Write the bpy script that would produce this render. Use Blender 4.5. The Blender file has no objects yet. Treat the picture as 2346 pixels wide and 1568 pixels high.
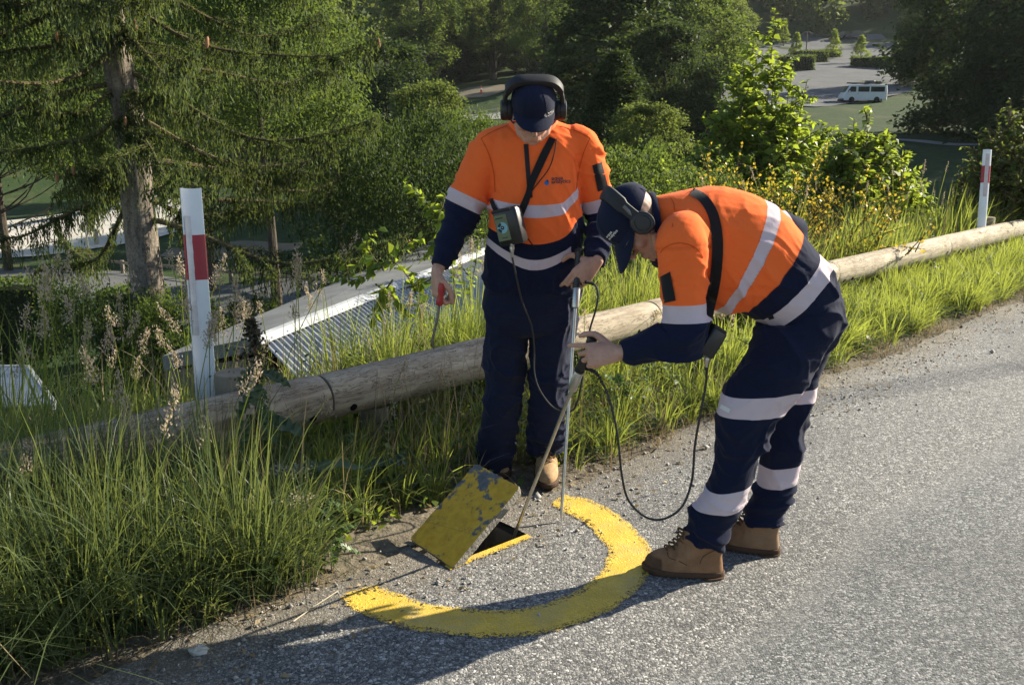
import bpy, bmesh, math, random
import numpy as np
from mathutils import Vector, Matrix, Quaternion, noise as mnoise
from mathutils.bvhtree import BVHTree

random.seed(7)
scene = bpy.context.scene
col = scene.collection

# ---------------------------------------------------------------- camera
F = 2080.0                       # focal length for a frame 2346 units wide
PITCH = math.radians(13.36)
CP, SP = math.cos(PITCH), math.sin(PITCH)
CAM = Vector((0, 0, 1.6))
cam_d = bpy.data.cameras.new("camera")
cam = bpy.data.objects.new("camera", cam_d)
col.objects.link(cam)
cam.location = CAM
cam.rotation_euler = (math.radians(90) - PITCH, 0, 0)
cam_d.sensor_width = 36
cam_d.lens = 36 * F / 2346
cam_d.clip_end = 2000
cam_d.clip_start = 0.05
scene.camera = cam

# ---------------------------------------------------------------- sky, sun, exposure
SUN_EL, SUN_AZ = math.radians(29), math.radians(65)     # azimuth from +Y towards +X
world = bpy.data.worlds.new("World")
scene.world = world
world.use_nodes = True
wn = world.node_tree.nodes
sky = wn.new("ShaderNodeTexSky")
sky.sky_type = 'NISHITA'
sky.sun_disc = False
sky.sun_elevation = SUN_EL
sky.sun_rotation = SUN_AZ
sky.altitude = 300
sky.air_density = 1.0
sky.dust_density = 0.6
world.node_tree.links.new(sky.outputs[0], wn["Background"].inputs[0])
wn["Background"].inputs[1].default_value = 0.074
sun_dir = Vector((math.cos(SUN_EL) * math.sin(SUN_AZ), math.cos(SUN_EL) * math.cos(SUN_AZ), math.sin(SUN_EL)))
sun_d = bpy.data.lights.new("sun", 'SUN')
sun_d.energy = 5.0
sun_d.angle = math.radians(0.53)
sun_d.color = (1.0, 0.91, 0.74)
sun = bpy.data.objects.new("sun", sun_d)
col.objects.link(sun)
sun.rotation_euler = sun_dir.to_track_quat('Z', 'Y').to_euler()
sun.location = sun_dir * 60
scene.view_settings.view_transform = 'Standard'
scene.view_settings.look = 'None'
scene.view_settings.exposure = 1.28
scene.view_settings.gamma = 1.0
scene.cycles.max_bounces = 8
scene.cycles.diffuse_bounces = 3
scene.cycles.glossy_bounces = 3
scene.cycles.transmission_bounces = 4
scene.cycles.caustics_reflective = False
scene.cycles.caustics_refractive = False

# ---------------------------------------------------------------- point helpers
def ray(x, y):
    u, v = (x - 1173) / F, (y - 784) / F
    return Vector((u, CP - v * SP, -SP - v * CP))
def P(x, y, Y):                       # the point seen at x, y lying at distance Y ahead
    r = ray(x, y)
    return CAM + r * (Y / r.y)
def PT(x, y, t):
    return CAM + ray(x, y) * t
def PG(x, y, z=0.0):                  # the point seen at x, y lying at height z
    r = ray(x, y)
    return CAM + r * ((z - CAM.z) / r.z)

RA = Vector((-0.931, 4.26, 0))        # a point of the log rail, its direction, its valley side
RD = Vector((0.705, 0.709, 0)).normalized()
RN = Vector((-RD.y, RD.x, 0))
def sd(x, y):
    return (x - RA.x) * RN.x + (y - RA.y) * RN.y
def along(x, y):
    return (x - RA.x) * RD.x + (y - RA.y) * RD.y
def from_rail(a, s, z=0.0):
    return RA + RD * a + RN * s + Vector((0, 0, z))

def vnoise(p, seed=0):                # vectorised value noise, p (N,3) -> (-1,1)
    p = np.asarray(p, float)
    i = np.floor(p).astype(np.int64); f = p - i
    f = f * f * (3 - 2 * f)
    def h(a, b, c):
        n = (a * 73856093) ^ (b * 19349663) ^ (c * 83492791) ^ (seed * 2654435761 & 0x7fffffff)
        n = (n ^ (n >> 13)) * 1274126177 & 0x7fffffff
        n = (n ^ (n >> 16)) * 1103515245 & 0x7fffffff
        return (n % 100003) / 50001.5 - 1
    r = 0
    for a in (0, 1):
        for b in (0, 1):
            for c in (0, 1):
                w = (f[:, 0] if a else 1 - f[:, 0]) * (f[:, 1] if b else 1 - f[:, 1]) * (f[:, 2] if c else 1 - f[:, 2])
                r = r + w * h(i[:, 0] + a, i[:, 1] + b, i[:, 2] + c)
    return r
def smooth01(x):
    x = np.clip(x, 0, 1)
    return x * x * (3 - 2 * x)

# ---------------------------------------------------------------- object helpers
def tag(o, label=None, cat=None, group=None, kind=None):
    if label: o['label'] = label
    if cat: o['category'] = cat
    if group: o['group'] = group
    if kind: o['kind'] = kind
    return o
def empty(name, loc=(0, 0, 0), rz=0.0):
    o = bpy.data.objects.new(name, None)
    o.empty_display_size = 0.2
    o.location = loc
    o.rotation_euler = (0, 0, rz)
    col.objects.link(o)
    return o
def link(name, me, parent=None, world_coords=True):
    o = bpy.data.objects.new(name, me)
    col.objects.link(o)
    if parent is not None:
        o.parent = parent
        if world_coords and parent.parent is None:
            o.matrix_parent_inverse = (Matrix.Translation(parent.location) @ parent.rotation_euler.to_matrix().to_4x4()).inverted()
    return o
def np_mesh(name, verts, faces, mats, attrs=None, smooth=False, fmat=None):
    verts = np.asarray(verts, np.float32).reshape(-1, 3)
    faces = np.asarray(faces, np.int32)
    k = faces.shape[1]
    me = bpy.data.meshes.new(name)
    me.vertices.add(len(verts)); me.vertices.foreach_set('co', verts.ravel())
    me.loops.add(faces.size); me.loops.foreach_set('vertex_index', faces.ravel())
    me.polygons.add(len(faces))
    me.polygons.foreach_set('loop_start', np.arange(0, faces.size, k, dtype=np.int32))
    me.polygons.foreach_set('loop_total', np.full(len(faces), k, np.int32))
    if smooth: me.polygons.foreach_set('use_smooth', np.ones(len(faces), bool))
    for m in (mats if isinstance(mats, (list, tuple)) else [mats]): me.materials.append(m)
    if fmat is not None: me.polygons.foreach_set('material_index', np.asarray(fmat, np.int32))
    me.update(calc_edges=True)
    me.validate()
    for n, a in (attrs or {}).items():
        at = me.attributes.new(n, 'FLOAT', 'POINT')
        at.data.foreach_set('value', np.asarray(a, np.float32))
    return me

class MB:                             # collects shapes, then links them as one mesh object
    def __init__(self): self.v = []; self.f = []; self.fm = []; self.m = 0
    def add(self, vs, fs):
        o = len(self.v)
        self.v += [tuple(p) for p in vs]
        self.f += [tuple(i + o for i in f) for f in fs]
        self.fm += [self.m] * len(fs)
        return self
    def rings(self, rings, cap=True, closed=False):
        n = len(rings[0]); vs = [p for r in rings for p in r]; fs = []
        K = len(rings)
        for k in range(K if closed else K - 1):
            a, b = k * n, ((k + 1) % K) * n
            for i in range(n):
                j = (i + 1) % n
                fs.append((a + i, a + j, b + j, b + i))
        if cap and not closed:
            fs.append(tuple(range(n))[::-1]); fs.append(tuple((K - 1) * n + i for i in range(n)))
        return self.add(vs, fs)
    def box(self, c, sx, sy, sz, R=None, bev=0.0):
        c = Vector(c); R = R or Matrix.Identity(3)
        if bev <= 0:
            vs = [c + R @ Vector((x * sx / 2, y * sy / 2, z * sz / 2)) for z in (-1, 1) for y in (-1, 1) for x in (-1, 1)]
            return self.add(vs, [(0, 2, 3, 1), (4, 5, 7, 6), (0, 1, 5, 4), (2, 6, 7, 3), (0, 4, 6, 2), (1, 3, 7, 5)])
        b = min(bev, sx / 2.01, sy / 2.01, sz / 2.01)
        def loop(hx, hy, z):
            pts = []
            for (qx, qy, a0) in ((1, 1, 0), (-1, 1, 90), (-1, -1, 180), (1, -1, 270)):
                for k in range(3):
                    a = math.radians(a0 + 45 * k)
                    pts.append(c + R @ Vector((qx * (hx - b) + b * math.cos(a), qy * (hy - b) + b * math.sin(a), z)))
            return pts
        hz = sz / 2
        rr = [loop(sx / 2 - b * .5, sy / 2 - b * .5, -hz), loop(sx / 2, sy / 2, -hz + b), loop(sx / 2, sy / 2, hz - b), loop(sx / 2 - b * .5, sy / 2 - b * .5, hz)]
        return self.rings(rr)
    def tube(self, pts, r, n=8, up=None, flat=1.0):
        pts = [Vector(p) for p in pts]
        rs = r if isinstance(r, (list, tuple)) else [r] * len(pts)
        rr = []
        prev = None
        for i, p in enumerate(pts):
            t = (pts[min(i + 1, len(pts) - 1)] - pts[max(i - 1, 0)])
            if t.length < 1e-9: t = Vector((0, 0, 1))
            t.normalize()
            if prev is None:
                a = Vector(up) if up is not None else (Vector((0, 0, 1)) if abs(t.z) < .9 else Vector((1, 0, 0)))
            else: a = prev
            a = (a - t * a.dot(t))
            if a.length < 1e-6: a = t.orthogonal()
            a.normalize(); prev = a
            b = t.cross(a)
            rr.append([p + (a * math.cos(2 * math.pi * k / n) * flat + b * math.sin(2 * math.pi * k / n)) * rs[i] for k in range(n)])
        return self.rings(rr)
    def ellipsoid(self, c, ax, ay, az, n=14, m=9):
        c = Vector(c); rr = []
        for i in range(m):
            th = math.pi * (i + .5) / m * .98 + .01 * math.pi
            rr.append([c + ax * (math.sin(th) * math.cos(2 * math.pi * k / n)) + ay * (math.sin(th) * math.sin(2 * math.pi * k / n)) + az * math.cos(th) for k in range(n)])
        return self.rings(rr)
    def lathe(self, c, axis, prof, n=20, side=None):
        c = Vector(c); axis = Vector(axis).normalized()
        a = axis.orthogonal().normalized() if side is None else Vector(side).normalized(); b = axis.cross(a)
        return self.rings([[c + axis * h + (a * math.cos(2 * math.pi * k / n) + b * math.sin(2 * math.pi * k / n)) * r for k in range(n)] for r, h in prof])
    def mesh(self, name, mats, smooth=True):
        me = bpy.data.meshes.new(name)
        me.from_pydata(self.v, [], self.f)
        ms = mats if isinstance(mats, (list, tuple)) else [mats]
        for m in ms: me.materials.append(m)
        me.polygons.foreach_set('material_index', np.array(self.fm, np.int32))
        if smooth:
            me.polygons.foreach_set('use_smooth', np.ones(len(self.f), bool))
        me.update()
        bm = bmesh.new(); bm.from_mesh(me)
        bmesh.ops.recalc_face_normals(bm, faces=bm.faces)
        bm.to_mesh(me); bm.free()
        if smooth:
            me.set_sharp_from_angle(angle=math.radians(40))
        return me
    def build(self, name, mats, parent=None, smooth=True, wc=True):
        return link(name, self.mesh(name, mats, smooth), parent, wc)

def spline(pts, n=24):                # Catmull-Rom through points
    pts = [Vector(p) for p in pts]
    q = [pts[0] * 2 - pts[1]] + pts + [pts[-1] * 2 - pts[-2]]
    out = []
    for i in range(1, len(q) - 2):
        for k in range(n):
            t = k / n
            a, b, c, d = q[i - 1], q[i], q[i + 1], q[i + 2]
            out.append(.5 * ((2 * b) + (c - a) * t + (2 * a - 5 * b + 4 * c - d) * t * t + (3 * b - a - 3 * c + d) * t ** 3))
    out.append(pts[-1])
    return out

# ---------------------------------------------------------------- materials
class NT:
    def __init__(self, name):
        self.m = bpy.data.materials.new(name); self.m.use_nodes = True
        self.t = self.m.node_tree; self.n = self.t.nodes; self.b = self.n["Principled BSDF"]; self.out = self.n["Material Output"]
    def new(self, typ, **kw):
        nd = self.n.new(typ)
        for k, v in kw.items():
            if k == 'ins':
                for i, x in v.items(): self.put(nd.inputs[i], x)
            else: setattr(nd, k, v)
        return nd
    def put(self, sock, x):
        if hasattr(x, 'is_output') or isinstance(x, bpy.types.NodeSocket): self.t.links.new(x, sock)
        else: sock.default_value = x
    def co(self, kind='Object', scale=None):
        o = self.new("ShaderNodeTexCoord").outputs[kind]
        if scale is not None:
            o = self.new("ShaderNodeMapping", ins={'Vector': o, 'Scale': scale}).outputs[0]
        return o
    def pos(self, scale=None):
        o = self.new("ShaderNodeNewGeometry").outputs['Position']
        if scale is not None:
            o = self.new("ShaderNodeMapping", ins={'Vector': o, 'Scale': scale}).outputs[0]
        return o
    def noise(self, vec, scale, detail=4, rough=.55, out='Fac'):
        return self.new("ShaderNodeTexNoise", ins={'Vector': vec, 'Scale': scale, 'Detail': detail, 'Roughness': rough}).outputs[out]
    def voro(self, vec, scale, feature='F1', out='Distance', rnd=1.0):
        return self.new("ShaderNodeTexVoronoi", feature=feature, ins={'Vector': vec, 'Scale': scale, 'Randomness': rnd}).outputs[out]
    def ramp(self, fac, stops, interp='LINEAR'):
        r = self.new("ShaderNodeValToRGB", ins={'Fac': fac}); cr = r.color_ramp; cr.interpolation = interp
        while len(cr.elements) < len(stops): cr.elements.new(.5)
        for e, (p, c) in zip(cr.elements, stops):
            e.position = p; e.color = (*c, 1) if len(c) == 3 else c
        return r.outputs[0]
    def mix(self, fac, a, b, blend='MIX'):
        nd = self.new("ShaderNodeMix", data_type='RGBA', blend_type=blend)
        self.put(nd.inputs[0], fac); self.put(nd.inputs[6], a if hasattr(a, 'is_output') else (*a, 1) if len(a) == 3 else a)
        self.put(nd.inputs[7], b if hasattr(b, 'is_output') else (*b, 1) if len(b) == 3 else b)
        return nd.outputs[2]
    def math(self, op, a, b=0.0, c=None, clamp=False):
        nd = self.new("ShaderNodeMath", operation=op, use_clamp=clamp); self.put(nd.inputs[0], a); self.put(nd.inputs[1], b)
        if c is not None: self.put(nd.inputs[2], c)
        return nd.outputs[0]
    def rng(self, x, a, b, c=0.0, d=1.0):
        return self.new("ShaderNodeMapRange", ins={0: x, 1: a, 2: b, 3: c, 4: d}).outputs[0]
    def attr(self, name, out='Fac'):
        return self.new("ShaderNodeAttribute", attribute_name=name).outputs[out]
    def bump(self, h, strength=.3, dist=.01):
        self.put(self.b.inputs['Normal'], self.new("ShaderNodeBump", ins={'Height': h, 'Strength': strength, 'Distance': dist}).outputs[0])
    def set(self, color=None, rough=None, metal=None, spec=None, sheen=None):
        i = self.b.inputs
        if color is not None: self.put(i['Base Color'], color if hasattr(color, 'is_output') else (*color, 1))
        if rough is not None: self.put(i['Roughness'], rough)
        if metal is not None: self.put(i['Metallic'], metal)
        if spec is not None: self.put(i['Specular IOR Level'], spec)
        if sheen is not None: i['Sheen Weight'].default_value = sheen
        return self.m

def plain(name, c, rough=.6, metal=0.0, spec=.4, var=.25, scale=12.0, bump=0.15, bdist=.002):
    t = NT(name)
    n = t.noise(t.co(), scale, 5, .6)
    a = tuple(x * (1 - var) for x in c); b = tuple(min(1, x * (1 + var)) for x in c)
    t.set(t.ramp(n, [(.3, a), (.7, b)]), rough, metal, spec)
    if bump: t.bump(t.noise(t.co(), scale * 12, 3), bump, bdist)
    return t.m
def fabric(name, c, rough=.85, var=.12, sheen=.25):
    t = NT(name)
    n = t.noise(t.pos(), 9, 4, .6)
    a = tuple(x * (1 - var) for x in c); b = tuple(min(1, x * (1 + var)) for x in c)
    t.set(t.ramp(n, [(.3, a), (.7, b)]), rough, 0, .2, sheen)
    w = t.noise(t.pos(), 420, 2)
    w2 = t.noise(t.pos(), 26, 4, .6)
    t.bump(t.math('ADD', t.math('MULTIPLY', w, .25), w2), .28, .006)
    return t.m
def leafmat(name, dark, light, trans=(.22, .30, .03), tw=.35, rough=.45, spec=.35):
    t = NT(name)
    k = t.attr('tint')
    orn = t.new("ShaderNodeObjectInfo").outputs['Random']
    k = t.math('ADD', k, t.math('MULTIPLY', t.math('SUBTRACT', orn, .5), .35), clamp=True)
    c = t.mix(k, dark, light)
    t.set(c, rough, 0, spec)
    tr = t.new("ShaderNodeBsdfTranslucent")
    t.put(tr.inputs[0], t.mix(k, tuple(x * .7 for x in trans), trans))
    mx = t.new("ShaderNodeMixShader", ins={0: tw})
    t.t.links.new(t.b.outputs[0], mx.inputs[1]); t.t.links.new(tr.outputs[0], mx.inputs[2])
    t.t.links.new(mx.outputs[0], t.out.inputs[0])
    return t.m


# ================================================================ THE SETTING
# ---------------------------------------------------------------- terrain heights
_anc = [(590, 640, 47), (200, 640, 45), (0, 650, 44), (200, 480, 90), (100, 800, 33), (480, 790, 31), (900, 560, 40), (800, 345, 85),
        (1080, 205, 115), (1080, 255, 100), (1150, 268, 95), (1330, 240, 100), (1500, 330, 70), (2100, 322, 60), (1975, 234, 100),
        (1750, 232, 100), (1870, 150, 135), (1900, 92, 172), (2250, 300, 72), (2346, 345, 50), (2150, 420, 40), (1700, 430, 40),
        (300, 420, 120), (650, 500, 60), (1400, 400, 55)]
_A = np.array([list(PT(*a)) for a in _anc])
_far = [(from_rail(a, s), z) for a, s, z in ((-10, 12, -5.5), (-4, 12, -5), (2, 12, -4.5), (8, 12, -3.8), (14, 12, -3.2), (24, 12, -2.2), (40, 12, -1.2), (60, 12, .2))]
_A = np.vstack([_A, [[p.x, p.y, z] for p, z in _far],
                [[-160, 180, 14], [-90, 200, 20], [-30, 230, 30], [40, 250, 42], [110, 260, 50], [190, 240, 48], [-160, 300, 45], [0, 330, 70], [180, 330, 80],
                 [-120, 90, 0], [-60, 150, 6], [160, 120, 16], [120, 60, 6], [60, 30, 0]]])
def _tps(A, lam):
    n = len(A); d2 = ((A[:, None, :2] - A[None, :, :2]) ** 2).sum(-1) / 1e4
    K = np.where(d2 > 0, d2 * np.log(np.maximum(d2, 1e-12)), 0) + lam * np.eye(n)
    Q = np.column_stack([np.ones(n), A[:, :2] / 100])
    S = np.block([[K, Q], [Q.T, np.zeros((3, 3))]])
    return np.linalg.solve(S, np.concatenate([A[:, 2], np.zeros(3)]))
_W = _tps(_A, .004)
def zt(X, Y):
    X = np.atleast_1d(np.asarray(X, float)); Y = np.atleast_1d(np.asarray(Y, float))
    d2 = ((X[:, None] - _A[:, 0]) ** 2 + (Y[:, None] - _A[:, 1]) ** 2) / 1e4
    v = np.where(d2 > 0, d2 * np.log(np.maximum(d2, 1e-12)), 0) @ _W[:-3] + _W[-3] + X / 100 * _W[-2] + Y / 100 * _W[-1]
    v = np.clip(v, -9, 75)
    s = sd(X, Y)
    lip = 0.02 * vnoise(np.stack([X * 1.7, Y * 1.7, X * 0], 1), 3)
    bank = lip - 0.62 * np.clip(s - 0.75, 0, None) - 0.05 * np.clip(s, 0, 1)
    k = smooth01((s - 5.5) / 5.0)
    z = np.maximum(bank, -4.2) * (1 - k) + v * k
    z = z + .12 * smooth01((s - 6) / 6) * vnoise(np.stack([X * .3, Y * .3, X * 0], 1), 5)
    z = np.where(s < -1.0, np.minimum(z, -0.015), z)
    z = np.where(s < -1.32, -0.45, z)
    return z
def z1(x, y): return float(zt(x, y)[0])
def PV(x, y):                          # where the sight line through x, y meets the terrain
    r = ray(x, y)
    ts = np.concatenate([np.linspace(3, 60, 300), np.linspace(60.2, 330, 700)])
    z = 1.6 + r.z * ts
    g = zt(r.x * ts, r.y * ts)
    i = int(np.argmax(z < g)) if (z < g).any() else len(ts) - 1
    t = ts[i]
    return Vector((r.x * t, r.y * t, float(g[i])))
def base_at(x, t):                     # ground point in the column x at depth t
    z = -2.0
    for _ in range(6):
        Y = (t - (1.6 - z) * SP) / CP
        X = (x - 1173) / F * t
        z = z1(X, Y)
    return Vector((X, Y, z))
def ztop(b, y, x=None):                # height at which a thing standing at b reaches the image height y
    r = ray(1173, y)
    return 1.6 + r.z * (b.y / r.y)

def ground_mat():
    t = NT("grass_soil")
    p = t.pos()
    n1 = t.noise(p, .22, 5, .6); n2 = t.noise(p, 2.4, 5, .65); n3 = t.noise(p, 28, 4, .6)
    g = t.ramp(n2, [(.3, (.016, .034, .009)), (.6, (.034, .060, .015)), (.8, (.065, .085, .026))])
    soil = t.ramp(n3, [(.25, (.075, .062, .046)), (.6, (.17, .145, .108)), (.85, (.29, .25, .19))])
    w = t.attr('soil')
    k = t.math('MULTIPLY', w, t.rng(n2, .2, .6, .75, 1.25), clamp=True)
    c = t.mix(k, g, soil)
    dry = t.mix(t.math('MULTIPLY', t.rng(n1, .52, .7), .5, clamp=True), c, (.12, .105, .05))
    t.set(dry, .95, 0, .2)
    t.bump(t.math('ADD', n3, t.math('MULTIPLY', n2, 2)), .6, .03)
    return t.m
M = {}
M['ground'] = ground_mat()

HOLE_A = PG(1018, 1300, 0); HOLE_B = PG(1208, 1226, 0)
hd = (HOLE_B - HOLE_A).normalized(); hn = Vector((-hd.y, hd.x, 0))
HOLE = [HOLE_A, HOLE_B, HOLE_B + hn * .27, HOLE_A + hn * .27]
def grid_ground():
    a = np.concatenate([np.arange(-22, -6, 1.0), np.arange(-6, 20, .16), np.arange(20, 60, 1.6), np.arange(60, 330, 6)])
    s = np.concatenate([np.array([-40, -12, -3, -1.9]), np.arange(-1.5, 3, .1), np.arange(3, 12, .4), np.arange(12, 60, 2.0), np.arange(60, 330, 6)])
    AA, SS = np.meshgrid(a, s, indexing='ij')
    X = RA.x + RD.x * AA + RN.x * SS; Y = RA.y + RD.y * AA + RN.y * SS
    Z = zt(X.ravel(), Y.ravel())
    na, ns = AA.shape
    idx = np.arange(na * ns).reshape(na, ns)
    f = np.stack([idx[:-1, :-1], idx[1:, :-1], idx[1:, 1:], idx[:-1, 1:]], -1).reshape(-1, 4)
    cx, cy = X[:-1, :-1] + .05 * (RD.x + RN.x) - HOLE_A.x, Y[:-1, :-1] + .05 * (RD.y + RN.y) - HOLE_A.y
    hx, hy = (cx * hd.x + cy * hd.y).ravel(), (cx * hn.x + cy * hn.y).ravel()
    keep = ~((hx > -.02) & (hx < (HOLE_B - HOLE_A).length + .02) & (hy > -.02) & (hy < .28))
    f = f[keep]
    S = SS.ravel()
    soil = 1 - smooth01((S + .78) / .45)
    soil = np.maximum(soil, .45 * (1 - smooth01((S - .5) / 1.0)))
    return np_mesh("ground", np.stack([X.ravel(), Y.ravel(), Z], 1), f, M['ground'], {'soil': soil}, smooth=True)
ground = link("ground", grid_ground())
tag(ground, 'grassy bank falling from the roadside to the valley lawns and wooded hill', 'ground', kind='structure')

# ---------------------------------------------------------------- chip sealed road with the open pit cut through it
def road_nodes(t):
    p0 = t.pos()
    def warp(p, sc, amt):
        return t.new("ShaderNodeVectorMath", operation='ADD', ins={0: p, 1: t.new("ShaderNodeVectorMath", operation='SCALE', ins={0: t.noise(p, sc, 3, .6, 'Color'), 'Scale': amt}).outputs[0]}).outputs[0]
    p = warp(p0, 120, .009)
    big = t.noise(p0, .9, 4, .6); mid = t.noise(p0, 9, 4, .6)
    def layer(scale, lo, hi):
        d = t.voro(p, scale, 'F1', 'Distance'); e = t.voro(p, scale, 'DISTANCE_TO_EDGE', 'Distance')
        sp = t.new("ShaderNodeSeparateColor", ins={0: t.voro(p, scale, 'F1', 'Color')})
        dome = t.math('MULTIPLY', t.rng(e, lo, hi, 0, 1), t.math('ADD', .35, t.math('MULTIPLY', sp.outputs[1], .65)))
        return t.math('MULTIPLY', dome, t.math('GREATER_THAN', sp.outputs[2], .22)), sp
    h1, s1 = layer(82, .03, .30); h2, s2 = layer(150, .03, .26)
    h2 = t.math('MULTIPLY', h2, .72)
    use1 = t.math('GREATER_THAN', h1, h2)
    h = t.math('MAXIMUM', h1, h2)
    rnd = t.new("ShaderNodeMix", data_type='FLOAT', ins={0: use1, 2: s2.outputs[0], 3: s1.outputs[0]}).outputs[0]
    rnd = t.math('ADD', rnd, t.math('MULTIPLY', t.math('SUBTRACT', t.noise(p0, 260, 3), .5), .22), clamp=True)
    stone = t.ramp(rnd, [(0, (.078, .077, .076)), (.3, (.155, .152, .147)), (.6, (.245, .238, .224)), (.85, (.34, .328, .305)), (.98, (.52, .505, .475))])
    show = t.rng(h, .05, .22)
    tar = t.ramp(mid, [(.3, (.045, .045, .045)), (.7, (.095, .093, .088))])
    c = t.mix(show, tar, stone)
    c = t.mix(t.rng(big, .35, .75, 0, .18), c, (.17, .165, .15))
    return p, c, h, show, mid, big, s1
def road_mat():
    t = NT("chip_seal")
    p, c, h, show, mid, big, sep = road_nodes(t)
    s = t.attr('edge')
    dn = t.noise(p, 3.2, 5, .65)
    dust = t.rng(t.math('ADD', s, t.math('MULTIPLY', t.math('SUBTRACT', dn, .5), .95)), .62, 1.15)
    dirt = t.ramp(t.noise(p, 60, 4, .7), [(.25, (.07, .055, .036)), (.55, (.20, .165, .115)), (.8, (.34, .29, .215))])
    c = t.mix(t.math('MULTIPLY', dust, .85, clamp=True), c, dirt)
    # the wheel track further right is finer and greyer
    fine = t.rng(t.math('ADD', t.attr('track'), t.math('MULTIPLY', t.math('SUBTRACT', big, .5), .6)), .35, .65)
    vc2 = t.voro(p, 140, 'F1', 'Color'); vd2 = t.voro(p, 140, 'F1', 'Distance')
    g2 = t.new("ShaderNodeSeparateColor", ins={0: vc2}).outputs[0]
    c2 = t.ramp(g2, [(0, (.045, .048, .048)), (.4, (.105, .109, .107)), (.75, (.19, .192, .186)), (.95, (.36, .357, .34))])
    c = t.mix(fine, c, c2)
    pt = t.noise(t.pos((1, 1, 1)), .55, 3, .5); st_ = t.noise(t.pos(), 2.3, 5, .7)
    c = t.mix(t.rng(pt, .38, .52, .34, 0), c, (.055, .056, .056))
    c = t.mix(t.rng(st_, .60, .75, 0, .35), c, (.060, .060, .058))
    c = t.mix(t.rng(st_, .22, .36, .25, 0), c, (.30, .29, .265))
    wp = t.new("ShaderNodeVectorMath", operation='ADD', ins={0: t.pos(), 1: t.new("ShaderNodeVectorMath", operation='SCALE', ins={0: t.noise(t.pos(), 1.7, 5, .65, 'Color'), 'Scale': .9}).outputs[0]}).outputs[0]
    ce = t.voro(wp, .42, 'DISTANCE_TO_EDGE', 'Distance')
    ck = t.math('MULTIPLY', t.rng(ce, .0, .006, .8, 0), t.rng(t.noise(t.pos(), .5, 2), .46, .56))
    c = t.mix(t.math('MULTIPLY', ck, fine, clamp=True), c, (.018, .018, .018))
    hh = t.mix(fine, h, t.rng(vd2, .2, .7, .6, 0))
    t.set(c, t.rng(h, 0, 1, .9, .62), 0, .35)
    t.bump(hh, .62, .005)
    return t.m
M['road'] = road_mat()
def build_road():
    bm = bmesh.new()
    a = np.concatenate([np.arange(-9, -2.6, .4), np.arange(-2.6, 9, .05), np.arange(9, 40, .5), [60, 90]])
    e = -1.10 + .07 * vnoise(np.stack([a * 1.3, a * 0, a * 0], 1), 11) + .035 * vnoise(np.stack([a * 6, a * 0, a * 0], 1), 12) + .015 * vnoise(np.stack([a * 17, a * 0, a * 0], 1), 13)
    outer = [from_rail(x, y) for x, y in zip(a, e)] + [from_rail(90, -16), from_rail(-9, -16)]
    vo = [bm.verts.new((p.x, p.y, .004)) for p in outer]
    eo = [bm.edges.new((vo[i], vo[(i + 1) % len(vo)])) for i in range(len(vo))]
    vh = []
    n = 8
    hp = []
    for i in range(4):
        A, B = HOLE[i], HOLE[(i + 1) % 4]
        for k in range(n):
            q = A.lerp(B, k / n)
            if k: q = q + Vector((random.uniform(-1, 1), random.uniform(-1, 1), 0)) * .006
            hp.append(q)
    vh = [bm.verts.new((p.x, p.y, .004)) for p in hp]
    eh = [bm.edges.new((vh[i], vh[(i + 1) % len(vh)])) for i in range(len(vh))]
    bmesh.ops.triangle_fill(bm, use_beauty=True, edges=eo + eh)
    for f in list(bm.faces):                       # the fill keeps the hole open; drop any face inside it
        c = f.calc_center_median() - HOLE_A
        x, y = c.dot(hd), c.dot(hn)
        if 0 < x < (HOLE_B - HOLE_A).length and 0 < y < .27 and all(v in vh for v in f.verts): bm.faces.remove(f)
    for f in bm.faces:
        if f.normal.z < 0: f.normal_flip()
    # subdivide so that the edge attribute can vary across the surface
    for _ in range(5):
        es = [e_ for e_ in bm.edges if e_.calc_length() > .35 and min(v.co.y for v in e_.verts) < 14 and max(v.co.y for v in e_.verts) > 1.0 and max(sd(v.co.x, v.co.y) for v in e_.verts) > -7]
        if es: bmesh.ops.subdivide_edges(bm, edges=es, cuts=1); bmesh.ops.triangulate(bm, faces=bm.faces[:])
    me = bpy.data.meshes.new("road"); bm.to_mesh(me); bm.free()
    co = np.zeros(len(me.vertices) * 3, np.float32); me.vertices.foreach_get('co', co); co = co.reshape(-1, 3)
    s = sd(co[:, 0], co[:, 1])
    at = me.attributes.new('edge', 'FLOAT', 'POINT'); at.data.foreach_set('value', smooth01((s + 2.0) / .95).astype(np.float32))
    at = me.attributes.new('track', 'FLOAT', 'POINT'); at.data.foreach_set('value', smooth01((-2.0 - s) / .7).astype(np.float32))
    me.materials.append(M['road'])
    # rim wall of the seal down to the ground
    o = link("road", me)
    return tag(o, 'grey chip sealed road with loose stones and a dusty ragged edge', 'road', kind='structure')
road = build_road()

M['concrete'] = plain("pit_concrete", (.20, .185, .16), .95, 0, .2, .4, 9, .8, .01)
mb = MB()                              # the pit: four walls and a floor under the opening
for i in range(4):
    A, B = HOLE[i], HOLE[(i + 1) % 4]
    d = (B - A).normalized(); nn = Vector((d.y, -d.x, 0))
    a0, b0 = A - d * .04, B + d * .04
    mb.add([a0, b0, b0 + nn * .07, a0 + nn * .07] + [q + Vector((0, 0, -.42)) for q in (a0, b0, b0 + nn * .07, a0 + nn * .07)],
           [(0, 1, 2, 3), (4, 7, 6, 5), (0, 4, 5, 1), (1, 5, 6, 2), (2, 6, 7, 3), (3, 7, 4, 0)])
mb.add([q + Vector((0, 0, -.41)) for q in HOLE], [(0, 1, 2, 3)])
pit = mb.build("service_pit", M['concrete'], smooth=False)
pit.location.z = -.03
tag(pit, 'dark open service pit under the tilted yellow lid', 'pit')

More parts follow.
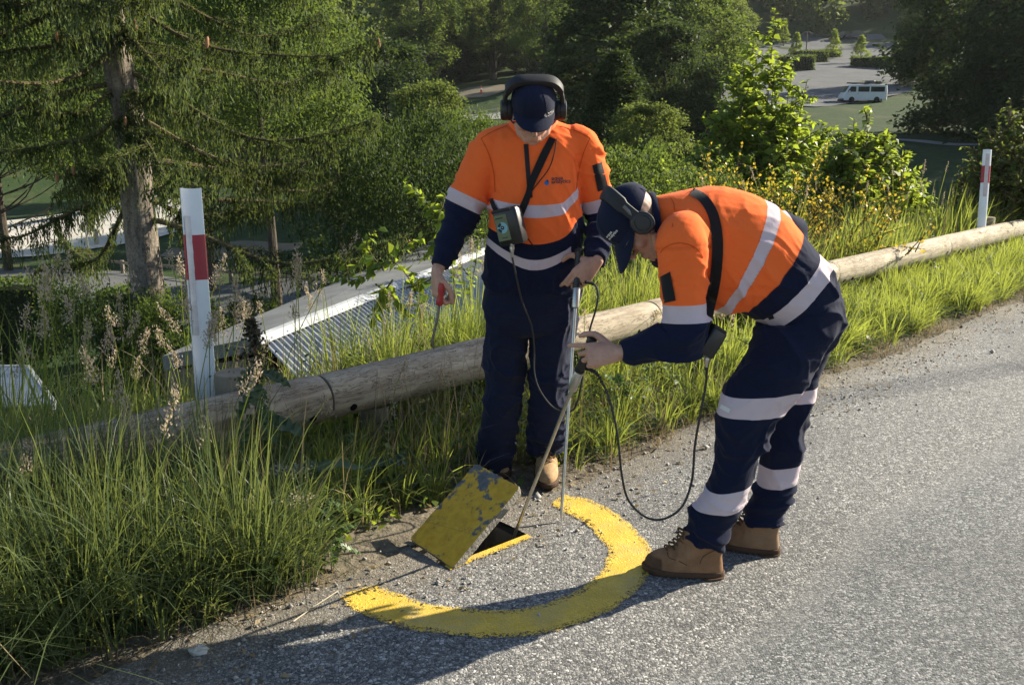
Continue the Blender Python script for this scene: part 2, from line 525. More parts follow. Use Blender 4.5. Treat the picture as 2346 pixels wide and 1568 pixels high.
# ---------------------------------------------------------------- yellow paint on the road
def paint_mat():
    t = NT("yellow_road_paint")
    p, c, h, show, mid, big, sep = road_nodes(t)
    e = t.attr('cover')
    k = t.rng(t.math('ADD', t.math('ADD', e, t.math('MULTIPLY', t.math('SUBTRACT', t.noise(p, 30, 4, .65), .5), .7)), t.math('MULTIPLY', t.math('SUBTRACT', show, .5), .42)), .44, .54)
    y = t.ramp(t.noise(p, 14, 4, .6), [(.3, (.60, .39, .040)), (.7, (.78, .53, .075))])
    y = t.mix(t.rng(h, 0, .35, .35, 0), y, (.36, .24, .03))
    y = t.mix(t.math('MULTIPLY', t.rng(t.noise(p, 5, 5, .7), .48, .68), .5, clamp=True), y, (.40, .33, .17))
    t.set(y, .55, 0, .4)
    t.bump(h, .45, .004)
    tr = t.new("ShaderNodeBsdfTransparent")
    mx = t.new("ShaderNodeMixShader", ins={0: k})
    t.t.links.new(tr.outputs[0], mx.inputs[1]); t.t.links.new(t.b.outputs[0], mx.inputs[2]); t.t.links.new(mx.outputs[0], t.out.inputs[0])
    return t.m
M['paint'] = paint_mat()
def ring():
    C = Vector((-.085, 3.235, 0)); ang = np.radians(np.linspace(60, -146, 150))
    rr = np.linspace(.428, .620, 14)
    vs, cov = [], []
    wob = vnoise(np.stack([ang * 5, ang * 0, ang * 0], 1), 21)
    for i, a in enumerate(ang):
        for r in rr:
            k = 1.0
            q = r + .006 * wob[i]
            ex = 1.02 + .05 * smooth01((math.degrees(a) - 10) / 50) + .035 * smooth01((-math.degrees(a) - 110) / 36)
            vs.append((C.x + math.cos(a) * q * ex, C.y + math.sin(a) * q * ex, .0085))
            ed = min(r - .428, .620 - r) / .05
            end = min(i, len(ang) - 1 - i) / 9
            cov.append(min(1.0, .05 + .85 * min(ed, 1)) * (.35 + .65 * min(1, end)) + (.0 if ed < 1 else .1))
    n = len(rr); f = [(i * n + j, (i + 1) * n + j, (i + 1) * n + j + 1, i * n + j + 1) for i in range(len(ang) - 1) for j in range(n - 1)]
    return np_mesh("road_marking", vs, f, M['paint'], {'cover': cov})
tag(link("road_marking", ring()), 'broad worn yellow painted ring curving round the open pit', 'road marking', kind='structure')
vs, cov, f = [], [], []
for i in range(25):
    for j in range(5):
        q = HOLE_A.lerp(HOLE_B, i / 24 * .99) - hn * (.001 + .011 * j)
        vs.append((q.x, q.y, .0087)); cov.append(.95 if j < 2 else .8 if j < 3 else .5 if j < 4 else .1)
for i in range(24):
    for j in range(4): f.append((i * 5 + j, i * 5 + j + 1, i * 5 + j + 6, i * 5 + j + 5)[::-1])
tag(link("road_marking", np_mesh("road_marking", vs, f, M['paint'], {'cover': cov})), 'thin yellow painted line along the rim of the open pit', 'road marking', kind='structure')

# ---------------------------------------------------------------- sheets draped over the valley: roads, paths, gravel
def gravel_mat(name, a, b, sc=.6):
    t = NT(name); p = t.pos()
    n = t.noise(p, sc, 6, .65)
    t.set(t.ramp(n, [(.3, a), (.7, b)]), .92, 0, .25)
    t.bump(t.noise(p, 9, 4), .4, .03)
    return t.m
M['asphalt'] = gravel_mat("valley_asphalt", (.085, .088, .09), (.13, .132, .135))
M['gravel'] = gravel_mat("valley_gravel", (.42, .39, .33), (.58, .54, .47))
M['pathm'] = gravel_mat("valley_path", (.20, .20, .195), (.29, .285, .27))
M['bare'] = gravel_mat("bare_earth", (.13, .11, .075), (.22, .185, .13), .3)
def drape(name, pts, widths, mat, label, cat, dz=.06, n=40, nw=6):
    pts = [PV(*p) if len(p) == 2 else Vector(p) for p in pts]
    c = spline([Vector((p.x, p.y, 0)) for p in pts], n)
    K = len(c); ws = np.interp(np.linspace(0, 1, K), np.linspace(0, 1, len(widths)), widths)
    V = []
    for i in range(K):
        d = (c[min(i + 1, K - 1)] - c[max(i - 1, 0)]).normalized(); nn = Vector((-d.y, d.x, 0))
        for j in range(nw + 1):
            q = c[i] + nn * ws[i] * (j / nw - .5)
            V.append((q.x, q.y))
    V = np.array(V); Z = zt(V[:, 0], V[:, 1]) + dz
    f = [(i * (nw + 1) + j, i * (nw + 1) + j + 1, (i + 1) * (nw + 1) + j + 1, (i + 1) * (nw + 1) + j) for i in range(K - 1) for j in range(nw)]
    o = link(name, np_mesh(name, np.column_stack([V, Z]), f, mat, smooth=True))
    return tag(o, label, cat, kind='structure')
drape("valley_road", [(-260, 640), (0, 652), (300, 668), (700, 690), (1150, 700)], [7, 7, 7, 7, 7], M['asphalt'], 'shaded grey valley road beyond the spruce', 'road')
drape("gravel_yard", [(-200, 555), (40, 525), (240, 500), (440, 465)], [22, 34, 34, 20], M['gravel'], 'sunlit pale gravel yard behind the spruce', 'yard', .09, 24, 14)
drape("footpath", [(-120, 830), (60, 768), (170, 715), (230, 690)], [1.6, 1.7, 1.8, 2.2], M['pathm'], 'pale curved footpath crossing the shaded lawn', 'path', .07)
drape("bare_patch", [(380, 580), (520, 572), (690, 566)], [2, 4.5, 1.5], M['bare'], 'worn bare earth patch on the lawn under the trees', 'earth', .05)
drape("park_road", [(680, 400), (800, 340), (900, 300), (1150, 267), (1300, 252)], [6, 6, 5, 5, 5], M['pathm'], 'pale park road glimpsed between the bushes', 'road', .08)
drape("upper_gravel", [(1040, 212), (1090, 212), (1150, 213)], [5, 9, 6], M['bare'], 'brown gravel patch with the orange cone', 'gravel', .08)
drape("far_path", [(1960, 318), (2100, 325), (2260, 334), (2420, 345)], [1.3, 1.3, 1.3, 1.3], M['pathm'], 'thin pale path across the dark lawn on the right', 'path', .08)
drape("car_park", [(1700, 238), (1850, 190), (1900, 130), (1930, 80)], [16, 26, 28, 14], M['asphalt'], 'grey car park rising between the hedges', 'car park', .08)

# ---------------------------------------------------------------- the shed roof below the rail
def steel_mat(name, c, rough=.38, metal=.75):
    t = NT(name)
    n = t.noise(t.pos(), 3.5, 5, .6)
    t.set(t.ramp(n, [(.3, tuple(x * .72 for x in c)), (.7, c)]), t.rng(n, .2, .8, rough, rough + .2), metal, .5)
    t.bump(t.noise(t.pos(), 30, 3), .08, .003)
    return t.m
M['iron'] = steel_mat("corrugated_steel", (.52, .53, .54), .36, .7)
M['flash'] = steel_mat("flashing_steel", (.42, .435, .45), .5, .6)
M['membrane'] = plain("weathered_roof_sheet", (.16, .165, .165), .75, 0, .4, .25, 1.5, .2, .004)
M['shedwall'] = plain("shed_wall", (.16, .13, .10), .9, 0, .3, .3, 4, .3, .006)
R0, R1 = PG(596, 778, -.5), PG(1150, 560, -.5)
shed = empty("shed", (R0.x, R0.y, z1(R0.x, R0.y)))
tag(shed, 'low shed just behind the log rail with a shiny corrugated roof and flat grey edge', 'shed')
g = Vector((.6, -.8, -.235))
e = (R1 - R0)
L = e.length; nrib = int(L * (g.normalized().cross(e.normalized()).length) / .076) * 10
V = []; fs = []
gn = g.normalized()
nr = gn.cross(e.normalized()).normalized()
if nr.z < 0: nr = -nr
for i in range(nrib + 1):
    q = R0 + e * (i / nrib) + nr * .013 * math.sin(2 * math.pi * i / 10)
    V += [q, q + gn * 4.2]
link("corrugated_roof", np_mesh("corrugated_roof", V, [(2 * i, 2 * i + 1, 2 * i + 3, 2 * i + 2) for i in range(nrib)], M['iron'], smooth=True), shed)
F0, F1 = PG(372, 815, -.72), PG(1040, 532, -.72)
mb = MB()
up = Vector((0, 0, 1))
n0, n1 = R0 - e.normalized() * .02, R1
mb.add([n0 + up * .035, n1 + up * .035, F1 + up * .0, F0 + up * .0, n0 - up * .1, n1 - up * .1, F1 - up * .16, F0 - up * .16],
       [(0, 1, 2, 3), (7, 6, 5, 4), (0, 4, 5, 1), (1, 5, 6, 2), (2, 6, 7, 3), (3, 7, 4, 0)])
mb.build("flat_roof", M['membrane'], shed, smooth=False)
mb = MB()
for (w0, w1, h0, h1) in ((-.05, .0, .05, .045), (0, .12, .045, .014)):
    a, b = R0 - e.normalized() * .06 + gn * w0 + nr * h0, R0 - e.normalized() * .06 + gn * w1 + nr * h1
    c, d = R1 + gn * w1 + nr * h1, R1 + gn * w0 + nr * h0
    mb.add([a, b, c, d] + [q - nr * .004 for q in (a, b, c, d)], [(0, 1, 2, 3), (7, 6, 5, 4), (0, 4, 5, 1), (1, 5, 6, 2), (2, 6, 7, 3), (3, 7, 4, 0)])
for k in range(26):
    q = R0 + e * ((k + .5) / 26) + gn * .085 + nr * .028
    mb.lathe(q, nr, [(.008, 0), (.008, .005), (.003, .008)], 6)
mb.build("ridge_flashing", M['flash'], shed, smooth=False)
mb = MB()
wb = -5.0
for A, B in ((F0, F1), (R0, F0), (R1, F1)):
    a, b = A.lerp(B, .02) - up * .17, A.lerp(B, .98) - up * .17
    th = Vector((.06, .05, 0))
    mb.add([a, b, Vector((b.x, b.y, wb)), Vector((a.x, a.y, wb)), a + th, b + th, Vector((b.x, b.y, wb)) + th, Vector((a.x, a.y, wb)) + th],
           [(0, 1, 2, 3), (7, 6, 5, 4), (0, 4, 5, 1), (1, 5, 6, 2), (2, 6, 7, 3), (3, 7, 4, 0)])
mb.build("wall", M['shedwall'], shed, smooth=False)
# a second, lower roof to the left of it
lean = empty("lean_to", tuple(PG(150, 900, -2.6)))
tag(lean, 'lower lean-to on the left with bright corrugated roof half hidden by tall grass', 'shed')
L0, L1, L2, L3 = PG(-90, 842, -1.55), PG(60, 842, -1.5), PG(120, 925, -1.5), PG(-90, 940, -1.55)
V = []; n = 260
for i in range(n + 1):
    k = i / n
    a, b = L0.lerp(L3, k), L1.lerp(L2, k)
    h = Vector((0, 0, .018 * math.sin(2 * math.pi * i / 10)))
    V += [a + h, b + h]
link("corrugated_roof", np_mesh("corrugated_roof", V, [(2 * i, 2 * i + 2, 2 * i + 3, 2 * i + 1) for i in range(n)], M['iron'], smooth=True), lean)
mb = MB()
for A, B in ((L0, L1), (L1, L2)):
    mb.add([A + up * .03, B + up * .03, B - up * .12, A - up * .12] + [q + Vector((0.03, .04, 0)) for q in (A + up * .03, B + up * .03, B - up * .12, A - up * .12)],
           [(0, 1, 2, 3), (7, 6, 5, 4), (0, 4, 5, 1), (1, 5, 6, 2), (2, 6, 7, 3), (3, 7, 4, 0)])
mb.build("ridge_flashing", M['flash'], lean, smooth=False)
mb = MB()
for A, B in ((L0, L1), (L1, L2)):
    a, b = A.lerp(B, .03) - up * .13, A.lerp(B, .97) - up * .13
    th = Vector((-.03, -.05, 0))
    mb.add([a + th, b + th, Vector((b.x, b.y, -5)) + th, Vector((a.x, a.y, -5)) + th, a + th * 2, b + th * 2, Vector((b.x, b.y, -5)) + th * 2, Vector((a.x, a.y, -5)) + th * 2],
           [(0, 1, 2, 3), (7, 6, 5, 4), (0, 4, 5, 1), (1, 5, 6, 2), (2, 6, 7, 3), (3, 7, 4, 0)])
mb.build("wall", M['shedwall'], lean, smooth=False)

# ---------------------------------------------------------------- log rail and its posts
def log_mat():
    t = NT("weathered_pine_log")
    a, u, w = t.attr('al'), t.attr('gu'), t.attr('gw')
    vec = t.new("ShaderNodeCombineXYZ", ins={0: a, 1: u, 2: w}).outputs[0]
    st = t.new("ShaderNodeMapping", ins={'Vector': vec, 'Scale': (1.1, 26, 26)}).outputs[0]
    warp = t.new("ShaderNodeVectorMath", operation='ADD', ins={0: st, 1: t.new("ShaderNodeVectorMath", operation='SCALE', ins={0: t.noise(vec, 3.5, 3, .5, 'Color'), 'Scale': 2.2}).outputs[0]}).outputs[0]
    g1 = t.noise(warp, 1.0, 6, .6); g2 = t.noise(warp, 3.0, 5, .6)
    blot = t.noise(vec, 2.6, 5, .6)
    c = t.ramp(g1, [(.25, (.30, .24, .16)), (.5, (.50, .43, .32)), (.75, (.66, .59, .46))])
    grey = t.ramp(g1, [(.25, (.155, .112, .075)), (.7, (.35, .275, .19))])
    c = t.mix(t.math('ADD', t.rng(blot, .35, .65, 0, .6), t.attr('age'), clamp=True), c, grey)
    crk = t.rng(t.math('ABSOLUTE', t.math('SUBTRACT', g2, .5)), .0, .03, 0, 1)
    gate = t.rng(t.noise(st, .55, 3), .36, .48)
    ck = t.math('MULTIPLY', t.math('SUBTRACT', 1.0, crk), gate)
    c = t.mix(t.math('MULTIPLY', ck, .9), c, (.035, .025, .016))
    kn = t.voro(t.new("ShaderNodeMapping", ins={'Vector': vec, 'Scale': (2.2, 5, 5)}).outputs[0], 1.0)
    c = t.mix(t.rng(kn, .10, .17, .75, 0), c, (.10, .065, .035))
    t.set(c, .82, 0, .3)
    t.bump(t.math('SUBTRACT', g1, t.math('MULTIPLY', ck, 1.4)), .5, .006)
    return t.m
M['log'] = log_mat()
M['hole'] = plain("hole_shade", (.012, .010, .008), .95, 0, .1, .2, 10, 0)
M['post'] = plain("round_post_wood", (.25, .205, .145), .88, 0, .3, .35, 7, .5, .006)
LOGZ, LOGR, LOGL = .312, .120, 2.665
def log_mesh(seed, taper=0.0):
    rs = np.random.RandomState(seed)
    na, nr_ = 90, 40
    V, al, gu, gw = [], [], [], []
    for i in range(na + 1):
        x = i / na * (LOGL - .012)
        R = LOGR * (1 + taper * (i / na - .5))
        if i in (0, na): R *= .965
        for k in range(nr_):
            a = 2 * math.pi * k / nr_
            q = R * (1 + .018 * math.sin(2 * a + seed) + .012 * math.sin(3 * a + x * 1.5 + seed) + .01 * math.sin(x * 3.1 + seed * 2))
            V.append((x, q * math.cos(a), q * math.sin(a)))
            al.append(x + seed * 7.3); gu.append(math.cos(a) * LOGR + seed); gw.append(math.sin(a) * LOGR)
    n = nr_
    f = [(i * n + k, i * n + (k + 1) % n, (i + 1) * n + (k + 1) % n, (i + 1) * n + k) for i in range(na) for k in range(n)]
    for ii, o in ((0, 0), (na, 1)):
        V.append((ii / na * (LOGL - .012), 0, 0)); al.append(ii / na * 3); gu.append(seed + 3); gw.append(0)
        c = len(V) - 1
        for k in range(n):
            f.append((c, ii * n + (k + 1) % n, ii * n + k, c) if o == 0 else (c, ii * n + k, ii * n + (k + 1) % n, c))
    q = [x for x in f if x[0] != x[3]]; tr = [x[:3] for x in f if x[0] == x[3]]
    me = bpy.data.meshes.new("log_rail"); me.from_pydata(V, [], q + tr); me.materials.append(M['log'])
    for nme, arr in (('al', al), ('gu', gu), ('gw', gw), ('age', [(.4, .28, .08, .0, .0)[seed - 1]] * len(V))):
        me.attributes.new(nme, 'FLOAT', 'POINT').data.foreach_set('value', np.array(arr, np.float32))
    me.polygons.foreach_set('use_smooth', np.ones(len(me.polygons), bool)); me.update()
    me.set_sharp_from_angle(angle=math.radians(50))
    return me
rail_rz = math.atan2(RD.y, RD.x)
log_labels = ['grey weathered log of the rail half buried in tall seeding grass, leftmost', 'log of the rail passing behind the legs of the standing worker',
              'pale log of the rail behind the bending worker', 'long pale sunlit log of the rail running up to the far marker post', 'log of the rail farthest away at the right edge']
for k in range(5):
    o = from_rail(-LOGL + k * LOGL, 0, LOGZ)
    lg = empty("log_rail", tuple(o), rail_rz)
    tag(lg, log_labels[k], 'log rail', 'log rails along the road edge')
    link("log", log_mesh(k + 1, .05 if k % 2 else -.05), lg, False)
    for x in (.11, LOGL - .12, LOGL - .27 if k == 1 else .27):
        an = math.radians(205 + 10 * math.sin(k * 3 + x))
        d = Vector((0, math.cos(an), math.sin(an)))
        mb = MB().lathe(Vector((x, 0, 0)) + d * (LOGR * .93), d, [(.019, 0), (.019, .0105), (.016, .0115), (.0005, .0115)], 12)
        mb.build("bolt_hole_disc", M['hole'], lg, wc=False)  # near-black disc standing in for the shade of a drilled hole
post_lab = ['short post under the rail buried in grass at the left', 'short post under the rail left of the standing worker', 'short post under the rail right of the standing worker',
            'short post under the rail behind the bending worker', 'short post under the rail near the far marker post']
for k in range(5):
    p = from_rail((k - 1) * LOGL + .35, .05)
    mb = MB().lathe(Vector((p.x, p.y, -.3)), (0, 0, 1), [(.075, 0), (.078, .3), (.075, .485), (.001, .49)], 18)
    o = mb.build("rail_post", M['post']); tag(o, post_lab[k], 'post', 'posts carrying the rail')
def stump(x, y, lab):
    t = 1 / (.25 - 8.8e-5 * (x - 455))
    q = PT(x, y, t * 1.035)
    mb = MB().lathe(Vector((q.x, q.y, -.5)), (0, 0, 1), [(.094, 0), (.096, .4), (.094, q.z + .49), (.088, q.z + .5), (.001, q.z + .505)], 22)
    return tag(mb.build("stump_post", M['post']), lab, 'post', 'stump posts behind the rail'), q
stump(537, 852, 'sawn round stump post just behind the rail beside the near marker post')
stump(2262, 497, 'sawn round stump post just behind the rail at the far marker post')

# ---------------------------------------------------------------- marker posts
M['white'] = plain("white_plastic", (.80, .80, .78), .45, 0, .45, .06, 6, .03, .001)
M['redrefl'] = plain("red_reflective", (.36, .018, .022), .4, 0, .5, .12, 9, .03, .001)
M['strip'] = plain("pale_reflective_strip", (.62, .50, .47), .35, 0, .5, .1, 20, .05, .001)
def marker(xt, yt, xb, yb, t, face, lab, open_=.9, strip=False, band=(.28, .49)):
    top, bot = PT(xt, yt, t), PT(xb, yb, t)
    bot = bot + (bot - top).normalized() * .5
    ax = (top - bot).normalized(); H = (top - bot).length
    root = empty("marker_post", tuple(bot)); tag(root, lab, 'marker post', 'red and white marker posts behind the rail')
    f = (face - ax * face.dot(ax)).normalized(); r = f.cross(ax)
    def sec(z, w=.049, grow=0.0):
        pts = []
        K = 14
        for sgn, rad in ((1, 0), (-1, .005)):
            for k in range(K + 1):
                a = -open_ + 2 * open_ * k / K
                if sgn < 0: a = -a
                R = w / math.sin(open_) - rad + (grow if sgn > 0 else -grow)
                pts.append(bot + ax * z + r * R * math.sin(a) + f * (R * math.cos(a) - w / math.tan(open_) * .9))
        return pts
    vis = (PT(xt, yt, t) - PT(xb, yb, t)).length
    mb = MB().rings([sec(0), sec(H * .5), sec(H)])
    mb.build("post", M['white'], root)
    z1_, z0_ = H - band[0] * vis, H - band[1] * vis
    mb = MB().rings([sec(z0_, .0495, .0018), sec(z1_, .0495, .0018)])
    mb.build("red_band", M['redrefl'], root)
    if strip:
        R = .049 / math.sin(open_) + .004
        def arc(z):
            return [bot + ax * z + r * R * math.sin(a) + f * (R * math.cos(a) - .049 / math.tan(open_) * .9) for a in np.linspace(-.38, .28, 8)]
        a0, a1 = arc(H - .64 * vis), arc(H - .06 * vis)
        V = a0 + a1; n = 8
        mb = MB().add(V, [(i, i + 1, n + i + 1, n + i) for i in range(n - 1)])
        mb.build("reflector_strip", M['strip'], root)
    return root, bot, ax, f, r, H, vis
mk = marker(437, 430, 472, 885, 4.3, Vector((-.45, .89, 0)), 'tall near marker post with broad red band, scuffed, left of the workers', .8, False, (.235, .462))
# scuffed channel with the peeling strip on the near post
root, bot, ax, f, r, H, vis = mk
mb = MB()
R = .049 / math.sin(.8) - .005
def arcp(z, a, g): return bot + ax * z + r * (R + g) * math.sin(a) + f * ((R + g) * math.cos(a) - .049 / math.tan(.8) * .9)
V = []; n = 6; zs = [H - vis * q for q in np.linspace(.14, .74, 24)]
for i, z in enumerate(zs):
    w = .02 * math.sin(i * 2.1)
    V += [arcp(z, a, -.0045) for a in np.linspace(-.72, -.16 + w, n)]
mb.add(V, [(i * n + j, i * n + j + 1, (i + 1) * n + j + 1, (i + 1) * n + j) for i in range(len(zs) - 1) for j in range(n - 1)])
mb.build("peeling_strip", M['strip2'] if 'strip2' in M else plain("scuffed_strip", (.60, .58, .56), .5, 0, .4, .18, 14, .1, .002), root)
marker(2262, 343, 2249, 512, 10.9, Vector((-.25, -.97, 0)), 'far marker post with red band and pale vertical strip, right edge', .9, True, (.22, .45))

# ================================================================ VEGETATION
R_ = np.random.RandomState
def unit(v): return v / np.maximum(np.linalg.norm(v, axis=1, keepdims=True), 1e-9)
def leaves(C, D, N, L, W, tint, fold=.18):
    """rhombic folded leaves: base C, axis D, normal N"""
    n = len(C); L = np.broadcast_to(L, n)[:, None]; W = np.broadcast_to(W, n)[:, None]
    D = unit(D); S = unit(np.cross(D, N)); N = np.cross(S, D)
    v = np.empty((n, 4, 3))
    v[:, 0] = C; v[:, 2] = C + D * L - N * L * .12
    v[:, 1] = C + D * L * .42 + S * W * .5 + N * W * fold
    v[:, 3] = C + D * L * .42 - S * W * .5 + N * W * fold
    return v.reshape(-1, 3), np.arange(n * 4).reshape(-1, 4), np.repeat(np.clip(tint, 0, 1), 4)
def join(parts):
    V, Fc, T, o = [], [], [], 0
    for v, f, t in parts:
        V.append(v); Fc.append(f + o); T.append(t); o += len(v)
    return np.concatenate(V), np.concatenate(Fc), np.concatenate(T)
def leaf_mesh(name, parts, mat):
    v, f, t = join(parts)
    return np_mesh(name, v, f, mat, {'tint': t})

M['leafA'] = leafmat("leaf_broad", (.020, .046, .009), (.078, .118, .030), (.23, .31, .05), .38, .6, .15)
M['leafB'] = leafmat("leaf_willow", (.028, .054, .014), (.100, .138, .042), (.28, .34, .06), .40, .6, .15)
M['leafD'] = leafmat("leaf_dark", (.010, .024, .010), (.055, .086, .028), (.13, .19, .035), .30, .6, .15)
M['leafE'] = leafmat("leaf_bright", (.040, .082, .012), (.125, .190, .034), (.42, .52, .045), .48)
M['needle'] = leafmat("spruce_needle", (.009, .018, .011), (.112, .150, .052), (.24, .30, .06), .30, .65, .12)
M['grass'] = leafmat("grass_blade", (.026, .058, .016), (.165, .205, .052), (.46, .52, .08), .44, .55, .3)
M['tallgrass_shaded'] = leafmat("tall_grass_blade_shaded", (.022, .046, .018), (.135, .172, .066), (.32, .38, .09), .34, .5, .35)  # bluish grass, darkened to carry the shade of the left verge
M['dry'] = leafmat("dry_grass", (.17, .125, .062), (.40, .32, .19), (.34, .25, .12), .3, .7)
M['seed'] = leafmat("seed_head", (.24, .185, .125), (.52, .43, .32), (.55, .43, .30), .35, .7)
M['silver'] = leafmat("grey_leaf", (.10, .13, .085), (.26, .29, .22), (.22, .28, .12), .25, .4)
M['yellowfl'] = leafmat("yellow_flower", (.66, .44, .02), (.88, .68, .06), (.85, .62, .06), .35)
def bark(name, a, b, sc=8):
    t = NT(name); p = t.co(scale=(1, 1, .22)); n = t.noise(p, sc, 6, .7); n2 = t.noise(t.co(), sc * 3, 4, .6)
    t.set(t.ramp(t.math('ADD', t.math('MULTIPLY', n, .6), t.math('MULTIPLY', n2, .4)), [(.36, a), (.62, b)]), .95, 0, .15)
    t.bump(n, .9, .05); return t.m
M['bark'] = bark("bark_dark", (.030, .024, .018), (.11, .092, .07))
M['sprucebark'] = bark("bark_spruce", (.065, .052, .042), (.30, .255, .205), 9)
M['twig'] = bark("twig_bark", (.07, .055, .03), (.16, .13, .07), 20)

def tree_meshes(seed, h, R, cb, ncl, per, leaf, mat, barkm, shape='round', droop=0.0, r0=.02, flat=.65, up=.2, limbs=True, inner=.45, nlimb=40):
    """a crown of leaf clumps carried by limbs; local coordinates, base at the origin"""
    rs = R_(seed)
    u = rs.rand(ncl)
    hz = cb + (1 - cb) * u
    k = u
    if shape == 'round': prof = np.sqrt(np.clip(1 - (2 * k - .85) ** 2 / 1.45, .02, 1))
    elif shape == 'cone': prof = np.clip(1.05 - k, .04, 1) ** .85
    elif shape == 'tall': prof = np.clip(np.sin(np.pi * (k * .86 + .12)), .1, 1) ** .6
    else: prof = np.sqrt(np.clip(1 - k ** 2.2, .05, 1))
    lob = 1 + .28 * np.sin(3 * u * 6.28 + seed) * rs.rand(ncl)
    th = rs.rand(ncl) * 2 * np.pi
    rad = R * prof * lob * (inner + (1 - inner) * np.sqrt(rs.rand(ncl)))
    cc = np.stack([rad * np.cos(th), rad * np.sin(th), hz * h - droop * rad * .35], 1)
    rc = (.10 + .13 * rs.rand(ncl)) * R * (.55 + .45 * prof)
    n = ncl * per
    idx = np.repeat(np.arange(ncl), per)
    off = rs.normal(size=(n, 3)) * rc[idx][:, None] * np.array([.62, .62, .62 * flat])
    C = cc[idx] + off
    out = unit(np.stack([cc[idx][:, 0], cc[idx][:, 1], np.full(n, R * .3)], 1) + off * .8)
    D = unit(out * .7 + rs.normal(size=(n, 3)) * .7 + np.array([0, 0, -droop]))
    N = unit(rs.normal(size=(n, 3)) * .7 + np.array([0, 0, 1.0]) + out * .3)
    tint = .35 + .3 * rs.rand(ncl)[idx] + .35 * (rs.rand(n) - .5)
    sz = leaf * (.7 + .6 * rs.rand(n))
    crown = leaf_mesh("crown", [leaves(C, D, N, sz, sz * .55, tint)], mat)
    mb = MB()
    lean = rs.normal(size=2) * .03 * h
    top = Vector((lean[0], lean[1], h * .93))
    tp = spline([Vector((0, 0, -.4)), Vector((lean[0] * .2, lean[1] * .2, h * .3)), Vector((lean[0] * .7, lean[1] * .7, h * .62)), top], 5)
    mb.tube(tp, [r0 * h * (1.25 - 1.15 * i / (len(tp) - 1)) for i in range(len(tp))], 8)
    if limbs:
        for i in rs.choice(ncl, min(nlimb, ncl), replace=False):
            z = max(.12 * h, cc[i, 2] - (.35 + .3 * rs.rand()) * np.hypot(cc[i, 0], cc[i, 1]) - .05 * h)
            z = min(z, h * .85)
            f = z / (h * .93); j = min(int(f * (len(tp) - 1)), len(tp) - 2)
            a = Vector(tp[j]); b = Vector(cc[i]); m = a.lerp(b, .5) + Vector((0, 0, -.06 * h * rs.rand()))
            rr = r0 * h * .34 * (1.1 - f)
            mb.tube(spline([a, m, b], 3), [rr * (1 - .13 * q) for q in range(7)], 5)
    return mb.mesh("trunk", barkm), crown
PROTO = {
    'broad': tree_meshes(3, 12, 4.6, .10, 230, 150, .27, M['leafA'], M['bark'], 'round'),
    'broad2': tree_meshes(8, 12, 4.2, .10, 230, 150, .25, M['leafB'], M['bark'], 'round', .3),
    'near': tree_meshes(9, 12, 4.0, .54, 300, 120, .15, M['leafA'], M['bark'], 'round', .2),
    'willow': tree_meshes(5, 18, 4.2, .12, 330, 120, .30, M['leafB'], M['bark'], 'tall', .8, .022, .9),
    'poplar': tree_meshes(11, 20, 4.6, .18, 190, 170, .30, M['leafA'], M['bark'], 'tall', .3, .020, .8),
    'high': tree_meshes(31, 12, 4.6, .42, 230, 120, .20, M['leafA'], M['bark'], 'round', .25, .014),
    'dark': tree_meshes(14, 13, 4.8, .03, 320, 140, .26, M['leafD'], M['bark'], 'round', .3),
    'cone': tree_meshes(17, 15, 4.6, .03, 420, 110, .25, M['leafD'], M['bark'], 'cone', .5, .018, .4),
    'bush': tree_meshes(21, 3, 2.1, .04, 240, 190, .055, M['leafD'], M['bark'], 'round', .1, .016),
    'shrub': tree_meshes(23, 3, 1.9, .06, 220, 170, .055, M['leafA'], M['bark'], 'round', 0, .016),
    'young': tree_meshes(29, 4, 1.2, .2, 80, 60, .14, M['leafE'], M['bark'], 'cone', 0, .014),
}
def plant(kind, proto, label, cat, x, t, ytop, scale_r=1.0, rz=None, group=None, sink=0.0, parts=True, name=None):
    b = base_at(x, t); b.z -= sink
    H0 = {'broad': 12, 'broad2': 12, 'near': 12, 'high': 12, 'willow': 18, 'poplar': 20, 'dark': 13, 'cone': 15, 'bush': 3, 'shrub': 3, 'young': 4}[proto]
    s = (ztop(b, ytop) - b.z) / (H0 * 1.0)
    o = empty(kind, tuple(b), rz if rz is not None else random.uniform(0, 6.28))
    o.scale = (s * scale_r, s * scale_r, s)
    tag(o, label, cat, group)
    link("trunk", PROTO[proto][0], o, False); link("crown", PROTO[proto][1], o, False)
    return o
G = 'trees of the wooded valley'
# middle distance trees, each with its own place
plant('broadleaf_tree', 'near', 'leafy broad tree right behind the drooping spruce', 'tree', 640, 30, -120, .68, 1.0, G)
plant('broadleaf_tree', 'high', 'pale sunlit tree showing between spruce branches at the far left', 'tree', 20, 48, 20, 1.1, 2.0, G)
plant('willow_tree', 'willow', 'pale green tall willow behind the tip of the spruce boughs', 'tree', 735, 84, -60, .8, .4, G)
plant('broadleaf_tree', 'dark', 'round dark green tree left of the lawn with the orange cone', 'tree', 885, 62, 98, 1.25, .7, G)
plant('poplar_tree', 'poplar', 'tall dark tree with bare leaning trunk above the round dark tree', 'tree', 970, 118, -150, 1.0, .3, G)
plant('poplar_tree', 'poplar', 'tall tree with forked trunk directly above the standing worker', 'tree', 1130, 125, -200, 1.0, 2.4, G)
plant('poplar_tree', 'poplar', 'tall sunlit tree with slanting limbs up and right of the headphones', 'tree', 1245, 112, -190, .95, 4.1, G)
plant('conifer_tree', 'cone', 'dark spreading conifer to the right of the standing worker', 'tree', 1400, 62, -200, 1.35, 1.1, G)
plant('broadleaf_tree', 'dark', 'dark tree closing the gap right of the dark conifer', 'tree', 1520, 58, 60, 1.1, 4.1, G)
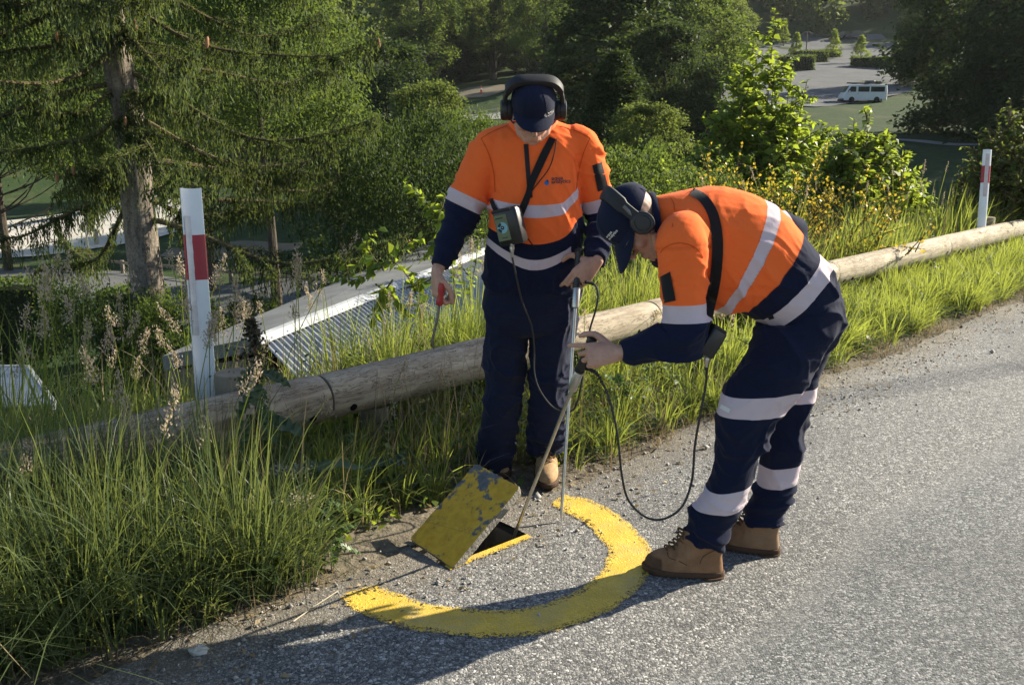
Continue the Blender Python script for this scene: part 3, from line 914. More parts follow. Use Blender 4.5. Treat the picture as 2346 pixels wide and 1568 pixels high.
plant('broadleaf_tree', 'dark', 'unseen tree added outside the right edge beyond the marker post to shade the lawn', 'tree', 2620, 50, -200, 1.3, 1.9, G)  # out of view, added to cast shade on the right lawn
plant('conifer_tree', 'cone', 'small dark conifer low behind the orange shoulder', 'tree', 1405, 40, 120, 1.35, 3.0, G)
plant('broadleaf_tree', 'broad', 'sunlit broad tree between the dark conifer and the car park', 'tree', 1560, 82, -60, 1.0, 5.0, G)
plant('broadleaf_tree', 'broad2', 'hazy pale tree behind the leafy maple top', 'tree', 1660, 120, -20, .9, 2.2, G)
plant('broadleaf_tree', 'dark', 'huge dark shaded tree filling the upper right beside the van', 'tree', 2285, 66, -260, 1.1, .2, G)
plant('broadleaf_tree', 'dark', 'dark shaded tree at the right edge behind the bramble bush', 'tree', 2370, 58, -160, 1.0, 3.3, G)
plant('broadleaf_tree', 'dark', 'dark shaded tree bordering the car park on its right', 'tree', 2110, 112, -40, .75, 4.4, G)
plant('broadleaf_tree', 'broad2', 'mid green loose tree left of the lawn road', 'tree', 985, 46, 190, .95, 3.9, G)
plant('broadleaf_tree', 'high', 'small spreading tree with thin dark trunk before the pale road', 'tree', 782, 40, 235, 1.0, 1.7, G)
plant('broadleaf_tree', 'high', 'dark tree with slim trunk on the lawn behind the near marker post', 'tree', 488, 42, 60, .9, 2.7, G)
plant('broadleaf_tree', 'broad2', 'loose olive tree between conifer and maple low on the bank', 'tree', 1480, 36, 240, 1.2, .9, G)
plant('willow_tree', 'willow', 'tall willow rising behind the spruce at the top left', 'tree', 330, 95, -160, 1.1, 3.2, G)
plant('broadleaf_tree', 'broad2', 'low leafy tree closing the wood behind the orange cone', 'tree', 1090, 136, 20, 1.5, 1.0, G)
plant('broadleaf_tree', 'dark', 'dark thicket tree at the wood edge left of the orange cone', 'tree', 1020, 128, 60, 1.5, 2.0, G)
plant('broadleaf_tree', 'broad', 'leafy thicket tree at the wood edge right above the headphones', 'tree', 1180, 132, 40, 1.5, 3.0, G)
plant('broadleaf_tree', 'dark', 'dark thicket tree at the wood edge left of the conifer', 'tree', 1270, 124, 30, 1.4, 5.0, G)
plant('broadleaf_tree', 'dark', 'unseen tree added far outside the right edge to shade the dark lawn', 'tree', 2840, 48, -260, 1.3, 2.9, G)  # unseen, added for the shade it throws on the lawn
plant('broadleaf_tree', 'dark', 'second unseen tree added outside the right edge farther back for its shade', 'tree', 2780, 68, -200, 1.4, .9, G)  # another unseen tree added to darken the lawn with its shade
def shade_tree():  # unseen tree added only to shade the left part of the log
    k = 34; b = Vector((-.70 + .906 * k, 4.33 + .423 * k, 0))
    tm, cm = tree_meshes(63, 28, .50, .665, 330, 90, .20, M['leafA'], M['bark'], 'tall', .0, .0028, 1.0, limbs=False)
    o = empty('added_shade_tree', tuple(b)); tag(o, 'slender unseen tree added outside the right edge to shade the log', 'tree')
    link("trunk", tm, o, False); link("crown", cm, o, False)
shade_tree()
# shrubs on the bank
GB = 'shrubs on the bank'
plant('shrub', 'bush', 'big dark leafy bush left of the standing worker', 'shrub', 965, 17.5, 275, .50, .6, GB)
plant('shrub', 'bush', 'dark leafy bush behind the elbow of the standing worker', 'shrub', 1070, 20, 290, .55, 2.6, GB)
plant('shrub', 'shrub', 'green bush with sunlit top at the shoulder of the standing worker', 'shrub', 1085, 27, 268, .55, 4.0, GB)
plant('shrub', 'shrub', 'bush in the gap between the two workers', 'shrub', 1420, 13.5, 350, .7, 1.2, GB)
plant('shrub', 'shrub', 'shrub low behind the shoulder of the bending worker', 'shrub', 1560, 14, 400, .7, 5.2, GB)
plant('shrub', 'bush', 'dark shrub at the foot of the spruce trunk', 'shrub', 280, 15.3, 655, .6, 3.6, GB)
plant('shrub', 'shrub', 'spiky shrub right of the spruce trunk behind the marker post', 'shrub', 610, 15.0, 690, .45, 2.2, GB)
plant('shrub', 'shrub', 'small shrub between spruce trunk and near marker post', 'shrub', 450, 14.4, 680, .5, .2, GB)
# hedges and clipped blocks
def hedge(x0, x1, t0, t1, ytop, lab, dep=1.6, cat='hedge', name='hedge', mat='leafA', leaf=.22, dens=60):
    a, b = base_at(x0, t0), base_at(x1, t1)
    h = ztop(a, ytop) - a.z
    d = Vector((b.x - a.x, b.y - a.y, 0)); L = d.length; d.normalize(); nn = Vector((-d.y, d.x, 0))
    rs = R_(int(abs(x0 * 7 + t0)))
    n = int(dens * (L * h * 2 + L * dep + h * dep * 2) * .35 / (leaf * leaf * 10))
    n = min(max(n, 900), 9000)
    q = rs.rand(n, 3); face = rs.randint(0, 5, n)
    q[face == 0, 1] = 0; q[face == 1, 1] = 1; q[face == 2, 2] = 1; q[face == 3, 0] = 0; q[face == 4, 0] = 1
    q += rs.normal(size=(n, 3)) * .02
    C = np.array(a)[None] + q[:, :1] * L * np.array(d) + q[:, 1:2] * dep * np.array(nn) + np.stack([np.zeros(n), np.zeros(n), q[:, 2] * h], 1)
    C[:, 2] += (b.z - a.z) * q[:, 0]
    D = rs.normal(size=(n, 3)); N = rs.normal(size=(n, 3)) + np.array([0, 0, .6])
    o = empty(name, tuple(a)); tag(o, lab, cat, 'clipped hedges')
    link("foliage", leaf_mesh("foliage", [leaves(C, D, N, leaf * (.7 + .6 * rs.rand(n)), leaf * .6, .5 + .5 * (rs.rand(n) - .5))], M[mat]), o)
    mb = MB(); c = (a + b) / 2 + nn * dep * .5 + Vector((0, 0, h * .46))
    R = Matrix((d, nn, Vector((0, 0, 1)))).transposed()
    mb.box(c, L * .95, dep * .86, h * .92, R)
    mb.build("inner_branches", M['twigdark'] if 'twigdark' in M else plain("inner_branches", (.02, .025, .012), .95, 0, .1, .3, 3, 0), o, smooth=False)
hedge(1790, 1866, 128, 128, 128, 'nearest clipped hedge block in the car park', 2.4)
hedge(1835, 1898, 138, 140, 116, 'middle clipped hedge block in the car park', 2.4)
hedge(1885, 1928, 146, 148, 115, 'small clipped hedge block at the right end of the hedge row', 2.4)
hedge(1950, 2045, 132, 130, 128, 'shaded clipped hedge block right of the car park lane', 2.0)
hedge(-60, 105, 31.5, 31.5, 655, 'dark low hedge at the left edge beside the footpath', 1.4, leaf=.14)
hedge(225, 330, 30, 29, 672, 'dark low hedge left of the spruce trunk', 1.3, leaf=.14)
GY = 'young trees in the car park'
plant('young_tree', 'young', 'young tree beside the small right hedge block', 'tree', 1908, 146, 68, 1.0, 0, GY)
plant('young_tree', 'young', 'young tree left of the lamp pole in the car park', 'tree', 1822, 140, 76, 1.0, 1, GY)
plant('young_tree', 'young', 'young slender tree at the back of the car park', 'tree', 1795, 165, 45, .9, 2, GY)
plant('young_tree', 'young', 'young tree above the shaded hedge right of the car park lane', 'tree', 1970, 138, 82, 1.2, 3, GY)

# ---------------------------------------------------------------- far wood on the hill, one mass
def woodland():
    rs = R_(77); parts = []
    spots = []
    for t in (150, 182, 200, 222, 250):
        for x in range(-700, 3200, int(9000 / t * (2.3 if t < 190 else 1.2))):
            x2 = x + rs.uniform(-30, 30)
            if 1680 < x2 < 2000 and t < 165: continue
            if t < 160 and x2 > 1650: continue
            spots.append((x2, t + rs.uniform(-8, 8)))
    for (x, t) in spots:
        b = base_at(x, t); h = rs.uniform(12, 21); R = rs.uniform(3.8, 5.6); ncl, per = 70, 24
        u = rs.rand(ncl); prof = np.clip(np.sin(np.pi * (u * .84 + .13)), .1, 1) ** .6
        th = rs.rand(ncl) * 6.283; rad = R * prof * (.45 + .55 * np.sqrt(rs.rand(ncl)))
        cc = np.stack([b.x + rad * np.cos(th), b.y + rad * np.sin(th), b.z + h * (.06 + .94 * u)], 1)
        idx = np.repeat(np.arange(ncl), per); n = len(idx)
        C = cc[idx] + rs.normal(size=(n, 3)) * R * .16
        sz = .95 * (.7 + .6 * rs.rand(n))
        parts.append(leaves(C, rs.normal(size=(n, 3)), rs.normal(size=(n, 3)) + [0, 0, .8], sz, sz * .6, rs.uniform(.2, .55) + .3 * rs.rand(ncl)[idx]))
    o = link("woodland", leaf_mesh("woodland", parts, M['leafB']))
    tag(o, 'distant wooded hillside closing the view behind the park', 'woodland', kind='stuff')
woodland()

# ---------------------------------------------------------------- the drooping spruce
def spruce():
    rs = R_(41)
    t0 = 16.0
    b = base_at(352, t0)
    root = empty("spruce_tree", tuple(b)); tag(root, 'old spruce with drooping fringed boughs and scaly grey trunk on the left', 'tree')
    def tp(y, x): return P(x, y, b.y)
    pts = [b + Vector((0, 0, -.4)), tp(720, 342), tp(520, 322), tp(300, 300), tp(120, 265), tp(0, 250), tp(-250, 215), tp(-700, 190), tp(-1250, 180)]
    pth = spline(pts, 6)
    rad = np.interp([p.z for p in pth], [b.z, b.z + 1, 1.0, 3.8, 12], [.33, .29, .25, .20, .05])
    rings = []
    prevp = None
    for i, p in enumerate(pth):
        n = 28
        rings.append([p + Vector((math.cos(2 * math.pi * k / n), math.sin(2 * math.pi * k / n), 0)) * rad[i] * (1 + .05 * mnoise.noise(Vector((math.cos(2 * math.pi * k / n) * 3, math.sin(2 * math.pi * k / n) * 3, p.z * 2.2)))) for k in range(n)])
    MB().rings(rings).build("trunk", M['sprucebark'], root)
    br = MB(); parts = []; cones = []
    zs = np.array([p.z for p in pth]); XY = np.array([[p.x, p.y] for p in pth])
    NB = 60
    for i in range(NB + 20):
        f = min((i + rs.rand()) / NB, 1.0)
        z = .05 + 8.6 * f ** .85
        az = i * 2.399 + rs.uniform(-.3, .3)
        if math.sin(az) < -.35 and z < 1.6: az = -az
        if z < .45 and math.cos(az) < .3: z += .6
        Lb = (4.9 - 2.3 * f) * rs.uniform(.72, 1.08)
        if math.cos(az) < 0: Lb *= 1.12
        if i >= NB:                       # short boughs hanging in front of the trunk
            z = rs.uniform(1.0, 6.2); az = rs.uniform(-2.6, -.5); Lb = rs.uniform(.8, 1.9); f = .5
        o = Vector((np.interp(z, zs, XY[:, 0]), np.interp(z, zs, XY[:, 1]), z))
        d = Vector((math.cos(az), math.sin(az), 0)); sdv = Vector((-d.y, d.x, 0))
        drp = rs.uniform(.16, .36); lift = rs.uniform(.08, .22)
        cv = rs.uniform(-.12, .12)
        def bp(k):
            return o + d * (Lb * k) + sdv * (cv * Lb * k * k) + Vector((0, 0, Lb * (-drp * math.sin(k * 1.75) * .95 + lift * k ** 4 * 1.2 + .02 * math.sin(k * 9 + i))))
        bpth = [bp(k / 12) for k in range(13)]
        r = .045 * (1.15 - f)
        br.tube(bpth, [r * (1 - .075 * k) for k in range(13)], 6)
        # side boughs, then hanging twigs along all of them
        lines = [(bpth, 1.0)]
        for s_ in range(6):
            k0 = rs.uniform(.22, .95); q = bp(k0); sg = 1 if s_ % 2 else -1
            ln = Lb * .26 * (1.15 - k0) * rs.uniform(.7, 1.2) + .18
            dd = (d * .75 + sdv * sg * .75).normalized()
            side = [q + dd * (ln * j / 5) + Vector((0, 0, -ln * .22 * (j / 5) ** 1.4 + .05 * (j / 5) ** 3)) for j in range(6)]
            br.tube(side, [.012, .011, .009, .008, .006, .004], 4)
            lines.append((side, .8))
        for ln, w in lines:
            seg = sum((ln[j + 1] - ln[j]).length for j in range(len(ln) - 1))
            nt = int(seg * 46)
            ks = .10 + .9 * rs.rand(nt)
            A = np.array([list(p) for p in ln]); m = len(ln) - 1
            pos = np.stack([np.interp(ks * m, np.arange(m + 1), A[:, c]) for c in range(3)], 1)
            pos += rs.normal(size=(nt, 3)) * [.035, .035, .015]
            hl = (.05 + .42 * rs.rand(nt) ** 1.8) * (.5 + .9 * np.sin(np.pi * np.clip(ks, 0, .93)))
            lt = rs.rand(nt)
            K = 8
            sway = rs.normal(size=(nt, 3)) * [.06, .06, 0]
            for j in range(K):
                C = pos + sway * (j / K) + np.stack([np.zeros(nt), np.zeros(nt), -hl * j / K], 1)
                D = rs.normal(size=(nt, 3)) * .22 + [0, 0, -1]
                N = rs.normal(size=(nt, 3)) * [1, 1, .1]
                s2 = (hl / K * 1.25 + .026)
                tint = .02 + .16 * lt + .85 * (j / (K - 1)) ** 3 * (rs.rand(nt) > .4)
                parts.append(leaves(C, D, N, s2, .017 + .010 * rs.rand(nt), tint, .1))
            # tufts standing on top of the bough
            nu = int(seg * 80); ks = .08 + .92 * rs.rand(nu)
            pos = np.stack([np.interp(ks * m, np.arange(m + 1), A[:, c]) for c in range(3)], 1) + rs.normal(size=(nu, 3)) * .02
            D = rs.normal(size=(nu, 3)) * .75 + np.array(d) * .6 + [0, 0, .55]
            parts.append(leaves(pos, D, rs.normal(size=(nu, 3)), rs.uniform(.05, .10, nu), .022, .10 + .75 * rs.rand(nu) ** 1.5 * np.clip(ks + .2, 0, 1), .1))
        tip = bpth[-1]
        if i % 3 == 0 and tip.y < b.y + .8: cones.append(tip + Vector((0, 0, -.05)))
    br.build("bough", M['twig'], root)
    link("foliage", leaf_mesh("foliage", parts, M['needle']), root)
    for c in cones[:22]:
        mb = MB().lathe(c + Vector((rs.uniform(-.08, .08), rs.uniform(-.08, .08), -.15)), (rs.uniform(-.15, .15), rs.uniform(-.15, .15), 1), [(.006, 0), (.020, .02), (.027, .06), (.022, .12), (.008, .15)], 9)
        mb.build("cone", M['cone'], root)
M['cone'] = plain("spruce_cone", (.30, .145, .07), .8, 0, .3, .3, 30, .5, .004)
spruce()

# ---------------------------------------------------------------- leafy shoots, saplings
def shoot_plant(name, label, cat, base, shoots, leafL, mat, group=None, stemr=.008, gap=.05, spread=.9, drop=.35, wratio=.62, tint=(.35, 1.0), fl=None):
    """plant of arching stems with leaves set along them; shoots = list of point lists"""
    rs = R_(abs(hash(label)) % 9999 if False else sum(map(ord, label)))
    root = empty(name, tuple(base)); tag(root, label, cat, group)
    st = MB(); parts = []; fparts = []
    for pts in shoots:
        c = spline(pts, 8)
        ln = sum((c[i + 1] - c[i]).length for i in range(len(c) - 1))
        st.tube(c, [stemr * (1.1 - .8 * i / len(c)) for i in range(len(c))], 5)
        A = np.array([list(p) for p in c]); m = len(c) - 1
        n = max(6, int(ln / gap)); ks = np.linspace(.08, 1, n) + rs.normal(size=n) * .01; ks = np.clip(ks, 0, 1)
        pos = np.stack([np.interp(ks * m, np.arange(m + 1), A[:, q]) for q in range(3)], 1)
        tg = unit(np.stack([np.interp(np.clip(ks * m + .5, 0, m), np.arange(m + 1), A[:, q]) - np.interp(np.clip(ks * m - .5, 0, m), np.arange(m + 1), A[:, q]) for q in range(3)], 1))
        sgn = np.where(np.arange(n) % 2, 1, -1)[:, None]
        side = unit(np.cross(tg, rs.normal(size=(n, 3)) * .5 + [0, 0, 1]))
        D = unit(side * sgn * spread + tg * .55 + rs.normal(size=(n, 3)) * .3 + [0, 0, -drop])
        N = rs.normal(size=(n, 3)) * .45 + [0, 0, 1]
        sz = leafL * (.6 + .6 * rs.rand(n)) * (1.05 - .5 * ks)
        parts.append(leaves(pos, D, N, sz, sz * wratio, tint[0] + (tint[1] - tint[0]) * rs.rand(n), .16))
        if fl:
            k = rs.rand(n) < fl
            if k.any(): fparts.append(leaves(pos[k] + rs.normal(size=(k.sum(), 3)) * .012, rs.normal(size=(k.sum(), 3)) + [0, 0, .5], rs.normal(size=(k.sum(), 3)), .036, .032, rs.rand(k.sum())))
    st.build("stem", M['twig'], root)
    link("foliage", leaf_mesh("foliage", parts, M[mat]), root)
    if fparts: link("flowers", leaf_mesh("flowers", fparts, M['yellowfl']), root)['kind'] = 'stuff'
    return root
def sapling(label, x, t, ytop, spread_px, nlead, leafL, mat, seed, name='sapling', nside=8, lean=0, gap=.05):
    rs = R_(seed); b = base_at(x, t); H = ztop(b, ytop) - b.z; W = spread_px / F * t
    shoots = []
    for i in range(nlead):
        a = i * 2.4 + rs.uniform(-.4, .4); rr = W * .5 * math.sqrt((i + .3) / nlead)
        h = H * (1 - .55 * (rr / (W * .5 + .01)) ** 1.4) * rs.uniform(.88, 1.0) if i else H
        tipp = b + Vector((math.cos(a) * rr + lean * h, math.sin(a) * rr, h))
        midp = b + Vector((math.cos(a) * rr * .55 + lean * h * .4, math.sin(a) * rr * .55, h * .5))
        shoots.append([b + Vector((math.cos(a) * .1, math.sin(a) * .1, 0)), midp, tipp])
        for j in range(nside):
            k = rs.uniform(.25, .95); q = midp.lerp(tipp, (k - .5) * 2) if k > .5 else b.lerp(midp, k * 2)
            az = rs.uniform(0, 6.28); ln = W * .17 * rs.uniform(.6, 1.3) * (1.25 - k * .7)
            e_ = q + Vector((math.cos(az) * ln, math.sin(az) * ln, ln * rs.uniform(.1, .8)))
            shoots.append([q, q.lerp(e_, .5) + Vector((0, 0, ln * .12)), e_])
    return shoot_plant(name, label, 'tree', b, shoots, leafL, mat, 'saplings on the bank', stemr=.02, gap=gap)
sapling('tall bright leafy maple sapling left of the white van', 1712, 22, 22, 400, 64, .26, 'leafE', 5, 'maple_tree', 30, .0, .038)
sapling('bright lime green sapling below the white van', 1940, 15.5, 245, 350, 64, .18, 'leafE', 9, 'sapling', 24, .0, .030)
sapling('low bright sapling between bending back and lime sapling', 1760, 17, 320, 260, 30, .16, 'leafE', 13, 'sapling', 14, 0, .036)
sapling('broad leafy sapling behind the yellow broom and the bent back', 1850, 19, 325, 330, 44, .17, 'leafE', 31, 'sapling', 22, 0, .034)
sapling('leafy sapling low between the maple and the dark conifer', 1610, 18.5, 335, 300, 40, .17, 'leafE', 37, 'sapling', 20, 0, .036)
sapling('rounded lime sapling at the right end of the bright bushes', 2035, 16.5, 345, 230, 36, .16, 'leafE', 43, 'sapling', 20, 0, .034)
sapling('bramble like bush at the right edge above the far marker post', 2300, 12.5, 190, 250, 38, .12, 'leafB', 19, 'bramble_bush', 16, 0, .032)
sapling('loose bush left of the far marker post', 2215, 13.5, 330, 120, 18, .11, 'leafB', 23, 'bramble_bush', 12, 0, .035)
# arching shoots close behind the rail
def shoot(label, pl, leafL=.075, gap=.022, mat='leafE', t=5.6, name='leafy_shoot'):
    sh = []
    for pp in pl:
        sh.append([PT(x, y, tt) for x, y, tt in pp])
    b = sh[0][0].copy(); b.z = z1(b.x, b.y)
    sh[0].insert(0, b)
    return shoot_plant(name, label, 'plant', b, sh, leafL, mat, 'leafy shoots behind the rail', stemr=.006, gap=gap, drop=.5)
shoot('arching leafy shoot with its tip high left of the orange sleeve', [[(1040, 640, 6.3), (1015, 530, 6.25), (975, 460, 6.2), (925, 415, 6.2)], [(1012, 540, 6.2), (990, 560, 6.2), (975, 590, 6.2)], [(1000, 500, 6.2), (1015, 470, 6.2), (1020, 445, 6.2)]], .115, .015)
shoot('leafy shoot reaching left over the shed roof', [[(960, 700, 6.0), (900, 600, 6.0), (820, 640, 6.0), (745, 628, 6.0)], [(880, 620, 6), (840, 560, 6), (870, 520, 6)], [(905, 600, 6), (930, 560, 6), (965, 545, 6)], [(860, 650, 6), (900, 680, 6), (940, 720, 6)], [(800, 640, 6), (790, 600, 6), (770, 585, 6)], [(900, 640, 6), (860, 700, 6), (850, 740, 6)], [(930, 660, 6), (985, 640, 6), (1000, 600, 6)]], .115, .017)
shoot('leafy shoot by the raised screwdriver hand', [[(1075, 700, 6.5), (1090, 600, 6.5), (1100, 520, 6.5)], [(1080, 640, 6.5), (1050, 600, 6.5)]], .08, .022)
shoot('pale upright shoot above the cap of the bending worker', [[(1560, 560, 9), (1545, 450, 9), (1518, 370, 9)], [(1590, 500, 9), (1575, 420, 9)], [(1500, 520, 9), (1500, 440, 9), (1490, 400, 9)]], .10, .022)
# yellow flowering broom behind the bending worker
def broom(label, x, y, w, t, seed, n=26, hh=.9):
    rs = R_(seed); c = PT(x, y, t); b = Vector((c.x, c.y, z1(c.x, c.y))); sh = []
    for i in range(n):
        q = b + Vector((rs.uniform(-w, w) * .3, rs.uniform(-.3, .3), 0))
        tip = c + Vector((rs.uniform(-w, w), rs.uniform(-.5, .5), rs.uniform(-hh * .6, hh * .45)))
        sh.append([q, q.lerp(tip, .6) + Vector((0, 0, .15)), tip])
        for j in range(4):
            m = q.lerp(tip, rs.uniform(.5, .95)); e_ = m + Vector((rs.uniform(-.25, .25), rs.uniform(-.2, .2), rs.uniform(.05, .35)))
            sh.append([m, m.lerp(e_, .5), e_])
    return shoot_plant('flowering_broom', label, 'shrub', b, sh, .035, 'leafA', 'yellow flowering broom', .006, .02, .6, .0, .45, (.2, .8), .30)
broom('yellow flowering broom just above the back of the bending worker', 1790, 420, .75, 9.6, 3, 26)
broom('yellow flowering broom spreading right of the bending worker', 1905, 485, .8, 9.2, 4, 24, .7)
broom('yellow tipped broom sprigs left of the main flowering bush', 1640, 415, .5, 9.4, 6, 9)

# ---------------------------------------------------------------- grasses
def blade_mesh(x, y, z, h, dx, dy, w, tint, rs, bend=1.0):
    n = len(x); ph = rs.rand(n) * 6.283
    sx, sy = np.cos(ph), np.sin(ph)
    V = np.empty((n, 5, 2, 3)); m = np.hypot(dx, dy)
    wn_ = w * (.6 + .8 * rs.rand(n))
    for j in range(5):
        q = j / 4
        off = h * q ** 1.7 * bend
        c = np.stack([x + dx * off, y + dy * off, z + h * np.maximum(q - .55 * q ** 2.4 * np.minimum(1.5, m), .02)], 1)
        ww = wn_ * [.8, 1.0, .9, .6, .05][j] * .5
        o = np.stack([sx * ww, sy * ww, np.zeros(n)], 1)
        V[:, j, 0] = c - o; V[:, j, 1] = c + o
    base = (np.arange(n) * 10)[:, None, None]
    f = (base + np.array([[2 * j, 2 * j + 1, 2 * j + 3, 2 * j + 2] for j in range(4)])[None]).reshape(-1, 4)
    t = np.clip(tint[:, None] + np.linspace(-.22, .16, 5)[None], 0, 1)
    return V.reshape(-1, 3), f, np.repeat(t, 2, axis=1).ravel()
def off_pit(x, y):
    hx, hy = (x - HOLE_A.x) * hd.x + (y - HOLE_A.y) * hd.y, (x - HOLE_A.x) * hn.x + (y - HOLE_A.y) * hn.y
    bx, by = x - .12, y - 3.95
    return ~((hx > -.30) & (hx < .7) & (hy > -.3) & (hy < .48)) & (np.hypot(bx, by) > .26)
def blades(n, a_rng, s_rng, h_rng, w, seed, lean=.35, wind=(0, 0), tint=(.1, 1.0), clump=.5):
    rs = R_(seed)
    a = rs.uniform(*a_rng, n * 2); s = rs.uniform(*s_rng, n * 2)
    den = vnoise(np.stack([a * 2.2, s * 2.2, a * 0 + seed], 1), seed) * .5 + .5
    k = rs.rand(n * 2) < (1 - clump + clump * (den * 1.9 - .35))
    a, s, den = a[k][:n], s[k][:n], den[k][:n]
    x = RA.x + RD.x * a + RN.x * s; y = RA.y + RD.y * a + RN.y * s
    ok = off_pit(x, y); x, y, den = x[ok], y[ok], den[ok]; n = len(x)
    h = (h_rng[0] + (h_rng[1] - h_rng[0]) * rs.rand(n) ** 1.4) * (.5 + .7 * den)
    th = rs.rand(n) * 6.283; ln = np.abs(rs.normal(size=n)) * lean
    t = tint[0] + (tint[1] - tint[0]) * (rs.rand(n) * .65 + .35 * den)
    return blade_mesh(x, y, zt(x, y), h, np.cos(th) * ln + wind[0], np.sin(th) * ln + wind[1], w, t, rs)
def tufts(nc, per, a_rng, s_rng, h_rng, w, seed, spread=.05, lean=(.15, 1.1), wind=(.05, -.12), tint=(.1, 1.0)):
    rs = R_(seed)
    a = rs.uniform(*a_rng, nc); s = rs.uniform(*s_rng, nc); H = h_rng[0] + (h_rng[1] - h_rng[0]) * rs.rand(nc); T = rs.rand(nc)
    cnt = rs.randint(int(per * .5), int(per * 1.5), nc); i = np.repeat(np.arange(nc), cnt); n = len(i)
    th = rs.rand(n) * 6.283; r = spread * np.sqrt(rs.rand(n)) * (.6 + H[i])
    x = RA.x + RD.x * a[i] + RN.x * s[i] + r * np.cos(th); y = RA.y + RD.y * a[i] + RN.y * s[i] + r * np.sin(th)
    ok = off_pit(x, y); x, y, i, th = x[ok], y[ok], i[ok], th[ok]; n = len(x)
    ln = lean[0] + (lean[1] - lean[0]) * rs.rand(n) ** 1.6
    h = H[i] * (.55 + .6 * rs.rand(n))
    t = tint[0] + (tint[1] - tint[0]) * (.5 * rs.rand(n) + .5 * T[i])
    return blade_mesh(x, y, zt(x, y), h, np.cos(th) * ln + wind[0], np.sin(th) * ln + wind[1], w, t, rs)
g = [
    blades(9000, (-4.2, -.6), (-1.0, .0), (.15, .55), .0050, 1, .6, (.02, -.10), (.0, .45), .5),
    tufts(260, 62, (-4.2, -.75), (-1.0, .0), (.40, .86), .0052, 2, .07, (.06, 1.0), (.06, -.18), (.0, .6))  # low tints add to the shade put into this grass
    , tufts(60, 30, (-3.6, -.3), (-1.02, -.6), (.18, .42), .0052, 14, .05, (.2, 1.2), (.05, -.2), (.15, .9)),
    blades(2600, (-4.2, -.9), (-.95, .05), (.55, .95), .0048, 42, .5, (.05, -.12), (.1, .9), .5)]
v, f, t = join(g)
tag(link("tall_grass", np_mesh("tall_grass", v, f, M['tallgrass_shaded'], {'tint': t})), 'dense drooping blue green tall grass, darkened for shade, in front of the left end of the log', 'tall grass', kind='stuff')
g = [
    tufts(26, 30, (-.85, -.1), (-.9, .0), (.25, .5), .0050, 41, .05, (.1, 1.3), (.03, -.15), (.05, .8)),
    blades(3000, (-3.6, .6), (.16, 1.6), (.18, .46), .0075, 3, .4, (.03, 0), (.1, .9), .6),
    tufts(60, 30, (-1.2, .4), (.15, 1.0), (.18, .42), .0060, 45, .05, (.1, .9), (.05, 0), (.1, .95)),
    tufts(46, 30, (-1.5, -.35), (.2, 1.1), (.34, .66), .0060, 46, .05, (.1, .9), (.05, 0), (.05, .9)),
    tufts(160, 36, (-3.8, -1.1), (.15, 1.3), (.50, .98), .0060, 15, .06, (.05, .8), (.05, 0), (.1, .95)),
    blades(2600, (-.4, 2.9), (-.88, -.02), (.08, .26), .0070, 4, .5, (.03, -.05), (.1, 1), .8),
    tufts(130, 42, (-.35, 2.9), (-.98, .05), (.16, .38), .0060, 16, .05, (.1, 1.1), (.03, -.10), (.0, .7)),  # low tints put the shade of the undergrowth into the blades
    blades(5000, (1.2, 5.5), (.17, 1.9), (.3, .75), .0085, 6, .35, (.04, 0), (.3, 1), .6),
    tufts(150, 52, (.6, 5.5), (.18, 1.8), (.5, .9), .0068, 17, .06, (.05, .8), (.05, -.02), (.25, 1)),
    blades(5000, (2.4, 9.5), (-.92, .0), (.08, .26), .0080, 7, .55, (.04, -.05), (.2, 1), .8),
    tufts(270, 52, (2.5, 9.8), (-.98, -.02), (.20, .46), .0066, 18, .06, (.15, 1.25), (.04, -.16), (.2, 1)),
    blades(8000, (5, 15), (.18, 3.2), (.4, .95), .010, 8, .35, (.05, 0), (.2, 1), .6),
    tufts(170, 40, (5, 14), (.2, 2.6), (.55, 1.05), .0085, 19, .08, (.05, .8), (.08, -.02), (.25, 1)),
    blades(5000, (9, 20), (-.9, .2), (.15, .45), .012, 9, .5, (.05, 0), (.25, 1), .6),
    blades(8000, (-4, 10), (-1.0, 1.6), (.04, .12), .006, 10, .6, (0, 0), (0, .8), .6),
    blades(7000, (2, 16), (1.5, 6.0), (.5, 1.0), .012, 12, .35, (.05, 0), (.15, .9), .6),
    blades(5000, (-3, 4), (1.2, 4.2), (.4, .8), .010, 13, .4, (.05, 0), (.1, .8), .6),
]
v, f, t = join(g)
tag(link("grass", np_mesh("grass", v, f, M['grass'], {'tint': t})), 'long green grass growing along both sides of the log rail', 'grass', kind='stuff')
g = [blades(4200, (-4, 3), (-1.10, -.3), (.05, .30), .0045, 31, .8, (0, -.05), (0, 1), .6),
     blades(4200, (2.5, 11), (-1.12, -.45), (.04, .20), .005, 32, .9, (0, -.05), (0, 1), .6),
     blades(1700, (-3.5, 1), (-.9, 1.4), (.35, .85), .0045, 33, .4, (.05, 0), (.2, 1), .4),
     blades(2200, (2, 14), (.2, 2.6), (.5, 1.0), .006, 34, .35, (.05, 0), (.2, 1), .4)]
v, f, t = join(g)
tag(link("dry_grass", np_mesh("dry_grass", v, f, M['dry'], {'tint': t})), 'dry straw coloured grass along the road edge and bank', 'dry grass', kind='stuff')

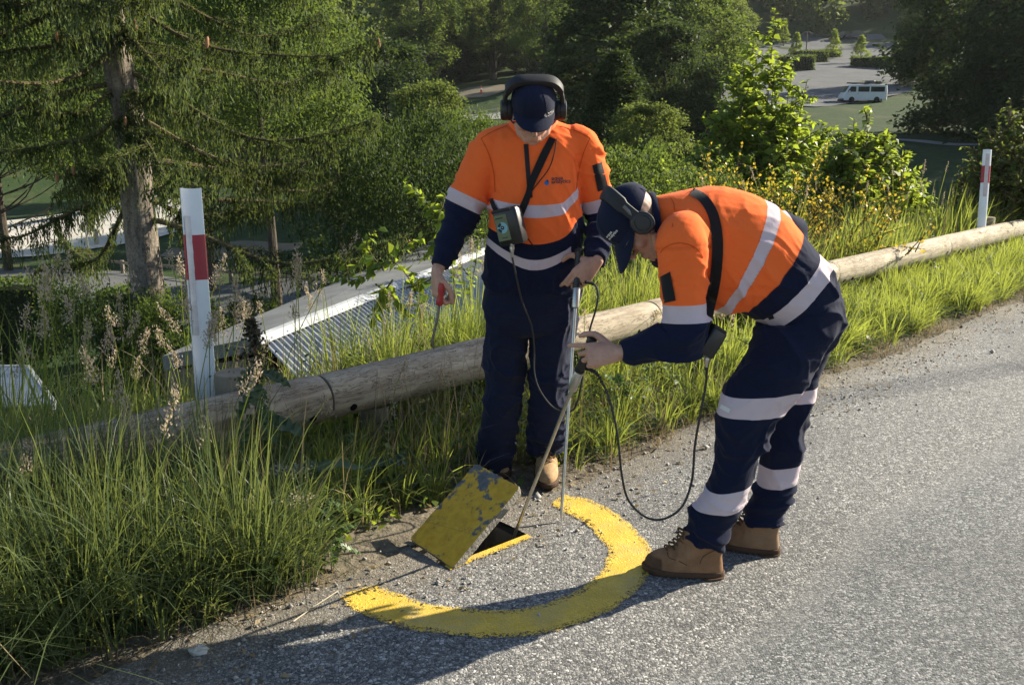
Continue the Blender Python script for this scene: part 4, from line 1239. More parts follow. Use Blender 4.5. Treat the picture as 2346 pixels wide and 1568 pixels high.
def seed_grass():
    rs = R_(51); stems, heads = [], []
    spots = []
    for (n, ar, sr, hr) in ((120, (-3.6, .2), (.16, 1.2), (.62, 1.08)), (40, (-3.6, -.6), (-.8, 0), (.5, .85)), (14, (.3, 2.0), (.2, 1.4), (.6, 1.1)), (120, (4, 13), (.3, 2.6), (.7, 1.25)), (20, (-.5, 3.5), (-.6, -.1), (.3, .5))):
        for i in range(n):
            spots.append((rs.uniform(*ar), rs.uniform(*sr), rs.uniform(*hr), ar[0]))
    for (a, s, h, a0) in spots:
        p = from_rail(a, s); z = z1(p.x, p.y)
        th = rs.uniform(0, 6.28); ln = abs(rs.normal()) * .18 * h
        d = np.array([math.cos(th) * ln + .03, math.sin(th) * ln, 0])
        K = 8; A = np.array([[p.x, p.y, z] + d * (j / K) ** 2 + [0, 0, h * j / K] for j in range(K + 1)])
        w = .0022
        ph = rs.uniform(0, 3.14); o = np.array([math.cos(ph), math.sin(ph), 0]) * w
        V = np.stack([A - o, A + o], 1).reshape(-1, 3)
        V2 = np.stack([A - o[[1, 0, 2]] * [-1, 1, 1], A + o[[1, 0, 2]] * [-1, 1, 1]], 1).reshape(-1, 3)
        f = np.array([[2 * j, 2 * j + 1, 2 * j + 3, 2 * j + 2] for j in range(K)])
        t = np.full(len(V), .35)
        stems += [(V, f, t), (V2, f, t)]
        # a panicle of dense lumps near the tip
        nl = rs.randint(3, 7) if a0 < 2 else rs.randint(4, 9); L = rs.uniform(.08, .16)
        fat = .013 if a0 < 2 else .007
        for q in range(nl):
            k = q / nl
            c = A[-1] * 1.0 + (A[-1] - A[-2]) / (h / K) * (-L * k)
            c = c + rs.normal(size=3) * [.012, .012, .004] * (k + .2) * (1 if a0 < 2 else .6)
            n = 22 if a0 < 2 else 10
            C = c + rs.normal(size=(n, 3)) * [fat * (.5 + .6 * k), fat * (.5 + .6 * k), fat * 1.2]
            heads.append(leaves(C, rs.normal(size=(n, 3)) * .5 + [d[0] * .5, d[1] * .5, 1], rs.normal(size=(n, 3)), rs.uniform(.010, .02, n), .0065, rs.uniform(.2, 1, n), .2))
    v, f, t = join(stems); v2, f2, t2 = join(heads)
    o = link("seed_stalks", np_mesh("seed_stalks", v, f, M['grass'], {'tint': t})); tag(o, 'thin stalks of the tall seeding grass', 'grass stalks', kind='stuff')
    o = link("seed_heads", np_mesh("seed_heads", v2, f2, M['seed'], {'tint': t2})); tag(o, 'buff seed heads of the tall grass by the rail', 'seed heads', kind='stuff')
seed_grass()

def low_weeds():
    rs = R_(88); parts = []; N = 1500
    a = np.concatenate([rs.uniform(-3.6, 3.0, 1000), rs.uniform(3, 10, 500)]); s = rs.uniform(-1.0, .9, N)
    for a_, s_ in zip(a, s):
        p = from_rail(a_, s_)
        if not off_pit(np.array([p.x]), np.array([p.y]))[0]: continue
        z = z1(p.x, p.y); h = rs.uniform(.05, .30) * (1.3 if s_ > 0 else 1.0) * (.45 if s_ < -.8 else 1); n = rs.randint(8, 22)
        k = rs.rand(n); th = np.arange(n) * 2.4
        d = np.stack([np.cos(th), np.sin(th), .25 + .5 * k], 1)
        C = np.stack([np.full(n, p.x), np.full(n, p.y), z + h * k], 1) + d * .012 + rs.normal(size=(n, 3)) * .012
        L = rs.uniform(.025, .06) * (1.15 - .5 * k)
        parts.append(leaves(C, d, rs.normal(size=(n, 3)) * .3 + [0, 0, 1], L, L * rs.uniform(.35, .75), np.clip(rs.uniform(.1, .7) + .3 * rs.rand(n), 0, 1)))
    tag(link("low_weeds", leaf_mesh("low_weeds", parts, M['weedleaf'])), 'low broad leaved weeds mixed into the verge grass', 'weeds', kind='stuff')
M['weedleaf'] = leafmat("low_weed_leaf", (.030, .062, .020), (.12, .17, .06), (.25, .33, .07), .34, .5, .3)
low_weeds()
# ground cover leaves, litter, loose chips
def scatter_flat(name, n, ar, sr, size, mat, seed, lab, cat, tilt=.35, up=.0, asp=.6, power=1.0):
    rs = R_(seed); a = rs.uniform(*ar, n); s = sr[0] + (sr[1] - sr[0]) * rs.rand(n) ** power
    x = RA.x + RD.x * a + RN.x * s; y = RA.y + RD.y * a + RN.y * s
    hx, hy = (x - HOLE_A.x) * hd.x + (y - HOLE_A.y) * hd.y, (x - HOLE_A.x) * hn.x + (y - HOLE_A.y) * hn.y
    ok = ~((hx > -.05) & (hx < .48) & (hy > -.05) & (hy < .4)); x, y, s = x[ok], y[ok], s[ok]; n = len(x)
    z = np.maximum(zt(x, y), np.where(s < -1.1, .006, -1)) + .004 + up * rs.rand(n)
    D = rs.normal(size=(n, 3)) * [1, 1, tilt]; N = rs.normal(size=(n, 3)) * tilt + [0, 0, 1]
    sz = size * (.5 + rs.rand(n))
    o = link(name, leaf_mesh(name, [leaves(np.stack([x, y, z], 1), D, N, sz, sz * asp, rs.rand(n), .15)], M[mat]))
    tag(o, lab, cat, kind='stuff')
scatter_flat("leaf_litter", 2600, (-3, 11), (-1.55, -.5), .026, 'litter' if 'litter' in M else 'dry', 61, 'dry fallen leaves and straw bits along the road edge', 'leaf litter', .4, .01, .45, .8)
scatter_flat("ground_leaves", 5200, (-3, 10), (-.95, .3), .034, 'leafE', 62, 'small round leaves of low weeds under the rail', 'ground cover', .5, .10, .7)
scatter_flat("grey_leaves", 900, (3.0, 7.5), (-1.0, -.35), .038, 'silver', 63, 'pale grey leaved weed patches beside the road on the right', 'ground cover', .6, .10, .42)
def chips():
    rs = R_(71); n = 2200; a = rs.uniform(-2.6, 8, n); s = -1.1 + np.abs(rs.normal(size=n)) * -.35 + .12
    x = RA.x + RD.x * a + RN.x * s; y = RA.y + RD.y * a + RN.y * s
    hx, hy = (x - HOLE_A.x) * hd.x + (y - HOLE_A.y) * hd.y, (x - HOLE_A.x) * hn.x + (y - HOLE_A.y) * hn.y
    ok = ~((hx > -.03) & (hx < .46) & (hy > -.03) & (hy < .38)); x, y, s = x[ok], y[ok], s[ok]; n = len(x)
    r = .0045 * (.5 + rs.rand(n) ** 2 * 1.6); r[rs.rand(n) < .004] *= 4
    z = np.where(s < -1.1, .004, zt(x, y)) + r * .5
    o = np.array([[1, 0, 0], [0, 1, 0], [-1, 0, 0], [0, -1, 0], [0, 0, .8], [0, 0, -.6]])
    V = np.stack([x, y, z], 1)[:, None] + (o[None] * r[:, None, None]) * (1 + .5 * rs.normal(size=(n, 6, 1)).clip(-1, 1))
    tr = np.array([[0, 1, 4], [1, 2, 4], [2, 3, 4], [3, 0, 4], [1, 0, 5], [2, 1, 5], [3, 2, 5], [0, 3, 5]])
    f = (np.arange(n) * 6)[:, None, None] + tr[None]
    o = link("loose_chips", np_mesh("loose_chips", V.reshape(-1, 3), f.reshape(-1, 3), M['chip']))
    tag(o, 'loose stone chips scattered along the edge of the seal', 'gravel', kind='stuff')
M['chip'] = plain("stone_chip", (.33, .31, .28), .8, 0, .4, .45, 60, 0)
chips()

# ---------------------------------------------------------------- broad leaved weeds
def lobed_leaf(mb, base, d, n, L, W, curl=.25, lobes=5, seed=0):
    rs = random.Random(seed); d = Vector(d).normalized(); n = Vector(n); s = d.cross(n).normalized(); n = s.cross(d)
    K = 12; rowL, mid, rowR = [], [], []
    for i in range(K + 1):
        k = i / K
        c = Vector(base) + d * L * k - n * curl * L * k * k
        w = W * .5 * math.sin(math.pi * min(1, k * .93 + .07)) ** .7 * (1 + .28 * math.sin(k * lobes * 6.28 + rs.random())) + .001
        rowL.append(c + s * w + n * w * .3 + n * .012 * math.sin(i * 2.3)); mid.append(c); rowR.append(c - s * w + n * w * .3 + n * .012 * math.sin(i * 2.9))
    vs = rowL + mid + rowR; q = K + 1
    mb.add(vs, [(i, i + 1, q + i + 1, q + i) for i in range(K)] + [(q + i, q + i + 1, 2 * q + i + 1, 2 * q + i) for i in range(K)])
def weedleaf(name, a, b):
    t = NT(name); n = t.noise(t.co(), 30, 4)
    t.set(t.ramp(n, [(.3, a), (.7, b)]), .45, 0, .4)
    tr = t.new("ShaderNodeBsdfTranslucent"); tr.inputs[0].default_value = (b[0] * 2.2, b[1] * 2.2, b[2] * .8, 1)
    mx = t.new("ShaderNodeMixShader", ins={0: .3}); t.t.links.new(t.b.outputs[0], mx.inputs[1]); t.t.links.new(tr.outputs[0], mx.inputs[2]); t.t.links.new(mx.outputs[0], t.out.inputs[0])
    t.bump(n, .3, .004); return t.m
M['weed'] = weedleaf("weed_leaf", (.05, .085, .03), (.11, .17, .055))
M['weeddark'] = weedleaf("weed_leaf_dark", (.035, .06, .03), (.075, .11, .05))
M['dockseed'] = leafmat("dock_seed", (.035, .030, .018), (.10, .085, .045), (.10, .07, .03), .15, .7)
M['weedflower'] = leafmat("weed_flower", (.26, .22, .16), (.52, .46, .36), (.4, .35, .25), .3, .7)
def dock():
    b = PT(592, 1075, 3.72); b.z = z1(b.x, b.y)
    root = empty("dock_plant", tuple(b)); tag(root, 'tall dark dock weed with brown seed spike in front of the log', 'weed')
    stem = spline([b, PT(588, 950, 3.72), PT(590, 850, 3.72), PT(580, 770, 3.72), PT(575, 735, 3.72)], 10)
    MB().tube(stem, [.008 * (1.1 - .8 * i / len(stem)) for i in range(len(stem))], 7).build("stem", plain("dock_stem", (.10, .035, .022), .7, 0, .3, .3, 14, .1), root)
    rs = R_(4); C = []
    for i in range(900):
        k = rs.rand() ** .8; p = stem[int((.45 + .55 * k) * (len(stem) - 1))]
        sp = .030 * (1.15 - k) * (1.0 + .8 * math.sin(k * 22))
        C.append(np.array(p) + rs.normal(size=3) * [sp, sp, .012])
    C = np.array(C)
    link("seed_spike", leaf_mesh("seed_spike", [leaves(C, rs.normal(size=(900, 3)), rs.normal(size=(900, 3)), .016, .013, rs.rand(900), .1)], M['dockseed']), root)
    lv = [((575, 840, 3.7), (-.2, -.5, -.5), .12, .05), ((600, 850, 3.7), (.8, -.4, -.1), .14, .05), ((590, 880, 3.7), (.3, -.7, -.6), .15, .06), ((585, 900, 3.7), (-.5, -.6, -.5), .13, .055), ((600, 930, 3.7), (.5, -.7, -.7), .17, .07), ((580, 950, 3.7), (-.3, -.8, -.7), .16, .065), ((595, 960, 3.7), (.9, -.3, .0), .20, .07)]
    for i, (q, d, L, W) in enumerate(lv):
        mb = MB(); lobed_leaf(mb, PT(*q), d, (0, -.4, 1), L, W, .3, 4, i); mb.build("leaf", M['weeddark'], root)
dock()
def rosette(label, x, y, t, n, L, W, mat, seed, name='broadleaf_weed', flowers=False):
    rs = random.Random(seed); b = PT(x, y, t); b.z = z1(b.x, b.y)
    root = empty(name, tuple(b)); tag(root, label, 'weed', 'broad leaved weeds')
    for i in range(n):
        a = i * 2.399 + rs.uniform(-.3, .3); el = rs.uniform(.15, 1.0)
        d = Vector((math.cos(a), math.sin(a), el)); mb = MB()
        lobed_leaf(mb, b + Vector((0, 0, .03 + rs.uniform(0, .16))), d, Vector((-math.cos(a) * el, -math.sin(a) * el, 1)), L * rs.uniform(.7, 1.15), W * rs.uniform(.7, 1.15), rs.uniform(.25, .6), rs.choice((3, 4, 5)), i + seed)
        mb.build("leaf", M[mat], root)
    if flowers:
        r2 = R_(seed); parts = []
        for q in range(6):
            c = np.array(b) + [r2.uniform(-.12, .12), r2.uniform(-.12, .12), r2.uniform(.22, .36)]
            parts.append(leaves(c + r2.normal(size=(60, 3)) * [.022, .022, .014], r2.normal(size=(60, 3)), r2.normal(size=(60, 3)), .012, .009, r2.rand(60)))
        link("flower_head", leaf_mesh("flower_head", parts, M['weedflower']), root)['kind'] = 'stuff'
rosette('weed with large pale lobed leaves under the log', 640, 1085, 3.75, 9, .30, .11, 'weed', 5)
rosette('dark broad weed in the shade below the dock spike', 560, 1120, 3.6, 8, .24, .10, 'weeddark', 9)
rosette('leafy weed with small buff flower heads near the road edge', 640, 1230, 3.45, 14, .11, .06, 'weed', 14, 'flowering_weed', True)
rosette('small bright weed between tall grass and the pit', 735, 1180, 3.6, 12, .10, .045, 'weed', 21)
rosette('low leafy weed at the dusty road edge left of the ring', 615, 1330, 3.2, 12, .08, .035, 'weed', 25)
rosette('leafy weed in the shade of the log by the worker boots', 880, 1110, 3.95, 10, .13, .05, 'weeddark', 29)

rosette('pale leafy weed spreading before the tall grass under the log', 600, 1175, 3.55, 16, .13, .06, 'weed', 33)
rosette('bright leafy weed clump right of the flowering weed', 690, 1140, 3.65, 14, .12, .055, 'weed', 37)
rosette('small lobed weed at the grass foot above the painted ring end', 770, 1255, 3.42, 12, .08, .035, 'weed', 41)
rosette('lobed dandelion like weed in the grass right of the tilted rod', 1420, 900, 5.2, 12, .12, .05, 'weed', 45)

rosette('leafy stalk weed right behind the log beside the near marker post', 500, 800, 4.7, 18, .14, .05, 'weed', 51)
rosette('lobed weed behind the log in front of the shed corner', 420, 850, 4.6, 16, .14, .055, 'weed', 57)

# ================================================================ THE TWO WORKERS
ORANGE, NAVY, TAPE = (.96, .165, .035), (.0085, .0125, .034), (.60, .50, .53)
def loft(mb, secs, n=28, sub=5, pw=2.3):
    """secs: (centre, half-width vector, half-depth vector); smooth closed tube through them"""
    K = len(secs)
    C = spline([s[0] for s in secs], sub); A = spline([s[1] for s in secs], sub); B = spline([s[2] for s in secs], sub)
    rr = []
    for c, a, b in zip(C, A, B):
        r = []
        for k in range(n):
            t = 2 * math.pi * k / n; ct, st = math.cos(t), math.sin(t)
            r.append(c + a * (math.copysign(abs(ct) ** (2 / pw), ct)) + b * (math.copysign(abs(st) ** (2 / pw), st)))
        rr.append(r)
    return mb.rings(rr)
def limb(mb, pts, rs, n=18, sub=6, flat=1.0, up=None):
    c = spline(pts, sub); r = [float(np.interp(i / (len(c) - 1) * (len(rs) - 1), range(len(rs)), rs)) for i in range(len(c))]
    return mb.tube(c, r, n, up, flat)
def remesh(mb, voxel, it=6, fac=.5):
    me = mb.mesh("tmp", [], True)
    o = bpy.data.objects.new("tmp", me); col.objects.link(o)
    m = o.modifiers.new("r", 'REMESH'); m.mode = 'VOXEL'; m.voxel_size = voxel; m.adaptivity = 0
    if it:
        s = o.modifiers.new("s", 'SMOOTH'); s.factor = fac; s.iterations = it
    dg = bpy.context.evaluated_depsgraph_get()
    out = bpy.data.meshes.new_from_object(o.evaluated_get(dg))
    bpy.data.objects.remove(o); bpy.data.meshes.remove(me)
    out.polygons.foreach_set('use_smooth', np.ones(len(out.polygons), bool))
    return out
def get_co(me):
    a = np.zeros(len(me.vertices) * 3, np.float32); me.vertices.foreach_get('co', a); return a.reshape(-1, 3).astype(float)
def get_no(me):
    a = np.zeros(len(me.vertices) * 3, np.float32); me.vertices.foreach_get('normal', a); return a.reshape(-1, 3).astype(float)
def set_co(me, c): me.vertices.foreach_set('co', c.astype(np.float32).ravel()); me.update()
def set_attr(me, n, a): me.attributes.new(n, 'FLOAT', 'POINT').data.foreach_set('value', np.asarray(a, np.float32))
def bvh_of(me): 
    return BVHTree.FromPolygons([v.co.copy() for v in me.vertices], [list(p.vertices) for p in me.polygons])
def poly_param(p, pts):
    """distance to a polyline and length along it, for many points"""
    best = np.full(len(p), 1e9); par = np.zeros(len(p)); acc = 0
    for i in range(len(pts) - 1):
        a, b = np.array(pts[i]), np.array(pts[i + 1]); ab = b - a; L = np.linalg.norm(ab); u = ab / L
        t = (p - a) @ u
        lo = -1e9 if i == 0 else 0; hi = 1e9 if i == len(pts) - 2 else L
        tc = np.clip(t, lo if i == 0 else 0, hi)
        d = np.linalg.norm(p - (a + np.clip(tc, 0, L)[:, None] * u), axis=1)
        k = d < best; best[k] = d[k]; par[k] = acc + tc[k]; acc += L
    return best, par
def folds(p, sc, seed, sharp=1.6):
    """cloth creases: warped ridges, a few strong ones and many faint"""
    w = np.stack([vnoise(p * 5 + 3.1 * i, seed + i) for i in range(3)], 1) * .10
    q = (p + w) * np.array(sc)
    r = (1 - np.abs(vnoise(q, seed + 7))) ** 4; r2 = (1 - np.abs(vnoise(q * 1.9 + 5, seed + 9))) ** 3
    big = vnoise(q * .55 + 9, seed + 11)
    return 1.1 * r + .45 * r2 + .5 * big - .55
def garment_mat(name, tstops, astops, t_rng, a_rng):
    t = NT(name)
    def rp(attr, stops, rng):
        k = t.rng(t.attr(attr), rng[0], rng[1], 0, 1)
        return t.ramp(k, [((s - rng[0]) / (rng[1] - rng[0]), c) for s, c in stops], 'CONSTANT')
    a, b = rp('b1', tstops, t_rng), rp('b2', astops, a_rng)
    c = t.mix(t.math('GREATER_THAN', t.attr('arm'), .5), a, b)
    n = t.noise(t.pos(), 7, 4, .6)
    c = t.mix(t.rng(n, .3, .7, .0, .14), c, (.05, .03, .03), 'MULTIPLY') if False else t.mix(t.rng(n, .25, .75, .10, 0), c, (.02, .012, .012))
    c = t.mix(t.math('MULTIPLY', t.attr('seam'), .55, clamp=True), c, (.06, .012, .006))
    t.set(c, .9, 0, .12, .05)
    weave = t.noise(t.pos(), 480, 2); w2 = t.noise(t.pos(), 30, 4, .6)
    t.bump(t.math('ADD', t.math('MULTIPLY', weave, .22), w2), .30, .006)
    return t.m
def skin_mat():
    t = NT("skin"); n = t.noise(t.co(), 45, 4, .6); n2 = t.noise(t.co(), 9, 3)
    c = t.ramp(t.math('ADD', t.math('MULTIPLY', n, .5), t.math('MULTIPLY', n2, .5)), [(.35, (.40, .215, .150)), (.6, (.52, .305, .215))])
    c = t.mix(t.attr('hair'), c, (.085, .062, .050))
    t.set(c, .52, 0, .4); t.b.inputs['Subsurface Weight'].default_value = .08; t.b.inputs['Subsurface Radius'].default_value = (.01, .004, .002)
    t.bump(t.noise(t.co(), 320, 3), .12, .002); return t.m
M['skin'] = skin_mat()
M['navy'] = fabric("navy_cotton", (.0085, .0125, .034), .88, .15, .05)
M['blackfab'] = fabric("black_webbing", (.010, .010, .011), .7, .15, .1)
M['blackplastic'] = plain("black_plastic", (.014, .014, .015), .42, 0, .5, .15, 20, .05, .001)
M['softblack'] = plain("black_padding", (.017, .017, .018), .62, 0, .4, .15, 18, .1, .002)
M['redplastic'] = plain("red_plastic", (.36, .016, .018), .38, 0, .5, .12, 14, .03, .001)
M['steel'] = plain("brushed_steel", (.50, .49, .46), .34, .9, .5, .14, 25, .05, .001)
M['steeldark'] = plain("dark_steel", (.16, .155, .15), .45, .8, .5, .3, 16, .1, .001)
M['lace'] = plain("boot_lace", (.13, .075, .038), .9, 0, .2, .25, 60, .2, .001)
M['sole'] = plain("boot_sole", (.075, .042, .024), .8, 0, .3, .3, 22, .3, .002)
def boot_mat(name, a, b):
    t = NT(name); n = t.noise(t.co(), 16, 6, .7)
    c = t.ramp(n, [(.32, a), (.66, b)])
    c = t.mix(t.attr('toe'), c, (.085, .043, .022))
    c = t.mix(t.math('MULTIPLY', t.rng(t.noise(t.co(), 5, 4), .5, .7), .35, clamp=True), c, (.30, .24, .17))
    t.set(c, .82, 0, .25); t.bump(t.math('ADD', n, t.noise(t.co(), 160, 3)), .35, .003); return t.m
M['boottan'] = boot_mat("sandy_suede", (.27, .165, .080), (.43, .285, .150))
M['bootbrown'] = boot_mat("brown_nubuck", (.19, .098, .046), (.30, .165, .085))
M['white_print'] = plain("white_print", (.72, .72, .70), .6, 0, .3, .05, 10, 0)
M['darkprint'] = plain("dark_print", (.020, .030, .050), .6, 0, .3, .05, 10, 0)
M['blueprint'] = plain("blue_print", (.018, .14, .38), .6, 0, .3, .1, 10, 0)

FSC = 1.0
def hand(mb, W, d, n, th, curls, thumb, scale=1.0):
    W = Vector(W); d = Vector(d).normalized(); n = Vector(n); n = (n - d * n.dot(d)).normalized()
    t0 = Vector(th); th = n.cross(d).normalized()
    if th.dot(t0) < 0: th = -th
    S = scale
    secs = [(W - d * .022 * S, th * .016 * S, n * .012 * S), (W - d * .012 * S, th * .025 * S, n * .018 * S), (W, th * .028 * S, n * .020 * S), (W + d * .030 * S, th * .035 * S, n * .019 * S), (W + d * .062 * S, th * .041 * S, n * .0165 * S), (W + d * .092 * S, th * .041 * S, n * .0135 * S), (W + d * .100 * S, th * .036 * S, n * .009 * S)]
    loft(mb, secs, 18, 4, 2.4)
    lens = [(.044, .026, .022), (.048, .030, .024), (.045, .028, .023), (.036, .021, .020)]
    offs = [.0305, .0105, -.0100, -.0295]
    back = [.090, .094, .090, .082]
    for i in range(4):
        p = W + d * back[i] * S + th * offs[i] * S + n * .002
        ang = 0; pts = [p - d * .02 * S, p]
        cu = curls[i]
        sp = th * ((1.5 - i) * .035 + (cu[3] if len(cu) > 3 else 0))
        for j in range(3):
            ang += cu[j]
            v = d * math.cos(ang) - n * math.sin(ang) + sp
            pts.append(pts[-1] + v.normalized() * lens[i][j] * S)
        f = .93 if i == 3 else 1.0
        # straight phalanges, slightly thicker at the knuckles
        c, r = [], []
        rad = [.0095, .0098, .0090, .0082, .0066]
        for j in range(len(pts) - 1):
            for k in range(3):
                c.append(pts[j].lerp(pts[j + 1], k / 3)); r.append((rad[j] + (rad[j + 1] - rad[j]) * k / 3 - (.0006 if k else 0)) * f * S)
        c.append(pts[-1]); r.append(rad[-1] * f * S)
        tip = (pts[-1] - pts[-2]).normalized()
        c.append(pts[-1] + tip * .004 * S); r.append(.0035 * S)
        mb.tube(c, r, 10)
    p = W + d * .022 * S + th * .024 * S - n * .006 * S
    pts = [p, p + (th * .012 - n * .002 + d * .012) * S]
    for v, L in zip(thumb, (.042, .034, .028)):
        pts.append(pts[-1] + (d * v[0] + th * v[1] + n * v[2]).normalized() * L * S)
    c = spline(pts, 3); r = [float(np.interp(i / (len(c) - 1), [0, .3, .6, .85, 1], [.0155, .0145, .0108, .0102, .0062])) * S for i in range(len(c))]
    mb.tube(c, r, 10)
    return th

def head(mb, O, r, f, u):
    E = lambda cr, cf, cu: O + r * cr + f * cf + u * cu
    mb.ellipsoid(E(0, -.012, .045), r * .076, f * .096, u * .092, 20, 13)
    mb.ellipsoid(E(0, .028, -.005), r * .066, f * .070, u * .085, 18, 11)
    mb.ellipsoid(E(0, .038, -.062), r * .050, f * .056, u * .058, 16, 10)
    mb.ellipsoid(E(0, .078, -.103), r * .024, f * .022, u * .022, 12, 8)
    for s in (-1, 1):
        mb.ellipsoid(E(s * .044, .062, -.030), r * .022, f * .024, u * .026, 12, 8)
        mb.tube([E(s * .060, .010, -.060), E(s * .050, .045, -.088), E(s * .020, .078, -.108)], [.016, .017, .016], 10)
        mb.tube([E(s * .006, .090, .014), E(s * .030, .086, .017), E(s * .050, .068, .010)], [.008, .009, .007], 8)
        e = [E(s * (.076 + .012 * math.sin(a) * .4), -.010 + .017 * math.cos(a), -.008 + .030 * math.sin(a)) for a in np.linspace(0, 2 * math.pi, 13)]
        mb.tube(e, .0055, 7)
        mb.ellipsoid(E(s * .074, -.008, -.010), r * .008, f * .015, u * .026, 10, 7)
        mb.ellipsoid(E(s * .013, .100, -.042), r * .009, f * .009, u * .008, 10, 7)
    mb.tube([E(0, .094, .020), E(0, .106, -.010), E(0, .121, -.036), E(0, .106, -.049)], [.007, .009, .012, .008], 10)
    for dz, rr in ((-.071, .0062), (-.083, .0075)):
        mb.tube([E(-.026, .083, dz - .001), E(-.012, .095, dz), E(0, .098, dz + .001), E(.012, .095, dz), E(.026, .083, dz - .001)], [rr * .5, rr, rr, rr, rr * .5], 8)
def finish_body(mb, root, O, r, f, u, hair=True):
    me = remesh(mb, .0037, 3, .5)
    c = get_co(me); q = c - np.array(O)
    R_, F_, U_ = q @ np.array(r), q @ np.array(f), q @ np.array(u)
    dist = np.linalg.norm(q, axis=1)
    h = smooth01((U_ + .045 - .55 * np.clip(F_ + .01, 0, None) * 3) / .025) * smooth01((.055 - F_) / .02) * (dist < .2)
    h = h * (.75 + .25 * vnoise(c * 160, 4))
    set_attr(me, 'hair', np.clip(h * .82, 0, 1))
    me.materials.append(M['skin'])
    o = link("body", me, root)
    for s in (-1, 1):
        e = MB().ellipsoid(O + r * (s * .031) + f * .078 - u * .006, r * .0118, f * .0118, u * .0118, 12, 9)
        e.build("eye", M['eye'] if 'eye' in M else M['darkprint'], o)
    return o

def cap(O, r, f, u, root, droop=.25, peak=.082, arch=2.2):
    E = lambda cr, cf, cu: O + r * cr + f * cf + u * cu
    mb = MB(); rings = []
    n = 40
    for i in range(13):
        ph = math.radians(-14 + 104 * i / 12)
        rr = []
        for k in range(n):
            a = 2 * math.pi * k / n
            w = math.cos(ph); z = math.sin(ph)
            front = math.cos(a) > 0
            sq = 1 + .05 * max(0, z) * (1 - z)
            x, y = math.sin(a) * .0845 * w * sq, math.cos(a) * (.112 if front else .110) * w * sq
            pan = 1 + .006 * abs(math.sin(3 * a)) * w
            zz = z * .098 + (.012 * max(0, math.cos(a)) * (1 - z) * z * 4 if front else -.012 * (1 - z) * abs(math.cos(a)))
            rr.append(E(x * pan, y * pan - .006, .040 + zz + (0 if front else .024 * abs(math.cos(a)) * (1 - max(0, z)) ** 2)))
        rings.append(rr)
    mb.rings(rings, cap=False)
    o = len(mb.v); mb.v.append(tuple(E(0, -.006, .139))); mb.f += [(o - n + k, o - n + (k + 1) % n, o) for k in range(n)]; mb.fm += [0] * n
    # inner layer closes the shell
    mb.rings([[Vector(p) + (O + u * .05 - Vector(p)) * .03 for p in rings[0]], [Vector(p) + (O + u * .03 - Vector(p)) * .05 for p in rings[3]]], cap=False)
    mb.lathe(E(0, -.006, .137), u, [(.008, 0), (.007, .003), (.002, .005), (.0005, .005)], 10)
    for k in range(6):                            # stitched panel seams
        a = 2 * math.pi * (k + .5) / 6
        pts = []
        for i in range(12):
            ph = math.radians(-12 + 98 * i / 11); w, z = math.cos(ph), math.sin(ph)
            front = math.cos(a) > 0
            sq = 1 + .05 * max(0, z) * (1 - z); pan = 1 + .006 * abs(math.sin(3 * a)) * w + .006
            zz = z * .098 + (.012 * max(0, math.cos(a)) * (1 - z) * z * 4 if front else -.012 * (1 - z) * abs(math.cos(a)))
            pts.append(E(math.sin(a) * .0845 * w * sq * pan, math.cos(a) * (.112 if front else .110) * w * sq * pan - .006, .040 + zz))
        mb.tube(pts, .0011, 5)
    c = mb.build("cap", M['navy'], root)
    # the peak
    mb = MB(); top, bot = [], []
    na, nr_ = 24, 12
    for j in range(nr_ + 1):
        q = j / nr_
        for i in range(na + 1):
            a = math.radians(-74 + 148 * i / na); an = abs(a) / math.radians(74)
            x0, y0 = math.sin(a) * .0835, math.cos(a) * .108 - .006
            ext = peak * (1 - an ** 3.2) ** .75 * (1 + .06 * math.cos(a * 2))
            x = x0 * (1 + .05 * q * (1 - an)); y = y0 + ext * q
            z = .024 + .012 * math.cos(a) - arch * x * x * (.35 + .65 * q) - droop * ext * q - 1.6 * (ext * q) ** 2
            top.append(E(x, y, z)); bot.append(E(x, y, z - .0035))
    w = na + 1
    fs = [(j * w + i, j * w + i + 1, (j + 1) * w + i + 1, (j + 1) * w + i) for j in range(nr_) for i in range(na)]
    N = len(top)
    fs += [tuple(N + k for k in fc[::-1]) for fc in fs]
    edge = [j * w for j in range(nr_ + 1)] + [nr_ * w + i for i in range(1, na + 1)] + [j * w + na for j in range(nr_ - 1, -1, -1)]
    fs += [(edge[k], edge[k + 1], edge[k + 1] + N, edge[k] + N) for k in range(len(edge) - 1)]
    mb.add(top + bot, fs)
    mb.build("peak", M['navy'], c)
    return c
